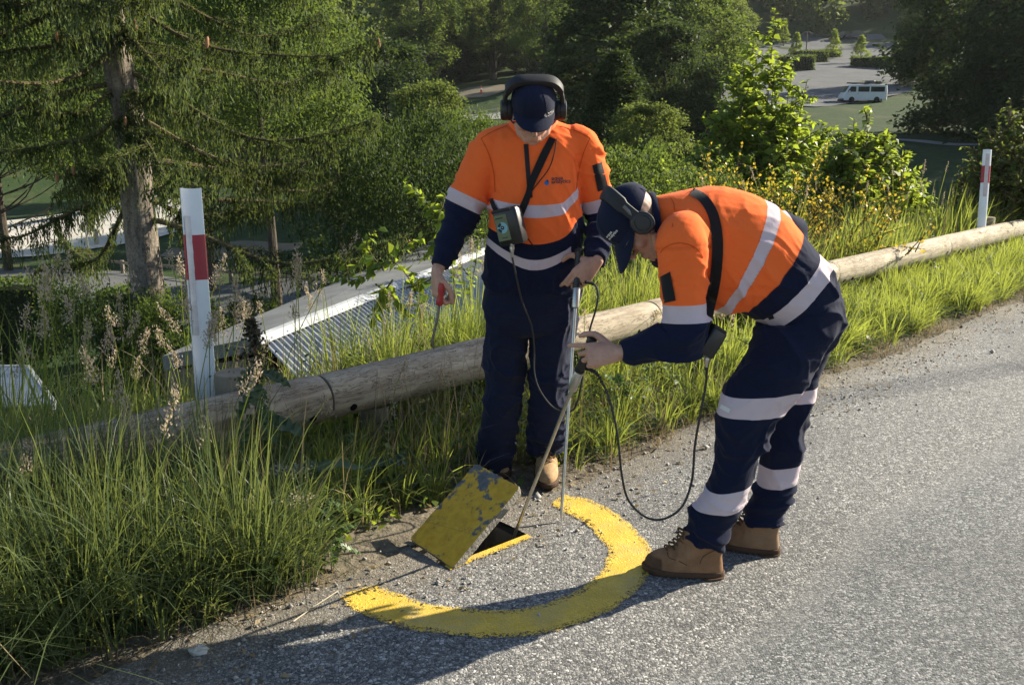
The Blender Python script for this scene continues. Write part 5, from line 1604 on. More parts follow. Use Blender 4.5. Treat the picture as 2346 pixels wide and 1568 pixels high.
def headphones(O, r, f, u, lab, big=1.0, tilt=0.0, red=False):
    O = O + Vector((0, 0, 0))
    root = empty("headphones", tuple(O + u * .16)); tag(root, lab, 'headphones')
    E = lambda cr, cf, cu: O + r * cr + f * cf + u * cu
    fb = lambda k: -.004 + tilt * k
    mb = MB(); rr = []
    for k in range(33):
        a = math.radians(-4 + 188 * k / 32)
        cx, cz = math.cos(a), math.sin(a)
        wd = (.0235 if 5 < k < 27 else .018) * (.85 + .15 * big); tk = (.0095 if 6 < k < 26 else .0055) * big
        X, Z = math.copysign(abs(cx) ** .50, cx) * (.101 + .008 * big), math.copysign(abs(max(cz, -.1)) ** .8, cz) * (.132 + .006 * big) + .002
        q = []
        for (i, j) in ((-1, -1), (-.6, -1.25), (.6, -1.25), (1, -1), (1.12, 0), (1, 1), (.6, 1.25), (-.6, 1.25), (-1, 1), (-1.12, 0)):
            rad = Vector((cx, 0, cz)) * (j * tk)
            q.append(E(X + rad.x, fb(cz) + i * wd, Z + rad.z))
        rr.append(q)
    mb.rings(rr); mb.build("headband", M['softblack'], root)
    for s in (-1, 1):
        side = r * s
        R1 = .039 * (.9 + .1 * big)
        mb = MB()
        def ell(h, k):
            return [E(s * h, .0 + k * R1 * math.cos(a) * 1.0, -.004 + k * R1 * 1.12 * math.sin(a)) for a in np.linspace(0, 2 * math.pi, 29)[:-1]]
        h0 = .083
        T = .036 * big
        mb.rings([ell(h0 + .016, .93), ell(h0 + .020, 1.0), ell(h0 + T * .75, 1.0), ell(h0 + T * .92, .95), ell(h0 + T, .80), ell(h0 + T, .66), ell(h0 + T - .002, .64), ell(h0 + T - .002, .62), ell(h0 + T, .60), ell(h0 + T + .001, .3), ell(h0 + T + .001, .02)])
        o = mb.build("ear_cup", M['blackplastic'], root)
        mb = MB().rings([ell(h0 - .003, .55), ell(h0 - .003, .86), ell(h0 + .002, .97), ell(h0 + .010, 1.0), ell(h0 + .0165, .95), ell(h0 + .0165, .5)])
        mb.build("ear_cushion", M['softblack'], o)
        mb = MB().tube([E(s * (h0 + .022), fb(0), .036), E(s * (h0 + .024), fb(.3), .058), E(s * (h0 + .022), fb(.5), .078)], [.007, .008, .007], 8)
        mb.build("slider", M['steeldark'], o)
        if red:
            MB().rings([ell(h0 + .0175, .975), ell(h0 + .0175, 1.012), ell(h0 + .0200, 1.012), ell(h0 + .0200, .97)]).build("trim_ring", M['redplastic'], o)
    return root

def boot(toe, heel, root, mat, shaft, high=.19, w=.050):
    """toe and heel on the ground, shaft = point where the leg enters"""
    toe, heel = Vector(toe), Vector(heel); d = (toe - heel); L = d.length; d.normalize(); up = Vector((0, 0, 1))
    s = up.cross(d).normalized()
    sh = Vector(shaft) - heel; lean = Vector((sh.dot(d), sh.dot(s), 0))
    Q = lambda x, y, z: heel + d * x + s * y + up * z
    def outline(x0, x1, w0, z, n=36, yc=0, nose=.55):
        pts = []
        for k in range(n):
            a = 2 * math.pi * k / n; ca, sa = math.cos(a), math.sin(a)
            x = (x0 + x1) / 2 + (x1 - x0) / 2 * math.copysign(abs(ca) ** .82, ca)
            q = (x - x0) / (x1 - x0)
            ww = w0 * (.80 + .22 * smooth01((q - .25) / .4) - .10 * smooth01((q - .8) / .25))
            pts.append(Q(x, yc + ww * math.copysign(abs(sa) ** .85, sa), z))
        return pts
    lx = min(max(lean.x - .085, 0.0), .05)
    mb = MB()
    mb.rings([outline(.004, L - .004, w, .020), outline(.0, L - .002, w * 1.01, .034), outline(.002, L - .006, w * .98, .052), outline(.004, L - .022, w * .93, .068), outline(.006, L * .86, w * .86, .080),
              outline(.006, L * .74, w * .78, .093), outline(.004 + lx * .2, L * .635 + lx * .2, w * .74, .110), outline(.002 + lx * .5, L * .56 + lx * .5, w * .76, .132), outline(0 + lx * .8, L * .53 + lx * .8, w * .80, .158), outline(-.002 + lx, L * .52 + lx, w * .84, high)])
    for q in range(9):                             # tongue ridge
        pass
    me = remesh(mb, .0055, 5)
    c = get_co(me); h = c - np.array(heel); X, Z = h @ np.array(d), h[:, 2]
    nn = get_no(me)
    amp = .004 * smooth01((X - L * .40) / .05) * smooth01((L * .78 - X) / .05) * smooth01((Z - .05) / .03)
    c = c + nn * (amp * np.sin(X * 165 + 2 * vnoise(c * 25, 3)))[:, None]
    set_co(me, c)
    set_attr(me, 'toe', smooth01((X - L * .80 + .35 * np.abs(h @ np.array(s))) / .008) * smooth01((.072 - Z) / .008) if mat == 'bootbrown' else np.zeros(len(c)))
    me.materials.append(M[mat])
    o = link("boot", me, root)
    mb = MB()
    mb.rings([outline(-.004, L + .004, w * 1.07, .0285), outline(-.007, L + .008, w * 1.12, .024), outline(-.006, L + .006, w * 1.10, .010), outline(-.002, L - .006, w * 1.04, .008)])
    mb.rings([outline(-.006, .085, w * .98, .012), outline(-.006, .082, w * .97, .0)])
    mb.rings([outline(L * .42, L + .002, w * 1.05, .012), outline(L * .44, L - .008, w * 1.0, .0)])
    mb.build("sole", M['sole'], o)
    for q in range(6):
        k = q / 5; z = .092 + (high - .108) * k; x = L * (.72 - .16 * min(1, k * 1.6)) + lx * k
        ww = w * (.46 - .06 * k)
        mb = MB().tube([Q(x - .016, -ww, z - .004), Q(x + .004, -ww * .5, z + .008), Q(x + .008, 0, z + .010), Q(x + .004, ww * .5, z + .008), Q(x - .016, ww, z - .004)], .0034, 7)
        mb.tube([Q(x - .020, -ww, z - .002), Q(x + .005, 0, z + .016), Q(x - .014, ww, z + .018)], .0028, 6)
        mb.build("lace", M['lace'], o)
    return o

def on(bvh, x, y, off=.003, tdef=None):
    d = ray(x, y).normalized(); h = bvh.ray_cast(CAM, d)
    if h[0] is None: return PT(x, y, tdef) if tdef else None
    return h[0] - d * off
def ribbon_on(name, bvh, pts, mat, root, off=.004, thick=.003, n=10, wc=True):
    """pts: (x, y, halfwidth px[, depth]) ; a band lying on the surface seen there"""
    P2 = spline([Vector((p[0], p[1], 0)) for p in pts], n)
    W = [float(np.interp(i / (len(P2) - 1) * (len(pts) - 1), range(len(pts)), [p[2] for p in pts])) for i in range(len(P2))]
    rows = []; last = 3.8
    for i, p in enumerate(P2):
        t = (P2[min(i + 1, len(P2) - 1)] - P2[max(i - 1, 0)]).normalized(); nn = Vector((-t.y, t.x, 0))
        row = []
        for k in (-1, -.5, 0, .5, 1):
            q = p + nn * W[i] * k
            h = on(bvh, q.x, q.y, off)
            row.append(h)
        ok = [h for h in row if h is not None]
        if ok: last = sum((h - CAM).dot(Vector((0, CP, -SP))) for h in ok) / len(ok)
        row = [h if h is not None and abs((h - CAM).dot(Vector((0, CP, -SP))) - last) < .05 else PT((p + nn * W[i] * k).x, (p + nn * W[i] * k).y, last) for h, k in zip(row, (-1, -.5, 0, .5, 1))]
        rows.append(row)
    # even out the ride of the band
    for _ in range(2):
        rows = [rows[0]] + [[(a + b * 2 + c) / 4 for a, b, c in zip(rows[i - 1], rows[i], rows[i + 1])] for i in range(1, len(rows) - 1)] + [rows[-1]]
    mb = MB(); V = []
    for row in rows:
        V += row
    B = [v + (v - CAM).normalized() * thick for v in V]
    w = 5; K = len(rows)
    fs = [(i * w + j, i * w + j + 1, (i + 1) * w + j + 1, (i + 1) * w + j) for i in range(K - 1) for j in range(w - 1)]
    N = len(V); fs += [tuple(N + k for k in q[::-1]) for q in fs]
    edge = [j for j in range(w)] + [i * w + w - 1 for i in range(1, K)] + [(K - 1) * w + j for j in range(w - 2, -1, -1)] + [i * w for i in range(K - 2, 0, -1)]
    fs += [(edge[k], edge[(k + 1) % len(edge)], edge[(k + 1) % len(edge)] + N, edge[k] + N) for k in range(len(edge))]
    mb.add(V + B, fs)
    return mb.build(name, mat, root)
def text_on(name, txt, bvh, x, y, size, ang, mat, parent, off=.002, sx=1.0, bold=0.0):
    cu = bpy.data.curves.new("txt", 'FONT'); cu.body = txt; cu.size = 1.0; cu.resolution_u = 3; cu.offset = bold
    o = bpy.data.objects.new("txt", cu); col.objects.link(o)
    me = bpy.data.meshes.new_from_object(o.evaluated_get(bpy.context.evaluated_depsgraph_get()))
    bpy.data.objects.remove(o); bpy.data.curves.remove(cu)
    ca, sa = math.cos(ang), math.sin(ang); last = None
    for v in me.vertices:
        u, w = v.co.x * size * sx, v.co.y * size
        h = on(bvh, x + u * ca + w * sa, y + u * sa - w * ca, off)
        if h is None: h = last or PT(x, y, 3.5)
        v.co = h; last = h
    me.materials.clear(); me.materials.append(M[mat]); me.update(); me.name = name
    return link(name, me, parent)
def patch_on(name, bvh, outline, mat, parent, off=.004, thick=.002, n=5):
    """a flat patch with the given image outline (quad corner order) lying on the surface"""
    a, b, c, d = [Vector((*p, 0)) for p in outline]
    V = []
    for i in range(n + 1):
        for j in range(n + 1):
            q = a.lerp(b, j / n).lerp(d.lerp(c, j / n), i / n)
            h = on(bvh, q.x, q.y, off)
            V.append(h)
    ok = [v for v in V if v is not None]
    tm = sum((v - CAM).dot(Vector((0, CP, -SP))) for v in ok) / len(ok)
    k = 0
    for i in range(n + 1):
        for j in range(n + 1):
            if V[k] is None:
                q = a.lerp(b, j / n).lerp(d.lerp(c, j / n), i / n); V[k] = PT(q.x, q.y, tm)
            k += 1
    w = n + 1
    fs = [(i * w + j, i * w + j + 1, (i + 1) * w + j + 1, (i + 1) * w + j) for i in range(n) for j in range(n)]
    N = len(V); B = [v + (v - CAM).normalized() * thick for v in V]
    fs += [tuple(N + q for q in f_[::-1]) for f_ in fs]
    edge = [j for j in range(w)] + [i * w + n for i in range(1, w)] + [n * w + j for j in range(n - 1, -1, -1)] + [i * w for i in range(n - 1, 0, -1)]
    fs += [(edge[k], edge[(k + 1) % len(edge)], edge[(k + 1) % len(edge)] + N, edge[k] + N) for k in range(len(edge))]
    return MB().add(V + B, fs).build(name, M[mat], parent)
def emblem(bvh, x, y, s, parent, mats=('blueprint', 'darkprint')):
    """water drop shaped emblem beside the lettering"""
    mb = MB()
    def drop(cx, cy, k, off):
        pts = []
        for i in range(16):
            a = 2 * math.pi * i / 16
            rx = k * math.sin(a) * (1 - .55 * max(0, math.cos(a))); ry = -k * 1.25 * math.cos(a)
            h = on(bvh, cx + rx, cy + ry, off)
            pts.append(h if h is not None else PT(cx, cy, 3.7))
        c = on(bvh, cx, cy, off) or pts[0]
        o = len(mb.v)
        mb.add(pts + [c], [(i, (i + 1) % 16, 16) for i in range(16)])
    mb.m = 0; drop(x, y, s, .002)
    mb.m = 1; drop(x + s * .35, y - s * .75, s * .42, .0035)
    return mb.build("emblem", [M[mats[0]], M[mats[1]]], parent, smooth=False)
M['eye'] = plain("eye_white", (.6, .57, .54), .3, 0, .5, .05, 10, 0)

# ---------------------------------------------------------------- the standing worker
PERSON1 = empty("person", tuple(PG(1200, 1095)))
tag(PERSON1, 'standing worker in orange and navy top and cap looking down, holding a steel rod', 'person')
def hsec(y, xl, xr, Y, hd, tilt=0.0):
    a, b = P(xl, y, Y), P(xr, y, Y)
    return ((a + b) / 2, (b - a) / 2, Vector((0, hd, tilt)))
O1 = P(1222, 250, 3.862); th1 = math.radians(37)
f1 = Vector((.035, -math.cos(th1), -math.sin(th1))).normalized(); r1 = Vector((-1, -.035, 0)).normalized()
u1 = r1.cross(f1).normalized()
r1, f1, u1 = r1 * 1.08, f1 * 1.04, u1 * .97
AR1 = [P(1128, 332, 3.96), P(1056, 490, 3.94), P(1008, 612, 3.80)]
AL1 = [P(1332, 332, 3.96), P(1378, 500, 4.0), P(1366, 594, 3.775)]
WR1, WL1 = P(1001, 622, 3.79), P(1366, 596, 3.775)
def build_body1():
    mb = MB()
    head(mb, O1, r1, f1, u1)
    limb(mb, [O1 - f1 * .03 - u1 * .03, P(1222, 285, 3.95), P(1222, 325, 3.98)], [.056, .060, .066], 16, 5)
    loft(mb, [hsec(310, 1172, 1276, 3.98, .06), hsec(345, 1135, 1315, 3.97, .085), hsec(460, 1142, 1312, 3.96, .095), hsec(560, 1145, 1304, 3.96, .09), hsec(680, 1135, 1303, 3.97, .095), hsec(730, 1145, 1290, 3.98, .09)], 24, 4)
    limb(mb, [AR1[0], AR1[1], WR1], [.050, .040, .026], 14, 6); limb(mb, [AL1[0], AL1[1], WL1], [.050, .040, .026], 14, 6)
    limb(mb, [P(1160, 720, 3.98), P(1150, 930, 4.0), P(1131, 1070, 4.07)], [.075, .052, .038], 16, 6)
    limb(mb, [P(1264, 720, 3.98), P(1254, 920, 4.0), P(1254, 1060, 4.05)], [.075, .052, .038], 16, 6)
    # right hand hanging, wrapped round the red handle
    hand(mb, WR1, (-.02, -.10, -1), (-.90, -.42, .05), (.4, -.9, 0), [(.75, 1.25, .7), (.85, 1.3, .8), (.9, 1.3, .8), (.95, 1.3, .8)], [(.75, .25, -.62), (.95, -.05, -.35), (.95, -.12, -.2)], 1.08)
    # left hand gripping the black handle of the rod
    hand(mb, WL1, (-.70, -.12, -.70), (.22, -.95, .20), (-.7, 0, .7), [(.22, .55, .45, -.16), (.25, 1.45, 1.1), (.28, 1.5, 1.1), (.32, 1.5, 1.1)], [(.25, .80, -.55), (.62, .30, -.72), (.85, -.05, -.45)], 1.12)
    return finish_body(mb, PERSON1, O1, r1, f1, u1)
body1 = build_body1()

def build_jacket1():
    mb = MB()
    loft(mb, [hsec(276, 1172, 1274, 3.995, .066), hsec(287, 1146, 1302, 3.99, .086), hsec(303, 1116, 1334, 3.985, .108), hsec(328, 1106, 1346, 3.975, .128), hsec(385, 1116, 1334, 3.965, .142), hsec(450, 1122, 1330, 3.955, .142), hsec(530, 1117, 1334, 3.955, .138), hsec(590, 1109, 1335, 3.96, .136), hsec(640, 1108, 1336, 3.96, .134), hsec(668, 1112, 1332, 3.965, .128)], 34, 6)
    def sleeve(A, rr, cuff):
        limb(mb, [A[0] + Vector((.07 if A is AR1 else -.07, 0, .012)), A[0] + Vector((0, 0, -.004)), A[0].lerp(A[1], .5), A[1], A[1].lerp(A[2], .55), A[2]], [.055] + rr, 22, 7)
    sleeve(AR1, [.078, .080, .069, .057, .044], 0)
    sleeve(AL1, [.078, .078, .067, .056, .043], 0)
    me = remesh(mb, .0062, 7)
    c = get_co(me); n = get_no(me)
    dR, pR = poly_param(c, AR1); dL, pL = poly_param(c, AL1)
    isR = dR < dL; d = np.where(isR, dR, dL); pa = np.where(isR, pR, pL)
    sh = np.where(isR[:, None], np.array(AR1[0]), np.array(AL1[0])); dirn = np.where(isR[:, None], np.array((AR1[1] - AR1[0]).normalized()), np.array((AL1[1] - AL1[0]).normalized()))
    ax = ((c - sh) * dirn).sum(1)
    arm = np.clip((.112 - d) / .02 + .5, 0, 1) * np.clip((ax - .02) / .02 + .5, 0, 1)
    u = (c[:, 0] - P(1226, 540, 3.955).x) / .195
    z = c[:, 2]
    g_ = np.interp(z, [.95, 1.05, 1.25, 1.4], [.115, .105, .035, .0])
    b1 = z - g_ * np.clip(u, -1.2, 1.2) ** 2 - .075 * smooth01((u - .55) / .5) * np.interp(z, [1.1, 1.2, 1.35, 1.45], [0, 1, 1, 0])
    # creases
    el = np.exp(-((pa - .31) / .11) ** 2) * arm
    hem = smooth01((1.10 - z) / .16) * (1 - arm)
    amp = .007 + .014 * el + .013 * hem + .005 * arm
    pit = np.exp(-((np.abs(u) - .95) ** 2 / .06 + (z - 1.36) ** 2 / .012)) * (1 - arm)
    amp = amp + .012 * pit
    f_ = folds(c, (11, 11, 9), 31)
    diag = folds(c @ np.array([[.8, 0, .6], [0, 1, 0], [-.6, 0, .8]]), (5, 6, 17), 37)
    ff = np.where(arm > .5, diag, .5 * f_ + .5 * diag)
    c = c + n * (amp * ff)[:, None]
    # soft drape: a long pull from each shoulder towards the middle of the belly
    pull = np.exp(-((c[:, 0] - .07 + .55 * (1.43 - z)) / .022) ** 2) * smooth01((1.44 - z) / .05) * smooth01((z - 1.24) / .05) * (c[:, 1] < 3.95) * (1 - arm)
    pull2 = np.exp(-((c[:, 0] - .19 + .35 * (1.40 - z)) / .02) ** 2) * smooth01((1.42 - z) / .05) * smooth01((z - 1.22) / .05) * (c[:, 1] < 3.95) * (1 - arm)
    c = c + n * (.006 * pull + .005 * pull2)[:, None]
    set_co(me, c)
    seam = np.exp(-((ax + .012) / .0042) ** 2) * (d < .125) * (z > 1.22)
    yoke = np.exp(-((z - (1.505 - .32 * np.abs(c[:, 0] - .09) ** 1.25)) / .0045) ** 2) * (c[:, 1] < 3.93) * (arm < .5) * (np.abs(c[:, 0] - .09) > .09)
    edge_ = np.exp(-((z - .945) / .004) ** 2) * (1 - arm)
    set_attr(me, 'seam', np.zeros(len(c)))
    set_attr(me, 'b1', b1); set_attr(me, 'b2', pa); set_attr(me, 'arm', arm)
    me.materials.append(garment_mat("hi_vis_top", [(.8, NAVY), (1.005, TAPE), (1.050, NAVY), (1.114, ORANGE), (1.226, TAPE), (1.279, ORANGE)], [(-.2, ORANGE), (.232, TAPE), (.288, NAVY)], (.8, 1.6), (-.2, .8)))
    return link("work_top", me, PERSON1), bvh_of(me)
top1, bv1 = build_jacket1()
# collar standing round the neck, orange outside and navy inside
def collar(root, C, a, b, upv, hts, gap=0.0, rad=(1.0, 1.06), mats=None):
    mb = MB(); n = 40
    def rg(k, h, s): 
        t = 2 * math.pi * k / n
        return C + a * math.cos(t) * s + b * math.sin(t) * s + upv * (h * hts(t))
    outer0 = [rg(k, -.25, 1.06) for k in range(n)]; outer1 = [rg(k, 1, 1.03) for k in range(n)]; inner1 = [rg(k, 1, .96) for k in range(n)]; inner0 = [rg(k, -.2, .94) for k in range(n)]
    mid = [rg(k, .45, 1.075) for k in range(n)]
    vs = outer0 + mid + outer1 + inner1 + inner0
    q = lambda r_, i: r_ * n + i % n
    mb.m = 0; mb.add(vs, [(q(r_, i), q(r_, i + 1), q(r_ + 1, i + 1), q(r_ + 1, i)) for r_ in range(2) for i in range(n)])
    o = len(mb.v) - len(vs)
    mb.m = 1; mb.f += [(q(r_, i), q(r_, i + 1), q(r_ + 1, i + 1), q(r_ + 1, i)) for r_ in (2, 3) for i in range(n)]; mb.fm += [1] * (2 * n)
    return mb.build("collar", mats, root)
M['orange'] = fabric("orange_fleece", ORANGE, .86, .08, .2)
collar(top1, P(1222, 296, 3.955), Vector((.098, 0, 0)), Vector((0, .092, .040)), Vector((0, -.12, 1)), lambda t: .050 + .012 * math.sin(t), mats=[M['orange'], M['navy']])
M['zip'] = plain("zip_tape", (.014, .013, .014), .7, 0, .3, .2, 30, .2, .001)
ribbon_on("zip", bv1, [(1205, 330, 5.2), (1209, 385, 5.2), (1212, 425, 4.8), (1216, 453, 4.4)], M['zip'], top1, .005)
patch_on("sleeve_pocket", bv1, [(1357, 379), (1379, 371), (1394, 431), (1370, 439)], 'blackfab', top1, .005)
text_on("lettering", "aqua", bv1, 1263.5, 412.5, 12.5, math.radians(-3), 'darkprint', top1, .002, 1.18, .012)
text_on("lettering", "analytics", bv1, 1263.5, 420.5, 12.5, math.radians(-3), 'darkprint', top1, .002, 1.05, .012)
emblem(bv1, 1252.5, 418, 5.2, top1)

def build_trousers1():
    mb = MB()
    loft(mb, [hsec(625, 1120, 1328, 3.965, .118), hsec(660, 1113, 1330, 3.97, .125), hsec(700, 1108, 1326, 3.975, .130), hsec(745, 1112, 1318, 3.98, .118), hsec(765, 1125, 1305, 3.985, .09)], 30, 5)
    loft(mb, [hsec(715, 1110, 1214, 3.98, .105), hsec(770, 1109, 1208, 3.985, .103), hsec(830, 1108, 1203, 3.99, .098), hsec(900, 1108, 1197, 3.99, .094), hsec(960, 1104, 1190, 4.0, .088), hsec(1020, 1095, 1178, 4.03, .084), hsec(1062, 1089, 1172, 4.06, .082), hsec(1090, 1098, 1172, 4.08, .078)], 26, 5, 2.2)
    loft(mb, [hsec(715, 1216, 1322, 3.98, .105), hsec(770, 1216, 1316, 3.985, .103), hsec(830, 1216, 1308, 3.99, .098), hsec(900, 1215, 1300, 3.99, .094), hsec(950, 1210, 1296, 4.0, .09), hsec(1000, 1206, 1297, 4.03, .09), hsec(1034, 1209, 1299, 4.06, .086)], 26, 5, 2.2)
    me = remesh(mb, .0062, 6)
    c = get_co(me); n = get_no(me); z = c[:, 2]
    kn = np.exp(-((z - .50) / .10) ** 2); hem = smooth01((.34 - z) / .16)
    f_ = folds(c, (8, 8, 7), 51); st = folds(c, (4, 4, 22), 57)
    fr = np.exp(-((z - .80) / .07) ** 2)
    c = c + n * (f_ * (.011 + .010 * kn + .009 * fr) + st * (.004 + .013 * hem + .008 * kn))[:, None]
    set_co(me, c)
    me.materials.append(M['navy'])
    return link("trousers", me, PERSON1), bvh_of(me)
trs1, bvt1 = build_trousers1()
cap1 = cap(O1, r1, f1, u1, PERSON1, .15, .062, 1.3)
head1_phones = headphones(O1, r1, f1, u1, 'large black over-ear headphones worn over the cap of the standing worker', 1.18, .0, False)
def bvh_obj(o): return bvh_of(o.data)
bc1 = bvh_obj(cap1)
text_on("lettering", "aqua", bc1, 1256.5, 262.5, 8.5, math.radians(-26), 'white_print', cap1, .002, 1.2, .03)
text_on("lettering", "analytics", bc1, 1256.5, 268.8, 8.5, math.radians(-26), 'white_print', cap1, .002, 1.0, .03)
emblem(bc1, 1250.5, 264, 3.4, cap1, ('white_print', 'navy'))
boot(PG(1254, 1121), PG(1250, 1060) + Vector((0, .02, 0)), PERSON1, 'boottan', P(1254, 1035, 4.05), .21, .054)
boot(PG(1140, 1092) + Vector((.03, -.02, 0)), PG(1118, 1047), PERSON1, 'boottan', P(1131, 1075, 4.12), .20, .054)

# ---------------------------------------------------------------- the bending worker
PERSON2 = empty("person", tuple(PG(1640, 1296)))
tag(PERSON2, 'worker bending over the pit in orange top, navy trousers with silver bands, brown boots', 'person')
O2 = P(1460, 507, 3.12)
u2 = Vector((-.90, 0.02, .43)).normalized(); f2 = Vector((-.43, -.06, -.90)); f2 = (f2 - u2 * f2.dot(u2)).normalized(); r2 = f2.cross(u2).normalized()
YC = 3.17
def psec(b, q, Y, hw):                    # section from back point to belly point
    A, B = P(b[0], b[1], Y), P(q[0], q[1], Y)
    return ((A + B) / 2, (A - B) / 2, Vector((0, hw, 0)))
AL2 = [P(1562, 556, 2.985), P(1566, 776, 2.95), P(1428, 806, 2.99)]
AR2 = [P(1650, 520, 3.36), P(1800, 525, 3.44), P(1780, 650, 3.44)]
WL2, WR2 = P(1415, 808, 2.99), P(1786, 668, 3.43)
TS = [((1497, 451), (1506, 606)), ((1560, 437), (1548, 628)), ((1640, 427), (1578, 668)), ((1700, 436), (1610, 690)), ((1747, 456), (1634, 700)), ((1777, 473), (1652, 708)),
      ((1830, 527), (1688, 712)), ((1865, 572), (1722, 728)), ((1888, 603), (1750, 748)), ((1908, 645), (1768, 772))]
HWS = [.080, .155, .178, .180, .180, .180, .178, .175, .175, .172]
LEGN = [((1920, 690), (1738, 752)), ((1928, 735), (1712, 800)), ((1895, 805), (1688, 850)), ((1835, 890), (1654, 905)), ((1782, 960), (1640, 962)), ((1748, 1040), (1640, 1048)), ((1727, 1095), (1622, 1112)), ((1703, 1160), (1590, 1168)), ((1672, 1215), (1570, 1212)), ((1655, 1252), (1568, 1228))]
LEGF = [((1905, 720), (1760, 770)), ((1905, 790), (1770, 820)), ((1872, 870), (1776, 880)), ((1860, 910), (1772, 915)), ((1846, 980), (1756, 990)), ((1835, 1040), (1746, 1050)), ((1824, 1100), (1736, 1108)), ((1808, 1155), (1708, 1165)), ((1787, 1206), (1700, 1190))]
YN = [3.09, 3.075, 3.06, 3.045, 3.04, 3.04, 3.04, 3.045, 3.05, 3.05]
YF = [3.27, 3.28, 3.27, 3.26, 3.25, 3.24, 3.23, 3.22, 3.21]
def mids(S, Ys): return [P((a[0] + b[0]) / 2, (a[1] + b[1]) / 2, Y) for (a, b), Y in zip(S, Ys)]
def build_body2():
    mb = MB()
    head(mb, O2, r2, f2, u2)
    limb(mb, [O2 - f2 * .025 - u2 * .02, P(1490, 505, 3.14), P(1525, 515, 3.16)], [.056, .056, .066], 16, 5)
    loft(mb, [(c_, a_ * .55, b_ * .66) for c_, a_, b_ in [psec(a, b, YC, w) for (a, b), w in zip(TS[:-1], HWS[:-1])]], 24, 3)
    limb(mb, [AL2[0], AL2[1], WL2], [.050, .040, .027], 14, 6); limb(mb, [AR2[0], AR2[1], WR2], [.050, .040, .027], 14, 6)
    m = mids(LEGN, YN); limb(mb, [P(1840, 715, 3.1), m[2], m[4], m[6], m[9]], [.060, .060, .05, .045, .036], 16, 5)
    m = mids(LEGF, YF); limb(mb, [P(1845, 730, 3.26), m[2], m[4], m[6], m[8]], [.060, .045, .042, .04, .036], 16, 5)
    # left hand: index reaching for the button, the others closed round the grip
    hand(mb, WL2, (-1, -.05, -.06), (-.05, -.92, .38), (0, .2, 1), [(.40, .55, .35, .10), (1.05, 1.2, .7), (1.15, 1.25, .7), (1.2, 1.25, .7)], [(.55, .62, -.2), (.95, .22, -.35), (.95, -.18, -.45)], 1.05)
    hand(mb, WR2, (.05, -.1, -1), (.75, .6, 0), (-.8, .5, 0), [(.3, .4, .3), (.3, .4, .3), (.35, .4, .3), (.4, .5, .3)], [(.8, .5, -.2), (.9, .3, -.2), (1, .1, -.2)], 1.05)
    return finish_body(mb, PERSON2, O2, r2, f2, u2)
body2 = build_body2()

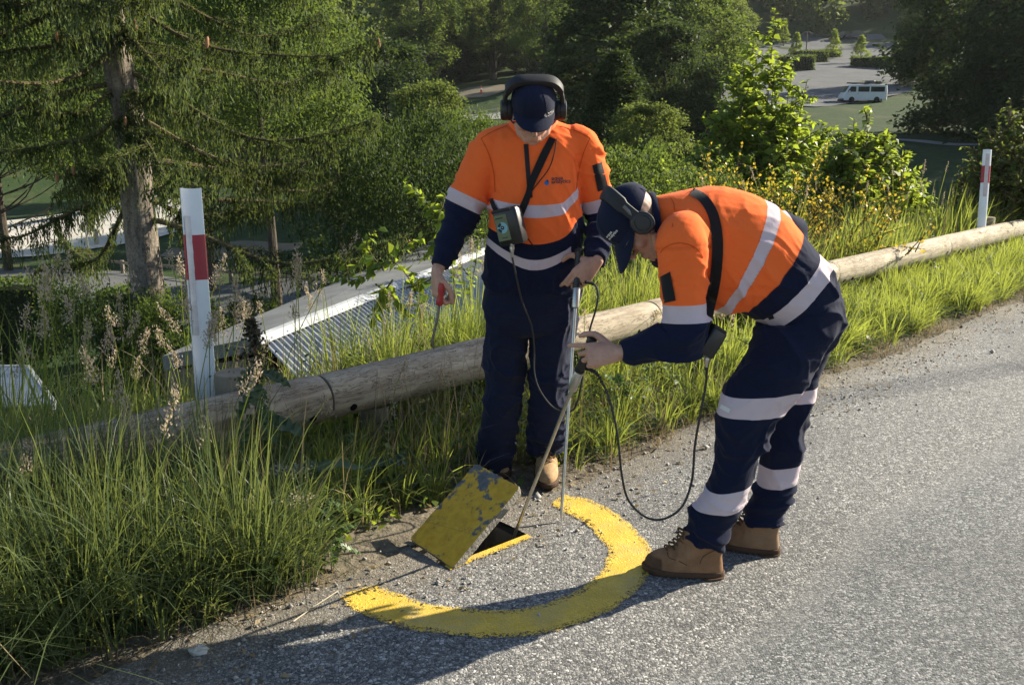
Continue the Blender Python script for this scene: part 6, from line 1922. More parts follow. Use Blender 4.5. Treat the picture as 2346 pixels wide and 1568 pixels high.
def build_jacket2():
    mb = MB()
    loft(mb, [psec(a, b, YC, w) for (a, b), w in zip(TS, HWS)], 36, 6, 2.25)
    def sleeve(A, rr):
        limb(mb, [A[0] + Vector((.03, .05 if A is AL2 else -.05, .05)), A[0], A[0].lerp(A[1], .5), A[1], A[1].lerp(A[2], .5), A[2]], [.06] + rr, 22, 7)
    sleeve(AL2, [.086, .078, .068, .057, .044]); sleeve(AR2, [.080, .072, .062, .054, .044])
    # roundness of the shoulder and the soft belly fold hanging forward
    mb.ellipsoid(P(1566, 545, 3.02), Vector((.09, 0, 0)), Vector((0, .085, 0)), Vector((0, 0, .09)), 18, 12)
    me = remesh(mb, .0062, 7)
    c = get_co(me); n = get_no(me)
    dR, pR = poly_param(c, AR2); dL, pL = poly_param(c, AL2)
    isR = dR < dL; d = np.where(isR, dR, dL); pa = np.where(isR, pR, pL)
    sh = np.where(isR[:, None], np.array(AR2[0]), np.array(AL2[0])); dirn = np.where(isR[:, None], np.array((AR2[1] - AR2[0]).normalized()), np.array((AL2[1] - AL2[0]).normalized()))
    ax = ((c - sh) * dirn).sum(1)
    arm = np.clip((.108 - d) / .02 + .5, 0, 1) * np.clip((ax - .02) / .02 + .5, 0, 1)
    # position along the trunk from the section lines
    X, Z = c[:, 0], c[:, 2]
    ds = []
    for (a, b) in TS:
        A, B = P(a[0], a[1], YC), P(b[0], b[1], YC)
        L = math.hypot(B.x - A.x, B.z - A.z)
        ds.append(((X - A.x) * -(B.z - A.z) + (Z - A.z) * (B.x - A.x)) / L)
    ds = np.array(ds)
    b1 = np.zeros(len(c))
    for i in range(len(TS) - 1):
        k = (ds[i] >= 0) & (ds[i + 1] < 0)
        b1[k] = i + ds[i][k] / (ds[i][k] - ds[i + 1][k])
    b1[ds[-1] >= 0] = len(TS) - 1
    el = np.exp(-((pa - .33) / .10) ** 2) * arm
    belly = np.exp(-((b1 - 5.2) / 1.6) ** 2) * smooth01((1.28 - Z) / .2) * (1 - arm)
    hem = smooth01((b1 - 6.8) / 1.5) * (1 - arm)
    amp = .0068 + .014 * el + .016 * belly + .010 * hem + .004 * arm
    rot = np.array([[.8, 0, .6], [0, 1, 0], [-.6, 0, .8]])
    f_ = folds(c @ rot.T, (14, 6, 5), 71); g_ = folds(c, (6, 6, 13), 77)
    c = c + n * (amp * np.where(arm > .5, g_, .65 * f_ + .35 * g_))[:, None]
    # armhole seam
    seam = np.exp(-((ax - .015) / .006) ** 2) * (d < .12)
    c = c - n * (.0022 * seam)[:, None]
    set_co(me, c)
    side = np.exp(-((c[:, 1] - 3.055 + .05 * (Z - 1.2)) / .0035) ** 2) * (b1 > 1.5) * (arm < .2) * 0
    tseam = np.exp(-((b1 - 6.0) / .03) ** 2) * .8 + np.exp(-((b1 - 4.0) / .022) ** 2) * .5 + np.exp(-((b1 - 5.0) / .03) ** 2) * .5
    set_attr(me, 'seam', np.clip(.35 * seam + tseam * (arm < .5), 0, 1))
    set_attr(me, 'b1', b1); set_attr(me, 'b2', pa); set_attr(me, 'arm', arm)
    me.materials.append(garment_mat("hi_vis_top_bent", [(-1, ORANGE), (4, TAPE), (5, ORANGE), (6, NAVY), (7, TAPE), (8, NAVY)], [(-.2, ORANGE), (.200, TAPE), (.260, NAVY)], (-1, 10), (-.2, .8)))
    return link("work_top", me, PERSON2), bvh_of(me)
top2, bv2 = build_jacket2()
def collar2():
    A, B = P(1492, 444, YC), P(1503, 607, YC)
    c = (A + B) / 2 + Vector((.006, 0, 0)); a = (A - B) / 2 * 1.0; b = Vector((0, .112, 0))
    collar(top2, c, a, b, Vector((-1, 0, .12)), lambda t: .018, mats=[M['navy'], M['navy']])
collar2()
text_on("lettering", "", bv2, 1500, 500, 5, 0, 'darkprint', top2) if False else None
patch_on("sleeve_pocket", bv2, [(1512, 634), (1535, 622), (1548, 688), (1521, 694)], 'blackfab', top2, .005)

def build_trousers2():
    mb = MB()
    hwN = [.098, .108, .104, .096, .086, .080, .078, .074, .070, .064]; hwF = [.09, .092, .084, .080, .076, .072, .07, .066, .062]
    loft(mb, [psec((1884, 612), (1752, 742), YC, .160), psec((1908, 640), (1745, 760), YC, .170), psec((1925, 690), (1735, 775), YC, .178), psec((1926, 745), (1745, 800), YC, .165), psec((1905, 790), (1775, 815), YC, .13)], 32, 5)
    loft(mb, [psec(a, b, Y, w) for (a, b), Y, w in zip(LEGN, YN, hwN)], 28, 5, 2.2)
    loft(mb, [psec(a, b, Y, w) for (a, b), Y, w in zip(LEGF, YF, hwF)], 28, 5, 2.2)
    me = remesh(mb, .0062, 6)
    c = get_co(me); n = get_no(me)
    mN, mF = [tuple(p) for p in mids(LEGN, YN)], [tuple(p) for p in mids(LEGF, YF)]
    dN, pN = poly_param(c, mN); dF, pF = poly_param(c, mF)
    near = dN < dF; z = c[:, 2]
    # stripe coordinate: interpolate section lines of the leg the point belongs to
    b2 = np.full(len(c), -1.0)
    for S, mask, Ys in ((LEGN, near, YN), (LEGF, ~near, YF)):
        ds = []
        for (a, b), Y in zip(S, Ys):
            A, B = P(a[0], a[1], Y), P(b[0], b[1], Y); L = math.hypot(B.x - A.x, B.z - A.z)
            ds.append(((c[:, 0] - A.x) * -(B.z - A.z) + (c[:, 2] - A.z) * (B.x - A.x)) / L)
        ds = np.array(ds)
        q = np.full(len(c), -1.0)
        for i in range(len(S) - 1):
            k = (ds[i] >= 0) & (ds[i + 1] < 0); q[k] = i + ds[i][k] / (ds[i][k] - ds[i + 1][k])
        q[ds[-1] >= 0] = len(S) - 1
        b2[mask] = (q + (0 if S is LEGN else 20))[mask]
    kn = np.exp(-((z - .50) / .09) ** 2); hem = smooth01((.36 - z) / .14)
    f_ = folds(c, (8, 8, 7), 91); st = folds(c, (5, 5, 20), 97)
    seat = np.exp(-((z - .92) / .12) ** 2)
    c = c + n * (f_ * (.009 + .011 * kn + .006 * seat) + st * (.004 + .013 * hem + .009 * kn))[:, None]
    set_co(me, c)
    set_attr(me, 'seam', np.zeros(len(c))); set_attr(me, 'b1', np.zeros(len(c))); set_attr(me, 'b2', b2); set_attr(me, 'arm', np.ones(len(c)))
    me.materials.append(garment_mat("work_trousers", [(-1, NAVY)], [(-2, NAVY), (2.88, TAPE), (3.62, NAVY), (6.0, TAPE), (6.85, NAVY), (10, NAVY), (22.1, TAPE), (22.9, NAVY), (25.1, TAPE), (25.95, NAVY)], (-1, 2), (-2, 32)))
    return link("trousers", me, PERSON2), bvh_of(me)
trs2, bvt2 = build_trousers2()
cap2 = cap(O2, r2, f2, u2, PERSON2, .62, .078, 2.4)
headphones(O2 + u2 * .002, r2, f2, u2, 'slim black headphones over the cap of the bending worker', .85, -.036)
bc2 = bvh_obj(cap2)
for ch in cap2.children:
    if ch.name.startswith("peak"): bpk2 = bvh_obj(ch)
text_on("lettering", "aqua", bc2, 1391, 545, 8.5, math.radians(-48), 'white_print', cap2, .002, 1.1, .02)
text_on("lettering", "analytics", bc2, 1396.5, 550, 8.5, math.radians(-48), 'white_print', cap2, .002, 1.0, .02)
# dark glasses
E2 = lambda a, b, c_: O2 + r2 * a + f2 * b + u2 * c_
mb = MB()
for s in (-1, 1):
    mb.tube([E2(s * .078, -.005, .008), E2(s * .074, .05, .008), E2(s * .066, .088, .006)], .003, 6)
    mb.ellipsoid(E2(s * .034, .103, -.004), r2 * .028, f2 * .004, u2 * .019, 14, 8)
mb.tube([E2(-.064, .094, .008), E2(-.03, .108, .012), E2(0, .114, .010), E2(.03, .108, .012), E2(.064, .094, .008)], .0032, 6)
mb.build("glasses", plain("glasses_dark", (.012, .006, .005), .15, 0, .6, .1, 10, 0), PERSON2)
bt2 = boot(PG(1474, 1303), PG(1656, 1322), PERSON2, 'bootbrown', PG(1630, 1318), .18, .053)
boot(PG(1640, 1243), PG(1784, 1271), PERSON2, 'bootbrown', PG(1760, 1262), .18, .053)
ribbon_on("pocket_seam", bvt2, [(1700, 862, .9), (1745, 885, .9), (1775, 884, .9)], M['blackfab'], trs2, .003, .002, 5)
ribbon_on("pocket_seam", bvt2, [(1690, 700 + 75, .8), (1740, 800, .8), (1800, 812, .8), (1880, 806, .8)], M['blackfab'], trs2, .003, .002, 5)
patch_on("hem_tag", bv2, [(1757, 722), (1769, 718), (1774, 729), (1762, 733)], 'blackfab', top2, .003)
ribbon_on("knee_label", bvt2, [(1650, 930, 5), (1672, 941, 5)], M['white_print'], trs2, .004, .002, 4)

bb2 = bvh_obj(bt2)
ribbon_on("stitching", bb2, [(1529, 1263, .9), (1533, 1277, .9), (1553, 1283, .9), (1574, 1294, .9)], M['sole'], bt2, .0015, .001, 5)
ribbon_on("stitching", bb2, [(1603, 1291, .9), (1612, 1273, .9), (1645, 1256, .9)], M['sole'], bt2, .0015, .001, 5)

M['thread'] = plain("seam_thread", (.52, .075, .012), .9, 0, .1, .1, 20, 0)
for pts in ([(1162, 288, .7), (1130, 300, .7), (1102, 317, .7)], [(1284, 288, .7), (1320, 300, .7), (1352, 316, .7)],
            [(1102, 317, .7), (1119, 350, .7), (1131, 395, .7), (1134, 440, .7)], [(1352, 316, .7), (1337, 350, .7), (1326, 395, .7), (1321, 432, .7)]):
    ribbon_on("seam", bv1, pts, M['thread'], top1, .0025, .0015, 6)
ribbon_on("seam", bv2, [(1506, 588, .8), (1524, 566, .8), (1556, 556, .8), (1592, 566, .8), (1612, 590, .8)], M['thread'], top2, .0025, .0015, 6)
ribbon_on("seam", bv2, [(1530, 444, .7), (1545, 470, .7), (1540, 520, .7)], M['thread'], top2, .0025, .0015, 6)

# ================================================================ TOOLS AND THINGS
# ---------------------------------------------------------------- the tilted pit lid
def lid_mat():
    t = NT("worn_yellow_lid")
    p = t.co(); n = t.noise(p, 6.5, 7, .68); n2 = t.noise(p, 30, 5, .7)
    lv = t.attr('worn')
    k = t.rng(t.math('ADD', t.math('ADD', t.math('MULTIPLY', n, 1.25), t.math('MULTIPLY', n2, .45)), t.math('ADD', lv, -.325)), .50, .555)
    y = t.ramp(n2, [(.3, (.52, .29, .020)), (.6, (.70, .42, .035))])
    gcol = t.ramp(n2, [(.3, (.085, .090, .092)), (.7, (.19, .195, .19))])
    c = t.mix(k, gcol, y)
    c = t.mix(t.rng(t.noise(p, 14, 5, .7), .58, .72, 0, .6), c, (.11, .095, .06))
    t.set(c, .68, 0, .35); t.bump(t.math('ADD', n2, t.math('MULTIPLY', k, .5)), .5, .005); return t.m
M['lid'] = lid_mat()
def lid():
    P0 = PG(1037, 1300, .012)
    Lv, Sv = Vector((.251, .235, .222)), Vector((-.180, .205, .02))
    nn = Lv.cross(Sv).normalized()
    root = empty("pit_lid", tuple(P0)); tag(root, 'worn yellow painted slab lid tilted up over the open pit', 'lid')
    rs = R_(12); na, nb = 44, 30; V, W = [], []
    for i in range(na + 1):
        for j in range(nb + 1):
            a, b = i / na, j / nb
            if i in (0, na): a += rs.normal() * .002 - (.02 if j in (0, nb) else 0) * (1 if i else -1)
            if j in (0, nb): b += rs.normal() * .0022
            q = P0 + Lv * a + Sv * b + nn * (.0015 * mnoise.noise(Vector((a * 9, b * 7, 2))))
            V.append(q); W.append(.085 - .13 * smooth01((a - .35) / .6) * smooth01((b - .12) / .5) + .03 * (1 - abs(2 * b - 1)) * (a < .5) - .05 * (b > .9))
    w = nb + 1
    f = [(i * w + j, i * w + j + 1, (i + 1) * w + j + 1, (i + 1) * w + j) for i in range(na) for j in range(nb)]
    edge = [j for j in range(w)] + [i * w + nb for i in range(1, na + 1)] + [na * w + j for j in range(nb - 1, -1, -1)] + [i * w for i in range(na - 1, 0, -1)]
    N = len(V)
    lower = [V[e_] - nn * (.038 + .002 * mnoise.noise(V[e_] * 18)) + (P0 + Lv * .5 + Sv * .5 - V[e_]) * .02 for e_ in edge]
    mid = [V[e_] - nn * .006 - (P0 + Lv * .5 + Sv * .5 - V[e_]).normalized() * .002 for e_ in edge]
    K = len(edge)
    me = bpy.data.meshes.new("slab")
    me.from_pydata(V, [], [q[::-1] for q in f]); me.materials.append(M['lid'])
    me.attributes.new('worn', 'FLOAT', 'POINT').data.foreach_set('value', np.array(W, np.float32))
    me.polygons.foreach_set('use_smooth', np.ones(len(me.polygons), bool)); me.update()
    o = link("painted_face", me, root)
    mb = MB(); vs = [V[e_] for e_ in edge] + mid + lower
    mb.add(vs, [(k, (k + 1) % K, K + (k + 1) % K, K + k) for k in range(K)] + [(K + k, K + (k + 1) % K, 2 * K + (k + 1) % K, 2 * K + k) for k in range(K)])
    mb.add(lower, [tuple(range(K))])
    mb.build("slab", M['concrete'], root, smooth=False)
lid()

# ---------------------------------------------------------------- listening rods, receivers, pry hook
def rod(name_label, tip, top, grip_len, coil_at, cable, lab_cat='listening rod'):
    tip, top = Vector(tip), Vector(top); ax = (top - tip).normalized(); Lr = (top - tip).length
    root = empty("listening_rod", tuple(tip)); tag(root, name_label, lab_cat)
    q = lambda k: tip + ax * k
    mb = MB().tube([q(0), q(.04), q(.05), q(Lr - grip_len - .075)], [.0016, .0055, .0066, .0066], 12)
    mb.build("rod", M['steel'], root)
    k0 = Lr - grip_len
    MB().lathe(q(k0 - .085), ax, [(.007, 0), (.0155, .004), (.0165, .010), (.0165, .082), (.0145, .087), (.001, .088)], 18).build("sleeve", M['steel'], root)
    side = ax.orthogonal().normalized()
    prof = [(.012, 0), (.0185, .004), (.0185, .012)]
    for j in range(9):
        h = .014 + j * (grip_len - .03) / 9
        prof += [(.0155, h), (.0172, h + (grip_len - .03) / 18)]
    prof += [(.0165, grip_len - .012), (.0195, grip_len - .008), (.0175, grip_len), (.001, grip_len + .001)]
    g_ = MB().lathe(q(k0), ax, prof, 18).build("grip", M['blackplastic'], root)
    mb = MB().lathe(q(Lr + .001), ax, [(.008, 0), (.008, .004), (.001, .0045)], 12); mb.build("button", M['softblack'], g_)
    # cable with its coiled strain relief
    c = spline(cable, 12)
    MB().tube(c, .0042, 8).build("cable", M['blackplastic'], root)
    mb = MB(); n = 0; acc = 0
    for i in range(1, len(c)):
        acc += (c[i] - c[i - 1]).length
        if acc > .007 and n < 9:
            acc = 0; n += 1; d = (c[i] - c[i - 1]).normalized()
            mb.lathe(c[i] - d * .002, d, [(.003, -.001), (.0075, 0), (.0075, .004), (.003, .005)], 10)
    mb.build("strain_relief", M['softblack'], root)
    return root, q, ax
TIP1 = P(1172, 1240, 3.405); TOP1 = P(1358, 772, 3.035)
rod('tilted steel rod reaching into the pit, its grip held by the bending worker', TIP1, TOP1, .155, 0,
    [P(1338, 843, 3.09), P(1352, 846, 3.08), P(1372, 862, 3.06), P(1398, 920, 3.04), P(1415, 1000, 3.02), P(1425, 1090, 3.0), P(1440, 1145, 3.0), P(1478, 1183, 3.0), P(1520, 1188, 3.0), P(1562, 1160, 3.0), P(1585, 1100, 3.0), P(1592, 1020, 3.0), P(1606, 940, 3.0), P(1617, 880, 3.0), P(1620, 830, 2.99)])
TIP2 = PG(1285, 1194, .006); TOP2 = P(1327, 570, 3.795)
rod('upright steel rod standing on the road beside the pit, gripped by the standing worker', TIP2, TOP2, .165, 0,
    [P(1324, 650, 3.775), P(1342, 646, 3.75), P(1362, 652, 3.72), P(1370, 672, 3.70), P(1366, 705, 3.69), P(1350, 760, 3.70), P(1338, 830, 3.72), P(1330, 890, 3.74), P(1316, 935, 3.76), P(1290, 942, 3.78), P(1262, 928, 3.80), P(1235, 890, 3.80), P(1224, 850, 3.81), P(1224, 800, 3.82), P(1217, 745, 3.80), P(1196, 690, 3.76), P(1182, 630, 3.74), P(1174, 590, 3.73)])
def rotm(yaw, roll, pitch=0):
    return Matrix.Rotation(math.radians(yaw), 3, 'Z') @ Matrix.Rotation(math.radians(pitch), 3, 'X') @ Matrix.Rotation(math.radians(roll), 3, 'Y')
M['card'] = plain("label_card", (.14, .17, .09), .55, 0, .4, .12, 20, 0)
M['paleblue'] = plain("label_pale_blue", (.20, .42, .50), .5, 0, .4, .1, 10, 0)
def receiver1():
    c = P(1169, 518, 3.765)
    R = rotm(-26, -13, 4)
    root = empty("receiver", tuple(c)); tag(root, 'black receiver box with green label hung at the waist of the standing worker', 'receiver')
    MB().box(c, .112, .062, .150, R, .010).build("case", M['blackplastic'], root)
    MB().box(c + R @ Vector((-.012, -.0, .071)), .090, .066, .012, R, .004).build("cover_flap", M['softblack'], root)
    q = lambda x, z, d=.0318: c + R @ Vector((x, -d, z))
    mb = MB().add([q(-.050, -.052), q(.008, -.052), q(.008, .056), q(-.050, .056)], [(0, 1, 2, 3)])
    lb = mb.build("label", M['card'], root, smooth=False)
    def disc(r, cx, cz, d, a0=0, a1=360, r0=0.0):
        n = 20; pts = [q(cx + r * math.cos(math.radians(a0 + (a1 - a0) * k / n)), cz + r * math.sin(math.radians(a0 + (a1 - a0) * k / n)), d) for k in range(n + 1)]
        inn = [q(cx + r0 * math.cos(math.radians(a0 + (a1 - a0) * k / n)), cz + r0 * math.sin(math.radians(a0 + (a1 - a0) * k / n)), d) for k in range(n + 1)]
        return pts + inn, [(k, k + 1, n + 1 + k + 1, n + 1 + k) for k in range(n)]
    mb = MB(); mb.m = 0; mb.add(*disc(.0235, -.020, .002, .0322)); mb.m = 1
    for a in (100, 185): mb.add(*disc(.0225, -.020, .002, .0326, a, a + 62, .011))
    mb.add(*disc(.0085, -.020, .002, .0327))
    mb.m = 2
    mb.add([q(-.0225, .0015, .033), q(-.0175, .0015, .033), q(-.0175, .0045, .033), q(-.0225, .0045, .033)], [(0, 1, 2, 3)])
    mb.m = 1
    mb.add([q(-.043, .040, .0324), q(-.010, .040, .0324), q(-.010, .0445, .0324), q(-.043, .0445, .0324)], [(0, 1, 2, 3)])
    mb.add([q(-.034, -.0415, .0324), q(-.005, -.0415, .0324), q(-.005, -.0385, .0324), q(-.034, -.0385, .0324)], [(0, 1, 2, 3)])
    mb.build("label_print", [M['paleblue'], M['darkprint'], M['white_print']], lb, smooth=False)
    MB().lathe(P(1173, 557, 3.745), Vector((.02, -.05, -1)), [(.006, 0), (.0095, .002), (.0095, .010), (.008, .012), (.0105, .014), (.0105, .026), (.0085, .028), (.0085, .034), (.0075, .036), (.0045, .075), (.001, .076)], 14).build("plug", M['steel'], root)
    ribbon_on("strap", bv1, [(1266, 316, 8), (1248, 352, 9), (1233, 384, 9), (1218, 418, 8), (1211, 442, 7), (1202, 466, 8), (1190, 492, 9)], M['blackfab'], root, .008)
    ribbon_on("strap", bv1, [(1124, 455, 4), (1130, 470, 5), (1137, 484, 6)], M['blackfab'], root, .010)
    pts = [(1275, 318), (1270, 350), (1258, 385), (1236, 415), (1215, 442), (1203, 465)]
    MB().tube(spline([on(bv1, x, y, .008) or P(x, y, 3.8) for x, y in pts], 6), .0022, 6).build("cord", M['blackfab'], root)
    pts = [(1190, 500), (1196, 525), (1218, 558), (1232, 570)]
    MB().tube(spline([on(bv1, x, y, .007) or P(x, y, 3.8) for x, y in pts], 6), .0022, 6).build("cord", M['blackfab'], root)
receiver1()
def receiver2():
    c = P(1621, 780, 2.985)
    R = rotm(20, 33, 0)
    root = empty("receiver", tuple(c)); tag(root, 'black receiver box dangling on a strap under the chest of the bending worker', 'receiver')
    MB().box(c, .062, .085, .100, R, .008).build("case", M['blackplastic'], root)
    MB().box(c + R @ Vector((-.006, 0, .050)), .058, .088, .012, R, .004).build("cover_flap", M['softblack'], root)
    MB().lathe(P(1620, 808, 2.985), (0, 0, -1), [(.006, 0), (.009, .002), (.009, .012), (.0105, .014), (.0105, .030), (.008, .033), (.005, .05), (.001, .051)], 14).build("plug", M['steel'], root)
    a_, b_ = P(1627, 690, 3.045), P(1611, 762, 2.99)
    MB().tube([a_, a_.lerp(b_, .5), b_], .021, 8, (0, -1, 0), .12).build("strap", M['blackfab'], root)
    ribbon_on("strap", bv2, [(1585, 438, 9), (1612, 455, 11), (1634, 492, 12), (1644, 550, 12.5), (1641, 620, 12.5), (1633, 670, 12.5), (1626, 700, 12)], M['blackfab'], root, .006, .004)
receiver2()
def pry():
    hy = WR1 + Vector((.016, -.028, -.045))
    a = hy + Vector((.008, -.012, .006)); ax = Vector((-.14, -.02, -1)).normalized()
    root = empty("pry_hook", tuple(a)); tag(root, 'red handled steel pry hook held in the hanging hand of the standing worker', 'hand tool')
    MB().lathe(a, ax, [(.004, 0), (.013, .003), (.0155, .012), (.0150, .035), (.0125, .050), (.0150, .070), (.0160, .088), (.0140, .095), (.008, .099), (.001, .1)], 14).build("handle", M['redplastic'], root)
    s = a + ax * .095
    pts = spline([s, s + Vector((-.010, 0, -.060)), s + Vector((-.026, .005, -.125)), s + Vector((-.034, .008, -.170)), s + Vector((-.028, .014, -.195))], 6)
    MB().tube(pts, [.0058] * (len(pts) - 6) + [.0058 - .0007 * k for k in range(6)], 10).build("shaft", M['steeldark'], root)
pry()

# ---------------------------------------------------------------- things in the valley
M['postwood'] = plain("fence_wood", (.20, .165, .125), .9, 0, .2, .3, 5, .3, .006)
M['palewood'] = plain("pale_wood", (.42, .37, .27), .85, 0, .3, .25, 5, .3, .005)
M['vanwhite'] = plain("van_white", (.72, .73, .73), .3, 0, .5, .04, 3, 0)
M['glassdark'] = plain("tinted_glass", (.018, .022, .026), .08, 0, .6, .2, 2, 0)
M['tyre'] = plain("tyre_rubber", (.018, .018, .018), .85, 0, .2, .2, 12, .1)
M['conered'] = plain("cone_orange", (.80, .10, .02), .55, 0, .4, .06, 10, 0)
def fence(name, label, posts, ytops, rails, wide, mat, cat='fence', group=None):
    bs = [PV(x, y) for x, y in posts]; H = [max(.3, ztop(b, yt) - b.z) for b, yt in zip(bs, ytops)]
    root = empty(name, tuple(bs[0])); tag(root, label, cat, group)
    for b, h in zip(bs, H):
        MB().box(b + Vector((0, 0, h / 2 - .1)), wide, wide, h + .2, None, wide * .12).build("post", M[mat], root, smooth=False)
    for rk in rails:
        for i in range(len(bs) - 1):
            a, b = bs[i] + Vector((0, -.5 * wide - .02, H[i] * rk)), bs[i + 1] + Vector((0, -.5 * wide - .02, H[i + 1] * rk))
            d = (b - a); L = d.length; d.normalize(); s = Vector((-d.y, d.x, 0)).normalized(); u_ = d.cross(s)
            MB().box((a + b) / 2, L + .02, .05, .13, Matrix((d, s, u_)).transposed(), .008).build("rail", M[mat], root, smooth=False)
    return root
fence("fence", 'low wooden post and rail fence along the shaded valley road', [(175, 614), (211, 624), (282, 629), (420, 640), (530, 650), (625, 656), (712, 662), (800, 668)], [583, 589, 596, 606, 618, 626, 633, 640], (.86,), .17, 'postwood')
fence("fence", 'row of low posts with thin rail on the lawn left of the headphones', [(1035, 270), (1062, 270), (1089, 268), (1115, 264), (1140, 260)], [260, 259, 256, 251, 247], (.8,), .14, 'palewood')
fence("timber_barrier", 'pale timber barrier just right of the large headphones', [(1296, 226), (1316, 223), (1340, 221)], [208, 205, 204], (.85,), .20, 'palewood', 'barrier')
for x, y, yt, lab in ((222, 562, 525, 'squat yellowish bollard nearest the round sign'), (264, 552, 512, 'squat yellowish bollard next to the spruce trunk'), (1964, 236, 225, 'dark little bollard in front of the white van'), (2018, 238, 226, 'dark little bollard behind the rear wheel of the van')):
    b = PV(x, y); h = max(.5, ztop(b, yt) - b.z); r = .14 if x < 500 else .09
    tag(MB().lathe(b - Vector((0, 0, .1)), (0, 0, 1), [(r, 0), (r * 1.02, h), (r * .8, h + .09), (.01, h + .1)], 12).build("bollard", M['palewood'] if x < 500 else M['postwood']), lab, 'bollard', 'bollards in the valley')
def sign():
    b = PV(211, 623); top = ztop(b, 506); h = top - b.z
    tp = P(193, 507, b.y + .05)
    root = empty("round_sign", tuple(b)); tag(root, 'round traffic sign on a thin pole seen from behind', 'sign')
    MB().tube([b - Vector((0, 0, .2)), tp], .045, 10).build("pole", M['steel'], root)
    c = tp.lerp(b, .11) + Vector((0, .08, 0))
    MB().lathe(c, (.75, -.65, .05), [(.001, -.012), (.30, -.012), (.305, 0), (.30, .012), (.001, .012)], 28).build("disc", M['steeldark'], root)
sign()
def cone_():
    b = PV(1102.5, 214); h = max(.6, ztop(b, 196) - b.z)
    root = empty("traffic_cone", tuple(b)); tag(root, 'orange traffic cone on the brown gravel left of the headphones', 'cone')
    MB().lathe(b + Vector((0, 0, .03)), (0, 0, 1), [(h * .21, 0), (h * .17, .02), (h * .05, h * .95), (.02, h * .97)], 16).build("cone_body", M['conered'], root)
    MB().box(b + Vector((0, 0, .02)), h * .5, h * .5, .05, None, .01).build("base", M['conered'], root)
    MB().lathe(b + Vector((0, 0, .03)), (0, 0, 1), [(h * .141, h * .42), (h * .112, h * .62)], 16).build("band", M['white'], root)
cone_()
def lamp_pole():
    b = base_at(1845, 141); z = ztop(b, 74)
    root = empty("lamp_pole", tuple(b)); tag(root, 'double armed lamp pole among the car park hedges', 'lamp')
    MB().tube([b, Vector((b.x, b.y, z))], .09, 8).build("pole", M['postwood'], root)
    for s in (-1, 1):
        t_ = Vector((b.x, b.y, z))
        MB().tube(spline([t_, t_ + Vector((s * .4, 0, .02)), t_ + Vector((s * .75, 0, -.2))], 5), .05, 6).build("arm", M['postwood'], root)
        MB().box(t_ + Vector((s * .82, 0, -.35)), .16, .16, .34, None, .03).build("lantern", M['steeldark'], root, smooth=False)
lamp_pole()
def vehicle(name, label, b, L, H, W, yaw, paint, prof, wins, roofload=False, cat='van'):
    root = empty(name, tuple(b), yaw); tag(root, label, cat)
    def extr(pts, y0, y1, bev=.06):
        n = len(pts); mb = MB()
        cx = sum(p[0] for p in pts) / n; cz = sum(p[1] for p in pts) / n
        ins = [(p[0] + (cx - p[0]) * bev, p[1] + (cz - p[1]) * bev) for p in pts]
        rr = [[Vector((x, y0, z)) for x, z in ins], [Vector((x, y0 + .07 * (y1 - y0), z)) for x, z in pts], [Vector((x, y1 - .07 * (y1 - y0), z)) for x, z in pts], [Vector((x, y1, z)) for x, z in ins]]
        return mb.rings(rr)
    P_ = [(x * L, z * H) for x, z in prof]
    link("body", extr(P_, -W / 2, W / 2, .035).mesh("body", [paint]), root, False)
    for side in (-1, 1):
        for w in wins:
            pts = [Vector((x * L, side * (W / 2 + .004), z * H)) for x, z in w]
            c = sum(pts, Vector()) / len(pts)
            inn = [p + (c - p) * .02 + Vector((0, side * .012, 0)) for p in pts]
            n = len(pts)
            mb = MB().add(pts + inn, [(i, (i + 1) % n, n + (i + 1) % n, n + i) for i in range(n)] + [tuple(n + i for i in range(n))])
            link("window", mb.mesh("window", [M['glassdark']], False), root, False)
        for x in (.19, .76):
            c = Vector((x * L, side * (W / 2 - .07), .165 * H))
            w_ = link("wheel", MB().lathe(c, (0, side, 0), [(.06, -.12), (.31, -.12), (.335, -.08), (.335, .05), (.30, .085), (.21, .085)], 24).mesh("wheel", [M['tyre']]), root, False)
            link("rim", MB().lathe(c, (0, side, 0), [(.21, .07), (.20, .082), (.12, .06), (.05, .075), (.001, .075)], 20).mesh("rim", [M['steel']]), w_, False)
        link("headlight", MB().box((.018 * L, side * W * .36, .36 * H), .10, .26, .16, None, .03).mesh("headlight", [M['strip']], False), root, False)
        link("tail_light", MB().box((.985 * L, side * W * .44, .42 * H), .08, .12, .34, None, .02).mesh("tail_light", [M['redrefl']], False), root, False)
        link("door_handle", MB().box((.33 * L, side * (W / 2 + .02), .50 * H), .14, .03, .035, None, .008).mesh("door_handle", [M['blackplastic']], False), root, False)
        link("mirror", MB().box((.125 * L, side * (W / 2 + .10), .62 * H), .10, .18, .17, None, .03).mesh("mirror", [paint], False), root, False)
    link("windscreen", MB().add([Vector((.045 * L, -W * .40, .60 * H)), Vector((.045 * L, W * .40, .60 * H)), Vector((.128 * L, W * .36, .93 * H)), Vector((.128 * L, -W * .36, .93 * H))], [(0, 1, 2, 3)]).mesh("windscreen", [M['glassdark']], False), root, False)
    link("bumper", MB().box((.005 * L, 0, .18 * H), .14, W * .96, .2, None, .04).mesh("bumper", [M['blackplastic']], False), root, False)
    if roofload:
        for k in range(3):
            link("roof_bar", MB().box(((.30 + .26 * k) * L, 0, H + .06), .05, W * .92, .05).mesh("roof_bar", [M['steeldark']], False), root, False)
        return root, L, H, W, yaw
    return root
vb = base_at(1975, 100)
vprof = [(.0, .14), (.0, .38), (.03, .50), (.135, .93), (.18, .985), (.26, 1.0), (.93, 1.0), (.985, .94), (1.0, .60), (1.0, .16), (.97, .13), (.03, .12)]
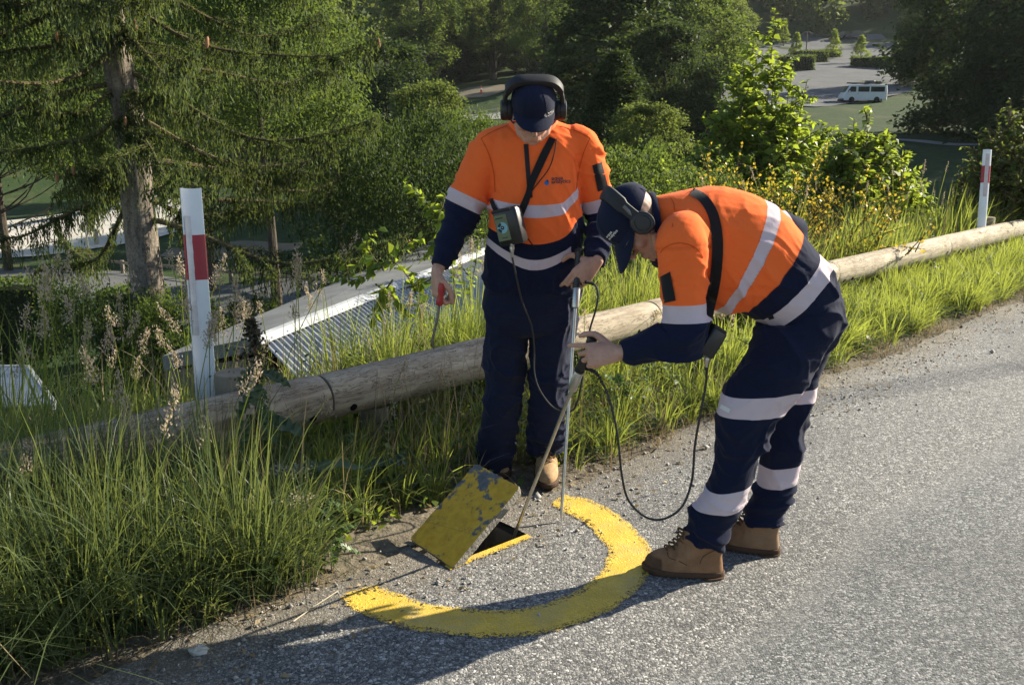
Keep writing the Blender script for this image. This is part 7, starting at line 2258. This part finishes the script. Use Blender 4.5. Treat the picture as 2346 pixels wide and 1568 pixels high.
vw = [[(.085, .60), (.275, .60), (.275, .88), (.155, .88)], [(.325, .60), (.58, .60), (.58, .88), (.325, .88)], [(.61, .60), (.93, .60), (.925, .88), (.61, .88)]]
yaw_v = .02
vroot = vehicle("white_van", 'white van with loaded roof rack parked at the edge of the car park', vb - Vector((2.42, 0, 0)), 4.84, 1.92, 1.7, yaw_v, M['vanwhite'], vprof, vw, True)[0]
vz = vb.z + 1.92
ld = empty("roof_load", (vb.x - .3, vb.y, vz + .09)); tag(ld, 'dark boards and gear strapped on the roof of the white van', 'roof luggage')
mb = MB().rings([[Vector((vb.x + x, vb.y + .28 + w * math.cos(a), vz + .20 + .07 * math.sin(a))) for a in np.linspace(0, 6.283, 13)[:-1]] for x, w in ((-1.75, .04), (-1.3, .22), (-.3, .28), (.7, .26), (1.2, .1))])
mb.build("board", M['softblack'], ld)
MB().box((vb.x + .55, vb.y - .3, vz + .27), 1.0, .6, .30, None, .08).build("gear_bag", M['steeldark'], ld)
MB().box((vb.x + 1.45, vb.y - .1, vz + .22), .7, .8, .24, None, .06).build("gear_bag", M['softblack'], ld)
MB().tube([Vector((vb.x - 1.6, vb.y - .35, vz + .13)), Vector((vb.x + 1.9, vb.y - .35, vz + .13))], .06, 8).build("paddle", M['blackplastic'], ld)
cprof = [(.0, .20), (.0, .45), (.03, .52), (.22, .60), (.34, .95), (.42, 1.0), (.72, 1.0), (.86, .64), (.98, .58), (1.0, .45), (1.0, .20), (.96, .15), (.04, .15)]
cw = [[(.27, .62), (.53, .62), (.53, .92), (.36, .92)], [(.55, .62), (.78, .62), (.70, .92), (.55, .92)]]
M['carblack'] = plain("dark_car_paint", (.02, .022, .025), .25, 0, .5, .1, 3, 0)
for x, lab, yw in ((1930, 'dark car parked at the back of the car park by the slender young tree', .25), (1958, 'dark car parked at the back of the car park near the shaded hedge', .1)):
    cb = base_at(x, 171); o = vehicle("parked_car", lab, cb - Vector((2.1, 0, -.08)), 4.2, 1.45, 1.7, yw, M['carblack'], cprof, cw, cat='car'); o['group'] = 'cars in the car park'

# ---------------------------------------------------------------- small things lying on the road edge
b = PG(455, 1497, .0)
rs = R_(8); mb = MB().ellipsoid(b + Vector((0, 0, .012)), Vector((.030, .008, 0)), Vector((-.006, .020, 0)), Vector((0, 0, .016)), 9, 6)
mb.v = [tuple(np.array(v) + rs.normal(size=3) * .0025) for v in mb.v]
tag(mb.build("stone", plain("pale_stone", (.42, .40, .36), .85, 0, .3, .2, 30, .3, .002), smooth=False), 'pale angular stone on the dusty road edge at the bottom left', 'stone')
tag(MB().tube([PG(672, 1422, .010), PG(720, 1388, .013), PG(775, 1352, .012)], .0022, 6).build("dry_stalk", M['palewood']), 'long pale dry stalk lying on the road left of the ring', 'stalk')

# ================================================================ HAZE
hz = bpy.data.materials.new("haze_air"); hz.use_nodes = True
hn_ = hz.node_tree.nodes
hn_.remove(hn_["Principled BSDF"])
pv = hn_.new("ShaderNodeVolumePrincipled")
pv.inputs['Color'].default_value = (.92, .95, 1.0, 1)
pv.inputs['Density'].default_value = .00012
pv.inputs['Anisotropy'].default_value = .35
hz.node_tree.links.new(pv.outputs[0], hn_["Material Output"].inputs['Volume'])
bpy.context.view_layer.update()
lo, hi = Vector((1e9,) * 3), Vector((-1e9,) * 3)
for o in scene.objects:
    if o.type == 'MESH':
        for c in o.bound_box:
            q = o.matrix_world @ Vector(c)
            for i in range(3): lo[i] = min(lo[i], q[i]); hi[i] = max(hi[i], q[i])
lo -= Vector((2, 2, 1)); hi += Vector((2, 2, 1))
hb = MB().box((lo + hi) / 2, *(hi - lo)).build("haze", hz, smooth=False)
tag(hb, 'thin sunlit haze filling the valley air', 'haze', kind='stuff')
scene.cycles.volume_bounces = 0
print("HAZE BOX", lo, hi)
